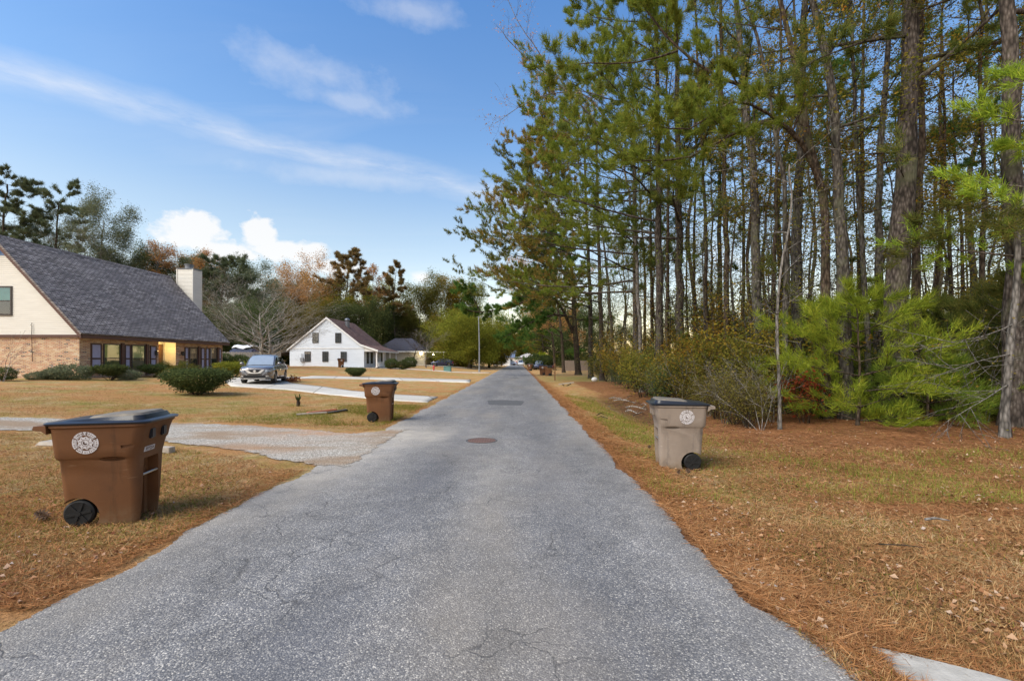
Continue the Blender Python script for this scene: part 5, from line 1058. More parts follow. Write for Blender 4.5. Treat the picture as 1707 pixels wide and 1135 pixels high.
# ---------------------------------------------------------------- small things on the verges
def rubble():
    q = G(92, 742); t = MB(); t.prism([(q.x - .32, q.y - .1, .0), (q.x + .1, q.y - .12, .0), (q.x + .12, q.y - .1, .07), (q.x - .25, q.y - .06, .085)], (0, .22, 0)); tag(t.build('kerb_stone', M['wood_weathered'], bevel=.012), 'pale grey stone lying on the lawn left of the big brown cart', 'stone')
    q = G(281, 754); tag(MB().box((q.x - .2, q.y, .055), (.62, .13, .11), Matrix.Rotation(R(-9), 3, 'Z')).build('timber_block', M['wood_weathered'], bevel=.01), 'weathered wood block on the lawn just right of the big brown cart', 'wood')
    for (a, b, w, h, mt, lab) in (((494, 692), (545, 690), .12, .04, 'wood_weathered', 'pale bare board lying in the grass left of the middle cart'), ((512, 689.5), (560, 685.5), .16, .05, 'wood_rust', 'orange painted board on the pile left of the middle cart'), ((546, 690), (578, 686), .14, .05, 'dark_frame', 'dark broken board at the right end of the wood pile')):
        A, B = G(*a), G(*b); d = B - A; tag(MB().box((A + B) / 2 + Vector((0, 0, h / 2 + .02)), (d.length, w, h), Matrix.Rotation(math.atan2(d.y, d.x), 3, 'Z') @ Matrix.Rotation(R(-2), 3, 'Y')).build('loose_board', M[mt], bevel=.006), lab, 'board', 'boards in the grass by the middle cart')
    # plank and sticks right verge
    q = G(944, 643); t = thing('broken_plank', 'pale broken plank propped on sticks beside the mailbox verge', 'plank', q); MB().box((0, 0, .16), (1.0, .14, .06), Matrix.Rotation(R(-7), 3, 'Y')).build('board', M['wood_weathered'], t); MB().tube([(.3, 0, .14), (-.05, -.2, -.02)], .03, 6).tube([(-.3, 0, .14), (-.1, .2, -.02)], .03, 6).build('prop_stick', M['bark_dark'], t)
    q = G(991, 636); tag(MB().sphere((q.x, q.y, q.z + .17), .22, 14, 9, (1.1, .9, .85)).build('litter_bag', M['litter_white'], smooth='all'), 'round white litter bag at the foot of the bushes', 'litter bag')
    q = G(743, 623); 
    # stump like cut palm on the left lawn
    q = G(497, 677); t = thing('cut_palm', 'small cut palm stump with short leaf stubs on the left lawn', 'palm', q)
    MB().tube([(0, 0, -.03), (0.01, 0, .12), (0, 0, .22)], [.06, .07, .05], 8).build('trunk', M['bark_dark'], t)
    m = MB()
    for k in range(9): a = k * .7; m.tube([(0, 0, .18), (.07 * math.cos(a), .07 * math.sin(a), .27 + .03 * (k % 3)), (.11 * math.cos(a), .11 * math.sin(a), .33 + .06 * (k % 3))], [.022, .018, .006], 5)
    m.build('leaf_stub', M['leaf_dark'], t)
    # sticks and debris
    rr = random.Random(9)
    for k, (px, py, ln, lab) in enumerate(((1046, 672, 1.4, 'long pale fallen branch in the dark ditch by the bushes'), (1030, 668, .9, 'short fallen branch left of the long pale one in the ditch'), (1065, 684, 1.1, 'grey fallen branch lying closest behind the tan cart'), (1055, 690, .6, 'small bleached stick at the lip of the ditch'))):
        q = G(px, py); a = rr.uniform(-.9, -.3); d = Vector((math.cos(a), math.sin(a) * 1.4, 0)).normalized(); t = thing('fallen_branch', lab, 'branch', (q.x, q.y, q.z + .04), 0, 'fallen branches in the ditch')
        pts = [d * (-ln / 2 + ln * i / 5) + Vector((rr.uniform(-.03, .03), rr.uniform(-.05, .05), .04 + .06 * math.sin(i))) for i in range(6)]
        MB().tube(pts, [.022, .022, .02, .017, .013, .006], 6).build('limb', M['bark_pale'], t)
        m = MB()
        for j in range(5): s = pts[j + 0]; m.tube([s, s + Vector((rr.uniform(-.2, .3), rr.uniform(-.2, .2), rr.uniform(.02, .2)))], [.009, .003], 4)
        m.build('twig', M['bark_pale'], t)
    for k in range(11):
        px, py = (rr.uniform(1000, 1085), rr.uniform(662, 700)) ; q = G(px, py); a = rr.uniform(0, 3.1); ln = rr.uniform(.25, .8); d = Vector((math.cos(a), math.sin(a), 0))
        tag(MB().tube([(q + d * (-ln / 2)) + Vector((0, 0, .03)), q + Vector((0, 0, .06 + rr.uniform(0, .05))), q + d * (ln / 2) + Vector((0, 0, .02))], [.016, .014, .006], 5).build('dead_stick', M[rr.choice(['bark_dark', 'bark_ash', 'bark_dark'])]), 'thin dead stick lying in the dark ditch litter left of the tan cart', 'stick', 'dead sticks in the ditch')
    q = G(1505, 925); tag(MB().tube([(q.x - .18, q.y + .04, .02), (q.x, q.y, .03), (q.x + .16, q.y - .03, .02)], [.007, .006, .003], 5).build('dead_stick', M['bark_dark']), 'thin dark stick lying on the near right lawn', 'stick')
    q = G(1562, 879); tag(MB().tube([(q.x - .12, q.y, .025), (q.x, q.y + .02, .03), (q.x + .11, q.y - .02, .02)], [.014, .013, .006], 6).build('dead_stick', M['bark_ash']), 'short pale stick farther back on the near right lawn', 'stick')
    # pine cones
    def cone_at(q, s, lab):
        m = MB(); 
        for i in range(7):
            z = i / 6; r = .045 * math.sin(.5 + z * 2.3)
            for j in range(8):
                a = j * .785 + i * .4; m.add([(r * .3 * math.cos(a - .3), r * .3 * math.sin(a - .3), z * .1), (r * .3 * math.cos(a + .3), r * .3 * math.sin(a + .3), z * .1), (r * 1.1 * math.cos(a), r * 1.1 * math.sin(a), z * .1 - .012), (r * .3 * math.cos(a), r * .3 * math.sin(a), z * .1 - .016)], [(0, 1, 2), (0, 2, 3), (1, 3, 2)])
        o = m.build('pine_cone', M['cone'], loc=(q[0], q[1], .045 * s)); o.rotation_euler = (R(80), 0, s * 3); o.scale = (s, s, s); return tag(o, lab, 'pine cone', 'fallen pine cones')
    cone_at(G(77, 871), 1.5, 'dark pine cone in the grass left of the big brown cart wheel')
    cone_at(G(1148, 797), 1.0, 'pine cone just below the wheel of the tan cart'); cone_at(G(1130, 795), .8, 'smaller pine cone left of the one by the tan cart wheel')
    cone_at(G(1082, 753), .9, 'pine cone left of the tan cart')
rubble()
# ---------------------------------------------------------------- trees
def tufts(name, A, D, m, ln, w, mat, parent, spread=0.75, seed=1):
    g = np.random.default_rng(seed); A = np.repeat(np.asarray(A, float), m, 0); D = np.repeat(np.asarray(D, float), m, 0); n = len(A)
    d = D + g.normal(size=(n, 3)) * spread; d /= np.linalg.norm(d, axis=1)[:, None] + 1e-9
    p = np.cross(d, g.normal(size=(n, 3))); p /= np.linalg.norm(p, axis=1)[:, None] + 1e-9
    l = ln * g.uniform(.65, 1.15, n)[:, None]; s = A + g.normal(size=(n, 3)) * ln * .16
    v = np.stack([s - p * w / 2, s + p * w / 2, s + d * l * .6 + p * w * .6, s + d * l, s + d * l * .6 - p * w * .6], 1)
    v = v[:, [0, 1, 3]].reshape(-1, 3)
    return np_mesh(name, v, np.arange(3 * n).reshape(-1, 3), mat, parent)
def leaves(name, A, m, rad, size, mat, parent, seed=1, flat=0.5, asp=.5, zs=1.0):
    g = np.random.default_rng(seed); A = np.repeat(np.asarray(A, float), m, 0); n = len(A)
    c = A + g.normal(size=(n, 3)) * rad * np.array([1, 1, zs]); a = g.normal(size=(n, 3)); a[:, 2] *= flat; a /= np.linalg.norm(a, axis=1)[:, None] + 1e-9
    b = np.cross(a, g.normal(size=(n, 3))); b /= np.linalg.norm(b, axis=1)[:, None] + 1e-9
    s = size * g.uniform(.6, 1.3, n)[:, None]
    v = np.stack([c - a * s * .5, c + b * s * asp * .5 + a * s * .05, c + a * s * .5, c - b * s * asp * .5 + a * s * .05], 1).reshape(-1, 3)
    return np_mesh(name, v, np.arange(4 * n).reshape(-1, 4), mat, parent)
class Tree:
    def __init__(s, seed): s.r = random.Random(seed); s.v = []; s.f = []; s.A = []; s.D = []; s.seed = seed
    def tube(s, pts, rad, n):
        v, f = tube_arr(pts, rad, n); b = len(s.v); s.v += v; s.f += [tuple(i + b for i in q) for q in f]
    def stem(s, path, r0, r1, n=10, wander=.04, step=.8, flare=True):
        """smooth trunk through the points of path"""
        pts = [Vector(p) for p in path]; out = []
        for i in range(len(pts) - 1):
            p0, p1, p2, p3 = pts[max(0, i - 1)], pts[i], pts[i + 1], pts[min(len(pts) - 1, i + 2)]; k = max(2, int((p2 - p1).length / step))
            for j in range(k):
                t = j / k; out.append(.5 * ((2 * p1) + (p2 - p0) * t + (2 * p0 - 5 * p1 + 4 * p2 - p3) * t * t + (3 * p1 - p0 - 3 * p2 + p3) * t ** 3))
        out.append(pts[-1]); n_ = len(out)
        for i in range(1, n_ - 1): out[i] = out[i] + Vector((s.r.gauss(0, wander), s.r.gauss(0, wander), 0)) * .6
        rad = [r0 + (r1 - r0) * (i / (n_ - 1)) ** .8 for i in range(n_)]
        if flare: rad[0] *= 1.35
        rad = [q * s.r.uniform(.95, 1.06) for q in rad]
        s.tube(out, rad, n); return out, rad
    def grow(s, p, d, L, r, lvl, c):
        """c: list of per-level dicts n (children), ratio, ang, start, up, wander; the last level bears foliage"""
        q = c[min(lvl, len(c) - 1)]; seg = max(3, int(L / q.get('seg', .6))); st = L / seg; d = Vector(d).normalized(); pts = [Vector(p)]
        for i in range(seg):
            d = (d + Vector((s.r.gauss(0, q['wander']), s.r.gauss(0, q['wander']), s.r.gauss(0, q['wander']) * .7 + q['up']))).normalized(); pts.append(pts[-1] + d * st)
        rad = [max(.004, r * (1 - .85 * i / seg)) for i in range(seg + 1)]
        s.tube(pts, rad, 6 if r > .05 else 4 if r > .015 else 3)
        last = lvl >= len(c) - 1
        if last:
            for i in range(1, seg + 1):
                if i / seg > q.get('bare', .25): s.A.append(pts[i]); s.D.append((pts[i] - pts[i - 1]).normalized() + Vector((0, 0, q.get('lift', .25))))
        else:
            n = max(1, int(q['n'] * s.r.uniform(.8, 1.2)))
            for k in range(n):
                t = q['start'] + (1 - q['start']) * (k + s.r.random()) / n; i = min(seg - 1, int(t * seg)); base = pts[i].lerp(pts[i + 1], t * seg - i); dr = (pts[i + 1] - pts[i]).normalized()
                ax = Vector((s.r.gauss(0, 1), s.r.gauss(0, 1), s.r.gauss(0, 1) * q.get('flat', 1) + (0 if q.get('flat', 1) > .6 else 0))); ax = (ax - dr * ax.dot(dr)).normalized()
                a = q['ang'] * s.r.uniform(.7, 1.25); nd_ = dr * math.cos(a) + ax * math.sin(a)
                s.grow(base, nd_, L * q['ratio'] * s.r.uniform(.7, 1.25) * (1.15 - .55 * t), max(.005, rad[i] * q.get('rr', .55)), lvl + 1, c)
            s.grow(pts[-1], d, L * q['ratio'] * .7, rad[-1], lvl + 1, c)
        return pts
    def wood(s, mat, parent, name='trunk'):
        f4 = np.array(s.f, np.int32); return np_mesh(name, [tuple(p) for p in s.v], f4, M[mat], parent, smooth=True)
PINE = [dict(n=7, ratio=.36, ang=.85, start=.3, up=.03, wander=.10, flat=.45, rr=.5), dict(n=0, ratio=.3, ang=.7, start=.3, up=.08, wander=.12, bare=.1, lift=.35, seg=.42)]
PINE3 = [dict(n=6, ratio=.42, ang=.8, start=.25, up=.02, wander=.10, flat=.5, rr=.5), dict(n=4, ratio=.42, ang=.75, start=.25, up=.04, wander=.12, flat=.6, rr=.5), dict(n=0, ratio=.3, ang=.7, start=.3, up=.08, wander=.12, bare=.2, lift=.4, seg=.3)]
PINEL = [dict(n=8, ratio=.30, ang=.9, start=.22, up=.012, wander=.07, flat=.22, rr=.5), dict(n=4, ratio=.42, ang=.75, start=.2, up=.03, wander=.10, flat=.35, rr=.5), dict(n=0, ratio=.3, ang=.7, start=.3, up=.10, wander=.12, bare=.1, lift=.6, seg=.3)]
BROADX = [dict(n=7, ratio=.45, ang=.75, start=.18, up=.03, wander=.12, rr=.55), dict(n=5, ratio=.45, ang=.8, start=.15, up=.03, wander=.16, rr=.55), dict(n=0, ratio=.5, ang=.8, start=.2, up=.02, wander=.2, bare=.1, seg=.35)]
BROAD = [dict(n=5, ratio=.5, ang=.75, start=.25, up=.03, wander=.12, rr=.55), dict(n=4, ratio=.5, ang=.8, start=.2, up=.03, wander=.16, rr=.55), dict(n=0, ratio=.5, ang=.8, start=.2, up=.02, wander=.2, bare=.15, seg=.4)]
BARE = [dict(n=6, ratio=.55, ang=.6, start=.2, up=.05, wander=.1, rr=.6), dict(n=5, ratio=.5, ang=.65, start=.15, up=.05, wander=.14, rr=.55), dict(n=4, ratio=.5, ang=.65, start=.15, up=.03, wander=.18, rr=.6), dict(n=0, ratio=.5, ang=.8, start=.2, up=.02, wander=.2, bare=.3, seg=.4)]
def limb_dir(r, az, tilt): return Vector((math.cos(az), math.sin(az), tilt))
def crown_limbs(T, pts, rad, z0f, n, Lmax, Ltop, tilt, cfg, bias=None, bw=0.0, shape='pine', rf=.42):
    m = len(pts); tot = m - 1
    for k in range(n):
        t = z0f + (1 - z0f) * (k + T.r.random() * .8) / n; i = min(m - 2, int(t * tot)); p = pts[i].lerp(pts[i + 1], t * tot - i); az = k * 2.4 + T.r.uniform(-.5, .5); d = limb_dir(T.r, az, 0)
        if bias is not None:
            d = (d + Vector(bias) * bw).normalized()
        u = (t - z0f) / (1 - z0f); L = (Lmax + (Ltop - Lmax) * u) if shape == 'pine' else (Lmax * (.55 + .9 * u * (1.4 - u)) if shape == 'round' else Lmax)
        if bias is not None: L *= .6 + .5 * max(0, d.dot(Vector(bias).normalized()))
        d.z = tilt + .5 * u * (1 if shape != 'flat' else .3); T.grow(p, d, L * T.r.uniform(.75, 1.15), max(.012, rad[i] * rf), 0, cfg)

def lod(Y, near=.014): return max(near, Y * .0013)
def finish(T, name, label, cat, loc, bark, foliage, kind, Y, m=None, size=None, group=None, rz=0, rad=None, flat=.5):
    t = thing(name, label, cat, loc, rz, group); T.wood(bark, t)
    if foliage and T.A:
        if kind == 'needles': tufts('crown', T.A, T.D, int((m or 16) * (1.7 if Y < 60 else 3)), size or .22, lod(Y) if Y < 60 else .06, M[foliage], t, seed=T.seed)
        else: leaves('crown', T.A, int((m or 5) * 1.7) if (m or 5) > 1 else 1, rad or .22, (size or .085) if Y < 50 else Y * .0026, M[foliage], t, seed=T.seed, flat=flat)
    return t
WOOD = 'trees of the wood on the right'
def world_path(pxs, Y, z_top=None):
    out = []
    for px, py in pxs: out.append(P(px, py, Y))
    return out
def trunk_tree(label, pxs, Y, dia, bark, kind, foliage, seed, top=15.5, n=9, Lm=3.4, Lt=1.2, z0=.55, m=None, size=None, limbs=(), bias=None, bw=0, tilt=.15, tip=.35, name=None, cfg=None, rad=None, group=WOOD, lowtwigs=0):
    """trunk through photograph points at distance Y, carried on upward; limbs: (t, [(px, py, Y)...], radius) special boughs"""
    T = Tree(seed); pts = world_path(pxs, Y); pts[0].z = terrain(pts[0].x, pts[0].y) - .15
    if pts[-1].z < top: d = pts[-1] - pts[-2]; d = d / max(.1, d.z); pts.append(pts[-1] + Vector((d.x * .3, T.r.uniform(-.05, .05), 1)) * (top - pts[-1].z))
    b = pts[0].copy(); b.z = 0; loc = b; pts = [p - b for p in pts]
    path, rd = T.stem(pts, dia / 2, dia / 2 * tip, 12 if dia > .25 else 8)
    cf = cfg or (PINE if kind == 'needles' else BROAD)
    if n: crown_limbs(T, path, rd, z0, n, Lm, Lt, tilt, cf, bias, bw, 'pine' if kind == 'needles' else 'round')
    for lp, r_ in limbs:
        q = [P(*a) - b for a in lp]; pp, rr_ = T.stem(q, r_, r_ * .25, 7, .02, .5, False); k = len(pp)
        for i in range(int(k * .3), k):
            for sgn in (0, 1):
                dr = (pp[min(i + 1, k - 1)] - pp[i - 1]).normalized(); ax = Vector((T.r.gauss(0, 1), T.r.gauss(0, 1), T.r.gauss(0, .35))); ax = (ax - dr * ax.dot(dr)).normalized()
                T.grow(pp[i], dr * .6 + ax * .8, T.r.uniform(.5, 1.25), max(.008, rr_[i] * .45), 1, PINE3 if kind == 'needles' else BROAD)
        T.grow(pp[-1], (pp[-1] - pp[-2]), .8, rr_[-1], 1, PINE3 if kind == 'needles' else BROAD)
    for k in range(lowtwigs):
        i = T.r.randrange(int(len(path) * .12), len(path) - 1); a = T.r.uniform(0, 6.28)
        T.grow(path[i], Vector((math.cos(a), math.sin(a), T.r.uniform(.1, .8))), T.r.uniform(.8, 2.2), .018, 1, BROAD)
    return finish(T, name or ('pine_tree' if kind == 'needles' else 'tree'), label, 'tree', loc, bark, foliage, kind, Y, m, size, group, rad=rad)

# ---- the nearest, best seen trees of the wood, left to right
def near_wood():
    TT = trunk_tree
    TT('thickest dark pine trunk right of centre in the wood, one bough rising right', [(1490, 705), (1497, 450), (1510, 250), (1520, 0)], 12.5, .68, 'bark_pine', 'needles', 'needles', 11, 17, 12, 4, 1.5, .6,
       limbs=[([(1520, 140, 12.5), (1580, 95, 12.1), (1650, 30, 11.5), (1720, -30, 11)], .085), ([(1512, 60, 12.5), (1440, 70, 12), (1360, 100, 11.5)], .05)], m=18, size=.24, lowtwigs=4)
    TT('stout grey pine trunk at the right edge of the photo', [(1690, 720), (1692, 450), (1686, 250), (1682, 0)], 10.8, .50, 'bark_pine', 'needles', 'needles', 12, 15, 9, 3.5, 1.2, .62, m=18, size=.24, lowtwigs=5,
       limbs=[([(1684, 330, 10.8), (1640, 345, 10.2), (1600, 370, 9.8)], .03)])
    TT('smooth dark trunk that bends left near its top, right of the green pine bough', [(1412, 690), (1405, 450), (1398, 300), (1385, 160), (1368, 60), (1352, 0)], 13, .40, 'bark_grey', 'leaf', 'leaf_olive', 13, 14, 6, 2.6, 1, .55, lowtwigs=5, m=5)
    TT('curving dark pine carrying the bright green bough that reaches over the verge', [(1377, 690), (1376, 480), (1372, 320), (1345, 230), (1338, 160), (1322, 90), (1300, -20)], 13.2, .30, 'bark_dark', 'needles', 'needles_bough', 14, 13, 5, 2.5, 1, .7, m=22, size=.23,
       limbs=[([(1372, 320, 13.2), (1340, 245, 13), (1300, 205, 12.8), (1240, 215, 12.5), (1150, 262, 12.3), (1080, 268, 12.2)], .085),
              ([(1330, 235, 13), (1280, 190, 12.6), (1220, 170, 12.3), (1150, 215, 12), (1090, 210, 11.8)], .05),
              ([(1345, 215, 13.2), (1290, 160, 13.4), (1200, 130, 13.6), (1130, 80, 13.8), (1080, 20, 14), (1050, -30, 14)], .075),
              ([(1130, 85, 13.8), (1060, 105, 13.6), (980, 105, 13.5), (940, 112, 13.5)], .035)])
    TT('straight pale grey trunk just left of the curving dark pine', [(1330, 690), (1328, 450), (1334, 250), (1341, 0)], 15, .40, 'bark_grey', 'needles', 'needles', 15, 17, 8, 3, 1, .62, lowtwigs=3)
    TT('slim forked trunk left of the straight grey one', [(1312, 680), (1310, 450), (1305, 300), (1285, 180), (1262, 60), (1240, 0)], 14.5, .22, 'bark_grey', 'leaf', 'leaf_olive', 16, 13, 6, 2.6, 1, .5, lowtwigs=6)
    TT('grey pine trunk forking pale near the top left of the green bough', [(1266, 680), (1262, 450), (1254, 280), (1240, 130), (1226, 0)], 16.5, .42, 'bark_grey', 'needles', 'needles', 17, 17, 8, 3.2, 1.2, .6, lowtwigs=4)
    TT('thin trunk crowded against the grey forking pine on its right side', [(1288, 680), (1290, 450), (1297, 200), (1304, 0)], 16, .20, 'bark_dark', 'leaf', 'leaf_gold', 18, 14, 7, 2.2, 1, .4, lowtwigs=8)
    TT('thin leaning trunk with small leaves between the bent trunk and the thick pine', [(1452, 690), (1440, 450), (1428, 250), (1418, 0)], 13.8, .19, 'bark_grey', 'leaf', 'leaf_olive', 19, 13, 8, 2.4, 1, .4, lowtwigs=8)
    TT('pale grey trunk touching the left side of the thick dark pine', [(1462, 690), (1465, 450), (1470, 250), (1486, 0)], 14.5, .30, 'bark_grey', 'leaf', 'leaf_gold', 20, 14, 6, 2.6, 1, .5, lowtwigs=6)
    TT('brown trunk touching the right side of the thick dark pine', [(1530, 700), (1528, 450), (1534, 250), (1536, 0)], 13.6, .30, 'bark_dark', 'leaf', 'leaf_gold', 21, 14, 7, 2.6, 1, .42, lowtwigs=10)
    TT('thin dark trunk midway between the thick pine and the right edge', [(1636, 700), (1640, 450), (1636, 200), (1634, 0)], 14, .19, 'bark_dark', 'leaf', 'leaf_olive', 22, 13, 9, 2.6, 1, .3, lowtwigs=14)
    TT('leafy thin trunk behind the young pines, rust leaves at its head', [(1590, 700), (1585, 450), (1575, 250), (1570, 60)], 15.5, .17, 'bark_dark', 'leaf', 'leaf_gold', 23, 11, 10, 2.6, 1, .3, lowtwigs=14)
    TT('dark pine trunk behind the low grey branches right of the tan cart', [(1212, 670), (1210, 450), (1206, 250), (1200, 0)], 18.5, .28, 'bark_dark', 'needles', 'needles', 24, 17, 8, 3, 1, .6, lowtwigs=4)
    TT('slim dark trunk between the two pines above the tan cart', [(1178, 660), (1176, 400), (1168, 200), (1158, 0)], 19, .22, 'bark_dark', 'leaf', 'leaf_olive', 25, 14, 8, 2.6, 1, .45, lowtwigs=8)
    TT('tall straight grey pine trunk above the tan cart', [(1134, 640), (1132, 450), (1130, 250), (1128, 60)], 22, .48, 'bark_pine', 'needles', 'needles', 26, 19, 15, 5.5, 3.0, .34, bias=(-1, -.2, 0), bw=.9, cfg=PINEL, m=12, lowtwigs=4, size=.26)
    TT('slender trunk just left of the tall pine above the tan cart', [(1112, 640), (1112, 450), (1114, 250), (1110, 100)], 23, .24, 'bark_dark', 'leaf', 'leaf_lit', 27, 14, 11, 3.4, 1.2, .25, lowtwigs=8)
    TT('pale bare sapling in front of the young green pines at their left', [(1300, 702), (1297, 560), (1296, 500), (1305, 430), (1318, 350), (1316, 300)], 11.3, .09, 'bark_ash', 'leaf', 'leaf_olive', 28, 6.5, 6, 1.6, .8, .3, m=1, size=.06, lowtwigs=5)
    TT('pale leaning tree with bare drooping branches at the lower right edge', [(1676, 725), (1684, 620), (1692, 500), (1706, 380), (1722, 250)], 9.6, .17, 'bark_ash', 'leaf', 'leaf_olive', 29, 8.5, 0, 1, 1, .5, m=1, size=.05,
       limbs=[([(1686, 590, 9.6), (1640, 600, 9.4), (1590, 615, 9.2)], .018), ([(1690, 540, 9.6), (1640, 560, 9.4), (1585, 570, 9.3)], .018), ([(1682, 640, 9.6), (1640, 665, 9.3), (1600, 690, 9.1)], .015)])
    TT('bright needled pine whose head enters at the upper right edge', [(1745, 720), (1742, 500), (1740, 300)], 9.6, .2, 'bark_pine', 'needles', 'needles_young', 30, 7.6, 12, 2.2, .8, .42, m=22, size=.24, bias=(-1, .3, 0), bw=.7)
near_wood()

# ---- the edge pines and oaks whose boughs reach over the road, receding
def edge_wood():
    TT = trunk_tree; W = WOOD
    TT('tall pine with long layered boughs over the verge, its trunk bare and grey', [(1064, 625), (1060, 500), (1058, 350), (1056, 180)], 29, .52, 'bark_pine', 'needles', 'needles_bough', 41, 19.5, 22, 9.0, 5.0, .30, bias=(-1, -.15, 0), bw=1.25, size=.27, cfg=PINEL, m=11, tilt=-.02, tip=.25)
    TT('broad old tree with heavy crooked limbs reaching left across the road', [(964, 617), (958, 540), (955, 470), (948, 420)], 52, .75, 'bark_dark', 'needles', 'needles_dark', 42, 15, 20, 7, 3, .4, bias=(-1, 0, 0), bw=.9, cfg=PINE3, m=12, size=.36, tip=.4,
       limbs=[([(955, 555, 52), (930, 505, 51), (895, 497, 50), (850, 512, 49), (800, 520, 48), (775, 515, 48)], .22), ([(955, 530, 52), (925, 525, 50), (880, 540, 49), (845, 560, 48)], .13), ([(800, 520, 48), (785, 490, 48), (772, 480, 48)], .07)])
    TT('mid distance pine with needle masses stepping out over the road', [(985, 618), (984, 520), (980, 400), (976, 330)], 42, .50, 'bark_pine', 'needles', 'needles', 43, 21, 22, 10.5, 6, .30, bias=(-1, 0, 0), bw=1.35, cfg=PINEL, m=10, size=.34, tilt=-.02)
    TT('leaning slim olive leaved tree left of the grey layered pine', [(1024, 622), (1016, 500), (1006, 400), (1000, 340)], 36, .32, 'bark_grey', 'leaf', 'leaf_lit', 44, 14, 15, 4.8, 2, .28, lowtwigs=8, bias=(-1, 0, 0), bw=.5)
    TT('dark slim trunk right of the grey layered pine', [(1088, 630), (1086, 480), (1084, 300)], 27, .26, 'bark_dark', 'leaf', 'leaf_lit', 45, 15, 14, 4.4, 1.5, .3, lowtwigs=8, bias=(-1, 0, 0), bw=.4)
    TT('pine with rust tinged boughs whose tips mark the left edge of the wood', [(1004, 620), (1000, 480), (996, 340)], 37, .45, 'bark_pine', 'needles', 'needles_rust', 46, 20, 19, 10, 5.5, .30, bias=(-1, -.1, 0), bw=1.4, cfg=PINEL, m=10, size=.32, tilt=.02)
    TT('oak with thin gold leaves arching over the verge behind the mailbox', [(940, 617), (936, 560), (930, 510), (925, 480)], 62, .5, 'bark_dark', 'leaf', 'leaf_rust', 47, 14, 18, 7, 3, .3, bias=(-1, 0, 0), bw=.6, m=6)
    TT('green pine low over the far road beside the yellow bush', [(925, 612), (922, 570), (918, 530)], 78, .5, 'bark_dark', 'needles', 'needles_dark', 48, 16, 22, 8.5, 3, .2, bias=(-1, 0, 0), bw=.9, cfg=PINE3, m=7, size=.5)
    TT('olive leaved tree arching over the far road end', [(908, 610), (905, 570), (902, 540)], 105, .5, 'bark_dark', 'leaf', 'leaf_yellowgreen', 49, 16, 22, 8.5, 4, .15, bias=(-1, 0, 0), bw=.6, m=7)
    TT('high pine whose boughs enter at the top centre above the road verge', [(1100, 640), (1098, 400), (1096, 200), (1094, 0)], 21, .40, 'bark_pine', 'needles', 'needles_bough', 50, 17, 17, 6.4, 4, .42, bias=(-1, -.2, 0), bw=1.1, size=.25, cfg=PINEL, m=12, tip=.4)
    # a bare grey tree whose leafless boughs reach farthest left high over the road
    T = TT('leafless grey tree with long bare boughs reaching left at the top of the wood', [(1070, 640), (1060, 420), (1045, 300), (1030, 240)], 24, .26, 'bark_ash', 'leaf', 'leaf_rust', 51, 10.5, 0, 1, 1, .5, m=1, size=.09,
       limbs=[([(1040, 270, 24), (990, 200, 23.5), (930, 140, 23), (880, 100, 22.6), (845, 65, 22.3)], .07), ([(1030, 240, 24), (985, 165, 23.6), (930, 155, 23.2), (880, 170, 22.8), (835, 200, 22.5)], .05), ([(960, 165, 23.2), (900, 90, 22.8), (860, 30, 22.5), (840, -20, 22.3)], .04)])
edge_wood()

# ---- filler of the wood: a few grown kinds, each copied
PROTO = {}
def proto(key, seed, H, dia, bark, kind, foliage, n, Lm, Lt, z0, cfg=None, shape=None, m=None, size=None, rad=None, tilt=.15, twig=0, name='tree', wander=.1, Y=24, rf=.42):
    T = Tree(seed); path = [Vector((T.r.gauss(0, .25) * i / 4 if i else 0, T.r.gauss(0, .25) * i / 4 if i else 0, -.2 + (H + .2) * i / 4)) for i in range(5)]
    pts, rd = T.stem(path, dia / 2, dia / 2 * .25, 9, .03)
    crown_limbs(T, pts, rd, z0, n, Lm, Lt, tilt, cfg or (PINE if kind == 'needles' else BROAD), shape=shape or ('pine' if kind == 'needles' else 'round'), rf=rf)
    for k in range(twig):
        i = T.r.randrange(2, len(pts) - 1); a = T.r.uniform(0, 6.28); T.grow(pts[i], Vector((math.cos(a), math.sin(a), T.r.uniform(.1, .7))), T.r.uniform(.8, 2.0), .016, 1, BROAD)
    PROTO[key] = finish(T, name, 'x', 'tree', (0, 0, -500), bark, foliage, kind, Y, m, size, None, rad=rad)
proto('pineA', 101, 18, .34, 'bark_pine', 'needles', 'needles', 12, 3.2, 1.2, .55, size=.26, twig=2, name='pine_tree')
proto('pineB', 102, 16, .26, 'bark_dark', 'needles', 'needles_dark', 12, 2.8, 1.0, .5, size=.26, twig=3, name='pine_tree')
proto('leafA', 103, 12, .17, 'bark_dark', 'leaf', 'leaf_olive', 11, 2.4, 1, .35, m=2, twig=5)
proto('leafB', 104, 10, .14, 'bark_grey', 'leaf', 'leaf_gold', 11, 2.2, 1, .25, m=3, twig=5)
proto('leafC', 105, 13, .20, 'bark_grey', 'leaf', 'leaf_lit', 12, 2.6, 1, .3, m=3, twig=5)
proto('dense', 106, 9, .22, 'bark_dark', 'leaf', 'leaf_dark', 20, 3.0, 1.5, .06, m=13, size=.17, rad=.32, Y=40)
proto('denseO', 107, 8, .2, 'bark_dark', 'leaf', 'leaf_olive', 20, 2.8, 1.4, .06, m=11, size=.16, rad=.32, Y=40)
ORD = ['first', 'second', 'third', 'fourth', 'fifth', 'sixth', 'seventh', 'eighth', 'ninth', 'tenth', 'eleventh', 'twelfth', 'thirteenth', 'fourteenth', 'fifteenth', 'sixteenth', 'seventeenth', 'eighteenth', 'nineteenth', 'twentieth', 'twenty-first', 'twenty-second', 'twenty-third', 'twenty-fourth', 'twenty-fifth', 'twenty-sixth', 'twenty-seventh', 'twenty-eighth', 'twenty-ninth', 'thirtieth']
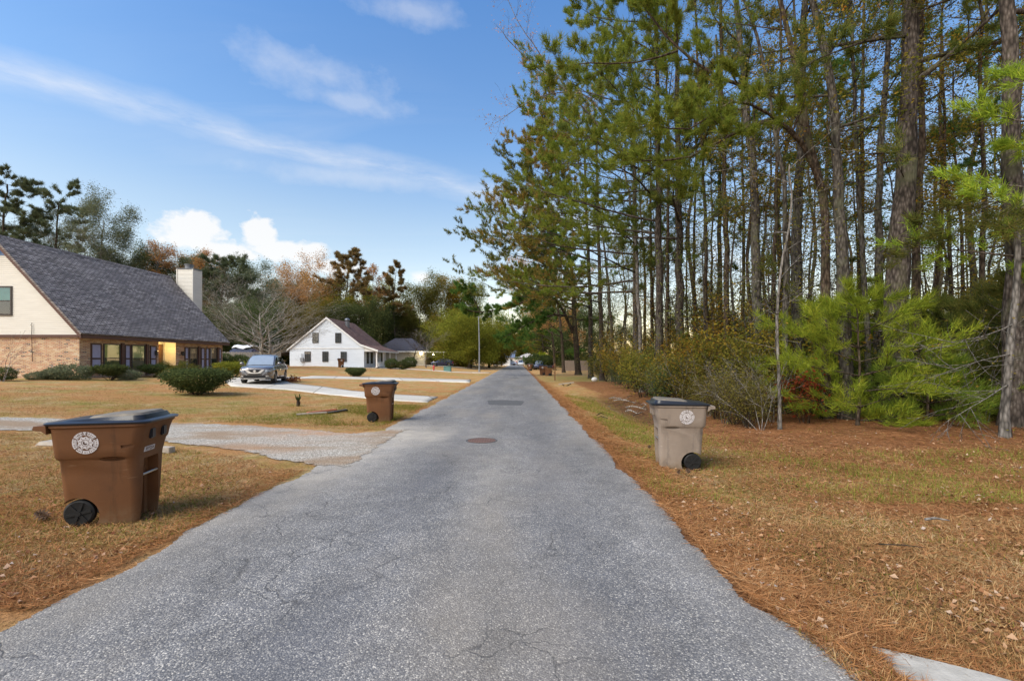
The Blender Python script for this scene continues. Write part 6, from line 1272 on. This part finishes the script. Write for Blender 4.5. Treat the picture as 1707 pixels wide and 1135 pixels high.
DESC = {'pineA': 'grey pine trunk', 'pineB': 'dark slim pine trunk', 'leafA': 'thin dark olive-leaved tree', 'leafB': 'thin grey gold-leaved tree', 'leafC': 'thin grey yellow-leaved tree', 'dense': 'dark bushy tree', 'denseO': 'olive bushy tree'}
rw = random.Random(77)
def row(items, where, group):
    items = sorted(items, key=lambda a: a[1] / a[2]); cnt = {}
    for k, x, y, s in items:
        i = cnt.get(k, 0); cnt[k] = i + 1
        dup(PROTO[k], (x, y, terrain(x, y) - .05), rw.uniform(0, 6.28), f'{DESC[k]}, {ORD[min(i, 29)]} such from the left {where}', group, s * rw.uniform(.9, 1.12), rw.gauss(0, .025), rw.gauss(0, .025))
# thin leaning saplings that tangle the lower wood
def sap(key, seed, foliage, m):
    T = Tree(seed); path = [Vector((0, 0, -.2)), Vector((.15, .1, 2)), Vector((.5, .2, 4.5)), Vector((.7, .5, 7.5))]; pts, rd = T.stem(path, .05, .012, 6, .06)
    for k in range(12): i = 2 + k * (len(pts) - 3) // 12; a = T.r.uniform(0, 6.28); T.grow(pts[i], Vector((math.cos(a), math.sin(a), .6)), T.r.uniform(1.0, 2.2), .016, 1, BROAD)
    PROTO[key] = finish(T, 'sapling', 'x', 'tree', (0, 0, -500), 'bark_grey', foliage, 'leaf', 24, m, .085, None, rad=.22)
sap('sapA', 111, 'leaf_lit', 3); sap('sapB', 112, 'leaf_gold', 3); sap('sapC', 113, 'leaf_brush', 2)
DESC.update({'sapA': 'leaning yellow-green sapling', 'sapB': 'leaning gold sapling', 'sapC': 'leaning brown-leaved sapling'})
sp_ = []
for i in range(40):
    px = 1015 + i * 17.5 + rw.uniform(-8, 8); Y = rw.uniform(15, 27) + max(0, (1200 - px) * .09); sp_.append((rw.choice(['sapA', 'sapB', 'sapC', 'sapA']), (px - CX) / F * Y, Y, rw.uniform(.7, 1.1)))
sp_ = sorted(sp_, key=lambda a: a[1] / a[2]); cnt = {}
for k, x, y, s in sp_:
    i = cnt.get(k, 0); cnt[k] = i + 1
    dup(PROTO[k], (x, y, terrain(x, y) - .05), rw.uniform(0, 6.28), f"{DESC[k]}, {ORD[min(i, 29)]} such from the left among the trunks", 'leaning saplings among the trunks', s, rw.gauss(0, .10), rw.gauss(0, .10))
mid = []
for px, Y, k in ((1010, 48, 'leafA'), (1035, 40, 'leafC'), (1046, 33, 'leafB'), (1075, 34, 'pineB'), (1098, 30, 'leafA'), (1120, 27, 'leafB'), (1146, 26, 'leafA'), (1160, 24, 'pineB'), (1192, 22, 'leafC'), (1200, 26, 'pineA'), (1224, 20, 'leafB'), (1238, 23, 'pineB'), (1248, 18, 'leafA'), (1278, 21, 'leafC'),
                 (1296, 22, 'pineA'), (1318, 19, 'leafA'), (1348, 19, 'leafB'), (1362, 22, 'pineB'), (1388, 18, 'leafC'), (1425, 19, 'pineB'), (1436, 24, 'leafA'), (1476, 19, 'leafB'), (1512, 20, 'leafA'), (1548, 18, 'pineB'), (1562, 21, 'leafC'), (1604, 18, 'leafA'), (1618, 22, 'pineA'), (1655, 17, 'leafB'), (1672, 19, 'leafC'), (1700, 17, 'pineB'), (1725, 15, 'leafA')):
    mid.append((k, (px - CX) / F * Y, Y, 1.0))
row(mid, "in the wood's middle", 'thin trees in the middle of the wood')
back = []
for i in range(24):
    px = 1010 + i * 31 + rw.uniform(-9, 9); Y = rw.uniform(27, 40) + max(0, (1150 - px) * .12); back.append((rw.choice(['pineA', 'pineB', 'leafA', 'leafC', 'leafB', 'leafA']), (px - CX) / F * Y, Y, rw.uniform(.85, 1.15)))
row(back, "in the wood's back", 'thin trees at the back of the wood')
thick = []
for i in range(30):
    px = 985 + i * 28 + rw.uniform(-10, 10); Y = rw.uniform(36, 46) + max(0, (1150 - px) * .2); thick.append((rw.choice(['dense', 'denseO', 'dense']), (px - CX) / F * Y, Y, rw.uniform(.45, .72)))
row(thick, 'closing the wood', 'bushy trees closing the back of the wood')

# ---- shrubs under the trees
def shrub_proto(key, seed, h, w, foliage, m, size, nst=9, bark='bark_dark', rad=.16, cfg=None, name='shrub', spread=1.0, bare=False):
    T = Tree(seed)
    for k in range(nst):
        a = T.r.uniform(0, 6.28); d = Vector((math.cos(a) * w / h * spread * T.r.uniform(.1, .9), math.sin(a) * w / h * spread * T.r.uniform(.1, .9), 1)); T.grow(Vector((math.cos(a) * .12, math.sin(a) * .12, -.05)), d, h * T.r.uniform(.65, 1.0), .018, 0, cfg or SHR)
    t = thing(name, 'x', 'shrub', (0, 0, -500)); T.wood(bark, t, 'stem')
    if not bare: leaves('foliage', T.A, m, rad, size, M[foliage], t, seed=seed)
    PROTO[key] = t
SHR = [dict(n=6, ratio=.5, ang=.6, start=.2, up=.0, wander=.14, rr=.6), dict(n=4, ratio=.5, ang=.7, start=.2, up=.0, wander=.18, rr=.6), dict(n=0, ratio=.5, ang=.7, start=.2, up=0, wander=.2, bare=.1, seg=.2)]
shrub_proto('shO', 201, 2.0, 1.3, 'leaf_olive', 5, .085)
shrub_proto('shG', 202, 2.4, 1.3, 'leaf_gold', 4, .085)
shrub_proto('shY', 203, 1.7, 1.4, 'leaf_brush', 3, .06, 16)
shrub_proto('shD', 204, 1.9, 1.4, 'leaf_dark', 7, .085, 10)
shrub_proto('shR', 205, 1.3, .8, 'leaf_red', 2, .12, 5)
SHN = {'shO': 'olive shrub', 'shG': 'tall gold leaved shrub', 'shY': 'yellow green twiggy shrub', 'shD': 'dense dark green shrub', 'shR': 'small red leaved shrub'}
shr = []
for px, Y, k, s in ((1000, 42, 'shD', 1.2), (1012, 36, 'shO', 1.1), (1030, 31, 'shG', 1.0), (1046, 27, 'shD', 1.0), (1062, 24, 'shG', 1.0), (1070, 21, 'shO', .9), (1085, 22, 'shD', 1.05), (1098, 19, 'shO', .95), (1112, 21, 'shG', 1.05), (1118, 17.5, 'shD', .8), (1135, 18, 'shG', 1.1), (1150, 16, 'shO', .95), (1160, 19, 'shG', 1.1), (1172, 14.5, 'shY', .8), (1190, 16, 'shG', 1.1), (1196, 13.4, 'shY', .85), (1215, 15.2, 'shO', 1.0), (1222, 12.3, 'shY', .75), (1240, 14, 'shO', 1.0), (1248, 11.6, 'shY', .72), (1268, 12.8, 'shY', .85), (1276, 15, 'shG', 1.05), (1310, 14.5, 'shO', 1.1), (1342, 12.4, 'shR', .85), (1372, 14.2, 'shD', 1.0), (1420, 14.8, 'shD', 1.1), (1470, 14.2, 'shD', 1.0), (1520, 14.6, 'shO', 1.0), (1575, 14.2, 'shD', 1.0), (1630, 14, 'shD', 1.1), (1680, 13, 'shO', 1.0), (1720, 12.6, 'shD', 1.0),
                    (1180, 22, 'shO', 1.3), (1240, 20, 'shG', 1.3), (1300, 19, 'shD', 1.4), (1355, 18, 'shD', 1.4), (1405, 19, 'shG', 1.3), (1450, 18, 'shD', 1.4), (1500, 19, 'shD', 1.5), (1560, 18, 'shG', 1.3), (1610, 18, 'shD', 1.5), (1660, 17, 'shD', 1.4), (1710, 17, 'shG', 1.4)):
    shr.append((px, Y, k, s))
cnt = {}
for px, Y, k, s in sorted(shr, key=lambda a: a[0]):
    p = gz(px, Y); i = cnt.get(k, 0); cnt[k] = i + 1
    s *= rw.uniform(.75, 1.2); dup(PROTO[k], p, rw.uniform(0, 6.28), f'{SHN[k]}, {ORD[i]} such from the left along the wood' if k != 'shR' else 'small shrub with red leaves left of the young green pines', 'shrubs along the foot of the wood', (s, s, s * rw.uniform(.9, 1.1)))
# bare tangled saplings
T = Tree(301)
for k in range(4): a = k * 1.7; T.grow(Vector((.1 * math.cos(a), .1 * math.sin(a), -.05)), Vector((.45 * math.cos(a), .45 * math.sin(a), 1)), 2.4, .02, 0, SHR)
tb = thing('bare_shrub', 'x', 'shrub', (0, 0, -500)); T.wood('bark_ash', tb, 'stem'); PROTO['bare'] = tb
for px, Y, lab in ((1245, 12.2, 'bleached leafless shrub right of the tan cart'), (1100, 18, 'leafless shrub left above the tan cart'), (1640, 11.5, 'low leafless shrub beside the pale leaning tree'), (1180, 14, 'leafless twiggy shrub above the right end of the tan cart'), (1208, 12.4, 'pale twig tangle in the yellow green shrubs right of the tan cart'), (1268, 11.2, 'pale twig tangle left of the young pines'), (1140, 16, 'leafless twigs rising behind the lid of the tan cart'), (1290, 12.6, 'leafless twigs close left of the pale sapling')):
    dup(PROTO['bare'], gz(px, Y), rw.uniform(0, 6), lab, 'leafless shrubs at the wood edge', rw.uniform(.55, .75))
# young soft-needled pines
def young_pine(label, px, Y, H, spread, seed, foliage='needles_young', n=34):
    T = Tree(seed); b = gz(px, Y); path = [Vector((0, 0, -.1)), Vector((.05, .02, H * .5)), Vector((-.05, 0, H))]; pts, rd = T.stem(path, .05, .012, 7, .02, .3)
    cf = [dict(n=5, ratio=.42, ang=.65, start=.25, up=.0, wander=.12, rr=.6), dict(n=0, ratio=.4, ang=.75, start=.2, up=.05, wander=.14, bare=.12, lift=.45, seg=.15)]
    for k in range(n):
        t = .12 + .86 * k / n; i = min(len(pts) - 2, int(t * (len(pts) - 1))); a = k * 2.4 + T.r.uniform(-.4, .4); u = math.sin(min(1, t * 1.15) * 2.4 + .35)
        T.grow(pts[i], Vector((math.cos(a), math.sin(a), .12 + .35 * t)), spread * max(.25, u) * T.r.uniform(.75, 1.15), .018, 0, cf)
    t = thing('young_pine', label, 'tree', b, 0, 'young pines at the wood edge'); T.wood('bark_dark', t); tufts('crown', T.A, T.D, 40, .26, .0105, M[foliage], t, .55, seed)
young_pine('bright green young pine with long soft needles, the leftmost and largest', 1430, 11.8, 3.3, 2.1, 401)
young_pine('low young pine drooping over the pine straw in front of the others', 1545, 11.8, 1.7, 1.5, 402, 'needles_bough', 20)
young_pine('darker young pine behind and right of the bright one', 1585, 13.6, 3.2, 1.9, 403, 'needles')
young_pine('small yellow green young pine head above the bright one', 1470, 14.2, 4.2, 1.2, 404, 'needles_young', 20)
young_pine('young pine whose boughs enter at the lower right edge', 1725, 11.6, 3.6, 1.7, 405, 'needles')

# ---------------------------------------------------------------- trees on the left and behind the houses
LW = 'trees behind the houses on the left'
def lone(label, px, Y, ytop, dia, bark, kind, foliage, n, Lm, Lt, z0, seed, cfg=None, m=None, size=None, rad=None, shape=None, tilt=.15, name='tree', bias=None, bw=0, group=LW, rf=.42):
    b = gz(px, Y); H_ = H + (HY - ytop) / F * Y - b.z; T = Tree(seed); path = [Vector((T.r.gauss(0, .3) * (i > 0), T.r.gauss(0, .3) * (i > 0), -.2 + (H_ + .2) * i / 4)) for i in range(5)]
    pts, rd = T.stem(path, dia / 2, dia / 2 * .2, 9, .05); crown_limbs(T, pts, rd, z0, n, Lm, Lt, tilt, cfg or (PINE if kind == 'needles' else BROADX), bias, bw, shape or ('pine' if kind == 'needles' else 'round'), rf)
    k = H_ / sorted(p.z for p in T.v)[int(len(T.v) * .995)]
    for p in T.v: p.z *= k
    T.A = [Vector((a.x, a.y, a.z * k)) for a in T.A]
    return finish(T, name, label, 'tree', b, bark, foliage, kind, Y, m, size, group, rad=rad)
def left_wood():
    E = 'leaf'
    lone('tall dark evergreen at the far left edge behind the brick house', 10, 60, 288, .7, 'bark_dark', 'needles', 'needles_far', 34, 6, 3, .12, 501, m=6, size=.5, cfg=PINE3)
    lone('tall evergreen with flat separate clumps behind the brick house roof', 92, 62, 305, .6, 'bark_dark', 'needles', 'needles_far', 22, 5, 3, .25, 502, m=6, size=.5, cfg=PINE3)
    lone('half dead oak with bare upright spires above the brick house ridge', 172, 62, 330, .5, 'bark_ash', E, 'leaf_greygreen', 18, 4.2, 2, .35, 503, m=4, size=.3, rad=.4, cfg=BARE, tilt=.7)
    lone('grey leafless twiggy tree in front of the evergreens over the brick roof', 130, 56, 372, .35, 'bark_ash', E, None, 14, 4.2, 2.5, .3, 504, cfg=BARE, tilt=.5)
    for i, (px, yt, fo, lab) in enumerate(((40, 350, 'leaf_greygreen', 'broad green tree low behind the left end of the brick house ridge'), (215, 415, 'leaf_greygreen', 'rounded grey green tree behind the middle of the brick ridge'), (255, 422, 'leaf_dark', 'dark round tree behind the right part of the brick ridge'), (300, 418, 'leaf_rust', 'brownish bushy tree just behind the white chimney'), (345, 440, 'leaf_greygreen', 'grey green tree right behind the white chimney'))):
        lone(lab, px, 68 + i * 2, yt, .5, 'bark_dark', E, fo, 30, 5.5, 3, .08, 510 + i, m=13, size=.24, rad=.34)
    lone('thin bare tree spire above the brick ridge left of the chimney', 265, 66, 402, .2, 'bark_ash', E, None, 9, 2.2, 1, .5, 520, cfg=BARE, tilt=.9)
    lone('broad dark evergreen right of the white chimney', 372, 72, 424, .6, 'bark_dark', 'needles', 'needles_far', 28, 6.5, 3, .12, 521, m=6, size=.5, cfg=PINE3)
    lone('pale lacy tree with a scatter of leaves between the evergreen and the rust oak', 415, 84, 438, .4, 'bark_ash', E, 'leaf_greygreen', 16, 5.5, 3, .3, 522, m=3, size=.32, rad=.5, cfg=BARE, tilt=.5)
    # big leafless double trunk tree behind the suv
    for dx, sd, lab in ((434, 523, 'left trunk of the wide leafless grey tree behind the parked car'), (447, 524, 'right trunk of the wide leafless grey tree behind the parked car')):
        lone(lab, dx, 49, 452 if dx == 434 else 470, .42, 'bark_pale', E, None, 22, 8.5, 4.5, .22, sd, cfg=BARE, tilt=.4, group='wide leafless tree behind the parked car', rf=.5)
    lone('rust leaved oak above the left slope of the white house', 508, 92, 430, .5, 'bark_ash', E, 'leaf_rust', 26, 7, 3.5, .25, 525, m=8, size=.30, rad=.5, cfg=BROAD, tilt=.5)
    lone('tall pine with a rounded rusty crown behind the white house', 576, 95, 414, .6, 'bark_pine', 'needles', 'needles_gold', 20, 5.2, 2.6, .62, 526, cfg=PINE3, m=7, size=.6, name='pine_tree', group=LW)
    lone('bare thin tree right of the tall rusty pine', 622, 96, 440, .25, 'bark_ash', E, 'leaf_rust', 12, 3.4, 1.5, .35, 527, cfg=BARE, m=1, size=.3, tilt=.8)
    lone('narrow pine with an olive head standing alone against the sky', 660, 100, 440, .5, 'bark_pine', 'needles', 'needles_gold', 16, 3.6, 1.8, .5, 528, cfg=PINE3, m=7, size=.6, name='pine_tree')
    lone('olive tree with lacy crown right of the lone narrow pine', 700, 104, 464, .45, 'bark_pine', E, 'leaf_lit', 24, 5.2, 2.5, .3, 529, m=8, size=.36, rad=.6)
    lone('gold tinged lacy tree near the middle of the far tree line', 738, 108, 462, .4, 'bark_ash', E, 'leaf_gold', 22, 5, 2.5, .3, 530, m=7, size=.36, rad=.6)
    lone('tall olive tree behind the street lamp', 772, 112, 478, .45, 'bark_dark', E, 'leaf_lit', 24, 5.5, 3, .2, 531, m=10, size=.36, rad=.6)
    lone('wide spreading olive green tree left of the street lamp', 782, 86, 522, .9, 'bark_dark', E, 'leaf_yellowgreen', 26, 9, 6, .14, 532, m=10, size=.27, rad=.5, tilt=.3, shape='round', group='broad tree by the lamp')
    lone('darker spreading tree at the left verge beyond the lamp', 815, 102, 532, .7, 'bark_dark', E, 'leaf_olive', 24, 7.5, 5, .1, 533, m=10, size=.3, rad=.5, tilt=.3)
    lone('small dark trunked leafless tree by the lit tan house', 692, 76, 545, .32, 'bark_dark', E, None, 12, 5, 3, .28, 534, cfg=BARE, tilt=.5, rf=.5)
    lone('small pale leafless tree in front of the navy hatchback', 711, 72, 540, .22, 'bark_pale', E, None, 11, 4.2, 2.4, .3, 535, cfg=BARE, tilt=.6, rf=.5)
    for i, (px, Y, yt, fo, lab) in enumerate(((400, 62, 505, 'leaf_dark', 'low dark tree behind the grey picket fence'), (350, 60, 520, 'leaf_dark', 'low dark tree hiding behind the end of the brick house'), (470, 90, 500, 'leaf_dark', 'dark understorey tree left of the white house'), (520, 84, 505, 'leaf_olive', 'olive understorey tree behind the white roof peak'), (560, 96, 490, 'leaf_olive', 'olive tree rising just behind the white house ridge'), (600, 84, 505, 'leaf_dark', 'dark tree behind the right slope of the white house'), (640, 102, 515, 'leaf_dark', 'dark tree above the tan house roof'), (672, 110, 520, 'leaf_olive', 'olive tree behind the navy roof'), (735, 104, 540, 'leaf_dark', 'dark tree behind the navy hatchback'), (757, 98, 535, 'leaf_olive', 'olive tree right behind the navy hatchback'), (626, 118, 470, 'leaf_olive', 'far olive tree between the rusty pine and the lone pine'), (540, 116, 462, 'leaf_olive', 'far olive tree left behind the rusty pine'), (482, 112, 470, 'leaf_greygreen', 'far grey green tree behind the leafless tree'), (450, 100, 480, 'leaf_dark', 'far dark tree behind the leafless double trunk'))):
        lone(lab, px, Y, yt, .45, 'bark_dark', E, fo, 28, 5.0 if yt > 480 else 6.5, 3, .06, 550 + i, m=12, size=.34, rad=.55)
    # far end of the street
    for i, (px, Y, yt, fo, lab) in enumerate(((850, 235, 560, 'leaf_dark', 'dark blue green tree closing the street end at the left'), (868, 250, 565, 'leaf_dark', 'dark tree behind the blue grey roof'), (886, 200, 545, 'leaf_olive', 'olive tree over the pale house at the street end'), (832, 190, 545, 'leaf_olive', 'olive tree behind the small white gabled house'), (915, 130, 520, 'leaf_olive', 'olive tree right of the street end'), (940, 110, 510, 'leaf_dark', 'dark tree behind the board fence'), (965, 95, 505, 'leaf_dark', 'dark tree behind the right end of the board fence'))):
        lone(lab, px, Y, yt, .6, 'bark_dark', E, fo, 22, 7.5, 4, .05, 580 + i, m=9, size=.5, rad=.7, group='trees at the end of the street')
left_wood()

# garden shrubs
def ball(key, seed, rx, rz, foliage, m, size, stem=.25, n=900, flat_top=False, top_m=None):
    g = np.random.default_rng(seed); a = g.normal(size=(n, 3)); a /= np.linalg.norm(a, axis=1)[:, None]; r = g.uniform(.72, 1.0, n) ** .6; bump = 1 + .12 * np.sin(a[:, 0] * 5 + seed) * np.sin(a[:, 1] * 4) + .08 * np.sin(a[:, 2] * 7)
    p = a * (r * bump)[:, None] * np.array([rx, rx, rz])
    if flat_top: p[:, 2] = np.minimum(p[:, 2], rz * .45 + .05 * g.normal(size=n)); p[:, 0] *= np.where(p[:, 2] < 0, 1 + p[:, 2] / rz * .45, 1); p[:, 1] *= np.where(p[:, 2] < 0, 1 + p[:, 2] / rz * .45, 1)
    p[:, 2] += stem + rz
    t = thing('garden_shrub', 'x', 'shrub', (0, 0, -500)); T = Tree(seed)
    for k in range(9): aa = T.r.uniform(0, 6.28); T.grow(Vector((.05 * math.cos(aa), .05 * math.sin(aa), -.05)), Vector((rx * .8 * math.cos(aa), rx * .8 * math.sin(aa), stem + rz)), (stem + rz) * 1.1, .03, 1, SHR)
    T.wood('bark_dark', t, 'stem'); leaves('foliage', p, m, rx * .07, size, M[foliage], t, seed); PROTO[key] = t
ball('gBig', 601, 1.35, .62, 'leaf_dark', 9, .10, .18, 1500, True)
ball('gHedge', 602, 1.1, .42, 'leaf_dark', 9, .10, .45, 800, True)
ball('gRound', 603, .9, .6, 'leaf_dark', 8, .10, .1, 700)
ball('gLow', 604, .9, .38, 'leaf_greygreen', 7, .09, .0, 600)
ball('gGreen', 605, 1.2, .5, 'leaf_yellowgreen', 9, .11, .25, 800, True)
ball('gLime', 606, 1.6, 1.3, 'leaf_lime', 6, .22, .3, 700)
GS = 'clipped shrubs in front of the houses'
for key, px, Y, s, lab in (('gBig', 330, 19.6, .88, 'large dark flat topped shrub on the lawn before the brick house'), ('gHedge', 183, 25.4, .72, 'clipped dark shrub under the left pair of windows'), ('gHedge', 254, 29.3, .68, 'clipped dark shrub beside the lit brick entry'), ('gRound', 8, 22.5, .5, 'small round dark shrub at the left photo edge by the brick wall'), ('gLow', 90, 24.5, .75, 'low greyish shrub before the left brick wall'), ('gLow', 118, 24.8, 1.05, 'loose taller greyish shrub near the brick house corner'), ('gLow', 212, 26.5, .7, 'low shrub between the clipped window shrubs'), ('gLow', 60, 23.8, .5, 'lowest greyish shrub left of the loose one'),
                         ('gGreen', 388, 33, .95, 'bright green clipped shrub left of the parked grey car'), ('gBig', 593, 40.5, .64, 'clipped green tree shaped shrub on a short trunk on the lawn before the white house'), ('gRound', 653, 58, 1.0, 'dark round shrub at the porch end of the white house'), ('gRound', 672, 57.5, .9, 'second dark round shrub right of the porch end'), ('gRound', 683, 66, 1.2, 'dark shrub before the tan house wall'), ('gRound', 360, 40, 1.1, 'dark shrub at the far end of the brick house'), ('gLime', 904, 92, 1.1, 'bright lime yellow bush at the right far roadside'), ('gRound', 892, 86, 2.2, 'dark rounded bush before the lime bush'), ('gRound', 910, 84, 2.0, 'dark bush under the lime bush'), ('gRound', 375, 47, 1.2, 'dark shrub before the grey picket fence'), ('gRound', 400, 48, 1.1, 'second dark shrub before the grey picket fence')):
    dup(PROTO[key], gz(px, Y), rw.uniform(0, 6), lab, GS, s)
# sago palm by the entry, brown tuft by the drive, twiggy shrub by the white wall
p = gz(296, 30); t = thing('sago_palm', 'spiky green palm before the lit brick entry', 'palm', p); MB().tube([(0, 0, -.1), (0, 0, .5)], [.2, .18], 10).build('trunk', M['bark_dark'], t)
g = np.random.default_rng(8); A = []; D = []
for k in range(34):
    a = k * 2.4; el = .15 + .9 * (k % 7) / 7; 
    for s in np.linspace(.15, 1.3, 14): A.append((math.cos(a) * s * math.cos(el), math.sin(a) * s * math.cos(el), .5 + s * math.sin(el) - .28 * s * s)); D.append((math.cos(a), math.sin(a), .1))
tufts('frond', A, D, 8, .20, .016, M['needles'], t, .8, 8)
p = gz(487, 30.5); t = thing('dry_clump', 'dry brown plant clump at the drive edge right of the parked car', 'plant', p); g = np.random.default_rng(3); A = g.normal(size=(60, 3)) * [.22, .22, .04] + [0, 0, .12]; leaves('foliage', A, 6, .1, .16, M['leaf_rust'], t, 3)
for px, Y, lab, sc in ((505, 55, 'thin leafless shrub before the left windows of the white house', .55), (617, 50, 'small leafless sapling on the lawn before the porch', .4), (2, 22.0, 'dark leafless stems at the left photo edge', .8)): dup(PROTO['bare'], gz(px, Y), 1.0, lab, 'leafless garden shrubs', sc)
for k, o in PROTO.items():                       # the sources themselves are taken away again
    for c in list(o.children_recursive): bpy.data.objects.remove(c)
    bpy.data.objects.remove(o)

# ---------------------------------------------------------------- grass, straw and leaves on the ground
def inside_quad(x, y):
    on_road = (x > ROAD_L) & (x < ROAD_R); return ~on_road
gp = np.array([(p.x, p.y) for p in gl] + [(p.x, p.y) for p in gr[::-1]])
def in_poly(x, y, poly):
    c = np.zeros(len(x), bool); n = len(poly)
    for i in range(n):
        x1, y1 = poly[i]; x2, y2 = poly[(i + 1) % n]; k = ((y1 > y) != (y2 > y)) & (x < (x2 - x1) * (y - y1) / (y2 - y1 + 1e-12) + x1); c ^= k
    return c
apron = np.array([(p.x, p.y) for p in (G(1440, 1076), G(1560, 1112), G(1640, 1138), G(1800, 1190), G(1690, 1240), G(1500, 1135))])
def scatter(name, n, xr, yfun, lrange, wrange, mat, up, seed, keep=None, zo=.005, edge=0.0, quad=False, label=None):
    g = np.random.default_rng(seed); y = yfun(g, n); x = xr(g, n, y)
    k = ((x < ROAD_L - edge + .06 * np.sin(y * 3)) | (x > ROAD_R + edge + .06 * np.sin(y * 3 + 1)))
    if keep is not None: k &= keep(g, x, y)
    k &= ~in_poly(x, y, gp) & ~in_poly(x, y, apron); x, y = x[k], y[k]; n = len(x)
    z = np.array([terrain(a, b) for a, b in zip(x, y)]) + zo
    a = g.uniform(0, 2 * np.pi, n); el = np.abs(g.normal(size=n)) * up; l = g.uniform(*lrange, n); w = g.uniform(*wrange, n)
    d = np.stack([np.cos(a) * np.cos(el), np.sin(a) * np.cos(el), np.sin(el)], -1); pr = np.stack([-np.sin(a), np.cos(a), g.normal(size=n) * .5], -1); b = np.stack([x, y, z], -1)
    if quad:
        tilt = g.normal(size=n) * .35; c = b + [0, 0, .01]; l_ = l[:, None]; w_ = w[:, None]; cu = np.stack([0 * x, 0 * x, g.uniform(.1, .6, n) * w], -1)
        v = np.stack([c - d * l_ / 2, c + pr * w_ / 2 + cu, c + d * l_ / 2, c - pr * w_ / 2 + cu * .6], 1).reshape(-1, 3); f = np.arange(4 * n).reshape(-1, 4)
    else:
        v = np.stack([b - pr * w[:, None] / 2, b + pr * w[:, None] / 2, b + d * l[:, None]], 1).reshape(-1, 3); f = np.arange(3 * n).reshape(-1, 3)
    o = np_mesh(name, v, f, M[mat]); tag(o, kind='stuff'); return o
def yn(a, b, pw=1.0):
    return lambda g, n: a * (b / a) ** (g.uniform(0, 1, n) ** pw)
def xl(g, n, y): return ROAD_L - g.uniform(0, 1, n) * np.minimum(1.15 * y + .5, 18)
def xr_(g, n, y): return ROAD_R + g.uniform(0, 1, n) * np.maximum(.3, 1.16 * y - 1.4).clip(0, 16)
def patchy(s, lo, hi):
    def f(g, x, y): n = np.sin(x * 1.3 + s) * np.sin(y * 1.1 + s * 2) + .6 * np.sin(x * 3.1 + y * 2.3 + s) + g.normal(size=len(x)) * .5; return (n > lo) & (n < hi)
    return f
scatter('dry_grass', 150000, xl, yn(3.0, 26), (.03, .09), (.004, .009), 'grass_blades', .5, 1)
scatter('dry_grass', 150000, xr_, yn(2.2, 24), (.03, .09), (.004, .009), 'grass_blades', .45, 2, keep=lambda g, x, y: (y < 9) | (x < 4.5))
scatter('green_grass', 80000, xl, yn(3.0, 26), (.03, .08), (.004, .009), 'grass_green', .6, 3, patchy(1.0, .25, 9))
scatter('green_grass', 42000, xr_, yn(2.2, 30), (.03, .08), (.004, .009), 'grass_green', .6, 4, patchy(4.0, .35, 9))
scatter('green_grass', 26000, xr_, yn(5.4, 8.6), (.06, .14), (.004, .008), 'grass_green', .7, 21, patchy(.6, .1, 9))
scatter('green_grass', 22000, lambda g, n, y: ROAD_R + .5 + np.abs(g.normal(size=n)) * 1.1, yn(9, 22), (.05, .12), (.005, .010), 'grass_green', .7, 22, patchy(2.2, -.4, 9))
scatter('green_grass', 24000, lambda g, n, y: ROAD_L - .1 - np.abs(g.normal(size=n)) * 2.2, yn(11.5, 17), (.05, .13), (.005, .010), 'grass_green', .7, 23, patchy(1.7, -.3, 9))
def woods(g, x, y): return (x > 3.0 + .5 * g.normal(size=len(x)) + .1 * np.maximum(0, 9 - y)) & (y > 5)
def band_r(g, x, y): return g.uniform(size=len(x)) < np.exp(-(x - ROAD_R) / .38)
def band_l(g, x, y): return g.uniform(size=len(x)) < .8 * np.exp(-(ROAD_L - x) / .3)
scatter('pine_straw', 90000, xr_, yn(4.5, 22), (.08, .2), (.003, .006), 'straw', .12, 5, woods, .012)
scatter('pine_straw', 34000, lambda g, n, y: ROAD_R - .08 + .24 * smv((3.2 - y) / .8) + np.abs(g.normal(size=n)) * .42, yn(2.2, 36), (.08, .19), (.003, .007), 'straw', .14, 6, None, .022, edge=-.16)
scatter('pine_straw', 8000, lambda g, n, y: ROAD_L + .06 - np.abs(g.normal(size=n)) * .2, yn(3.0, 36), (.07, .16), (.003, .006), 'straw', .14, 7, None, .022, edge=-.12)
scatter('pine_straw', 15000, xr_, yn(2.2, 12), (.07, .17), (.003, .005), 'straw', .2, 8, patchy(2.0, -.2, 9), .02)
scatter('pine_straw', 42000, xl, yn(3.0, 12), (.07, .17), (.003, .005), 'straw', .2, 9, patchy(6.0, .1, 9), .02)
scatter('fallen_leaves', 6500, xr_, yn(2.6, 26), (.02, .06), (.015, .035), 'dead_leaf', 0.15, 10, patchy(3.0, -.1, 9), .02, quad=True)
scatter('fallen_leaves', 3600, xl, yn(3.0, 22), (.02, .055), (.015, .035), 'dead_leaf', 0.15, 11, patchy(5.0, 0, 9), .02, quad=True)
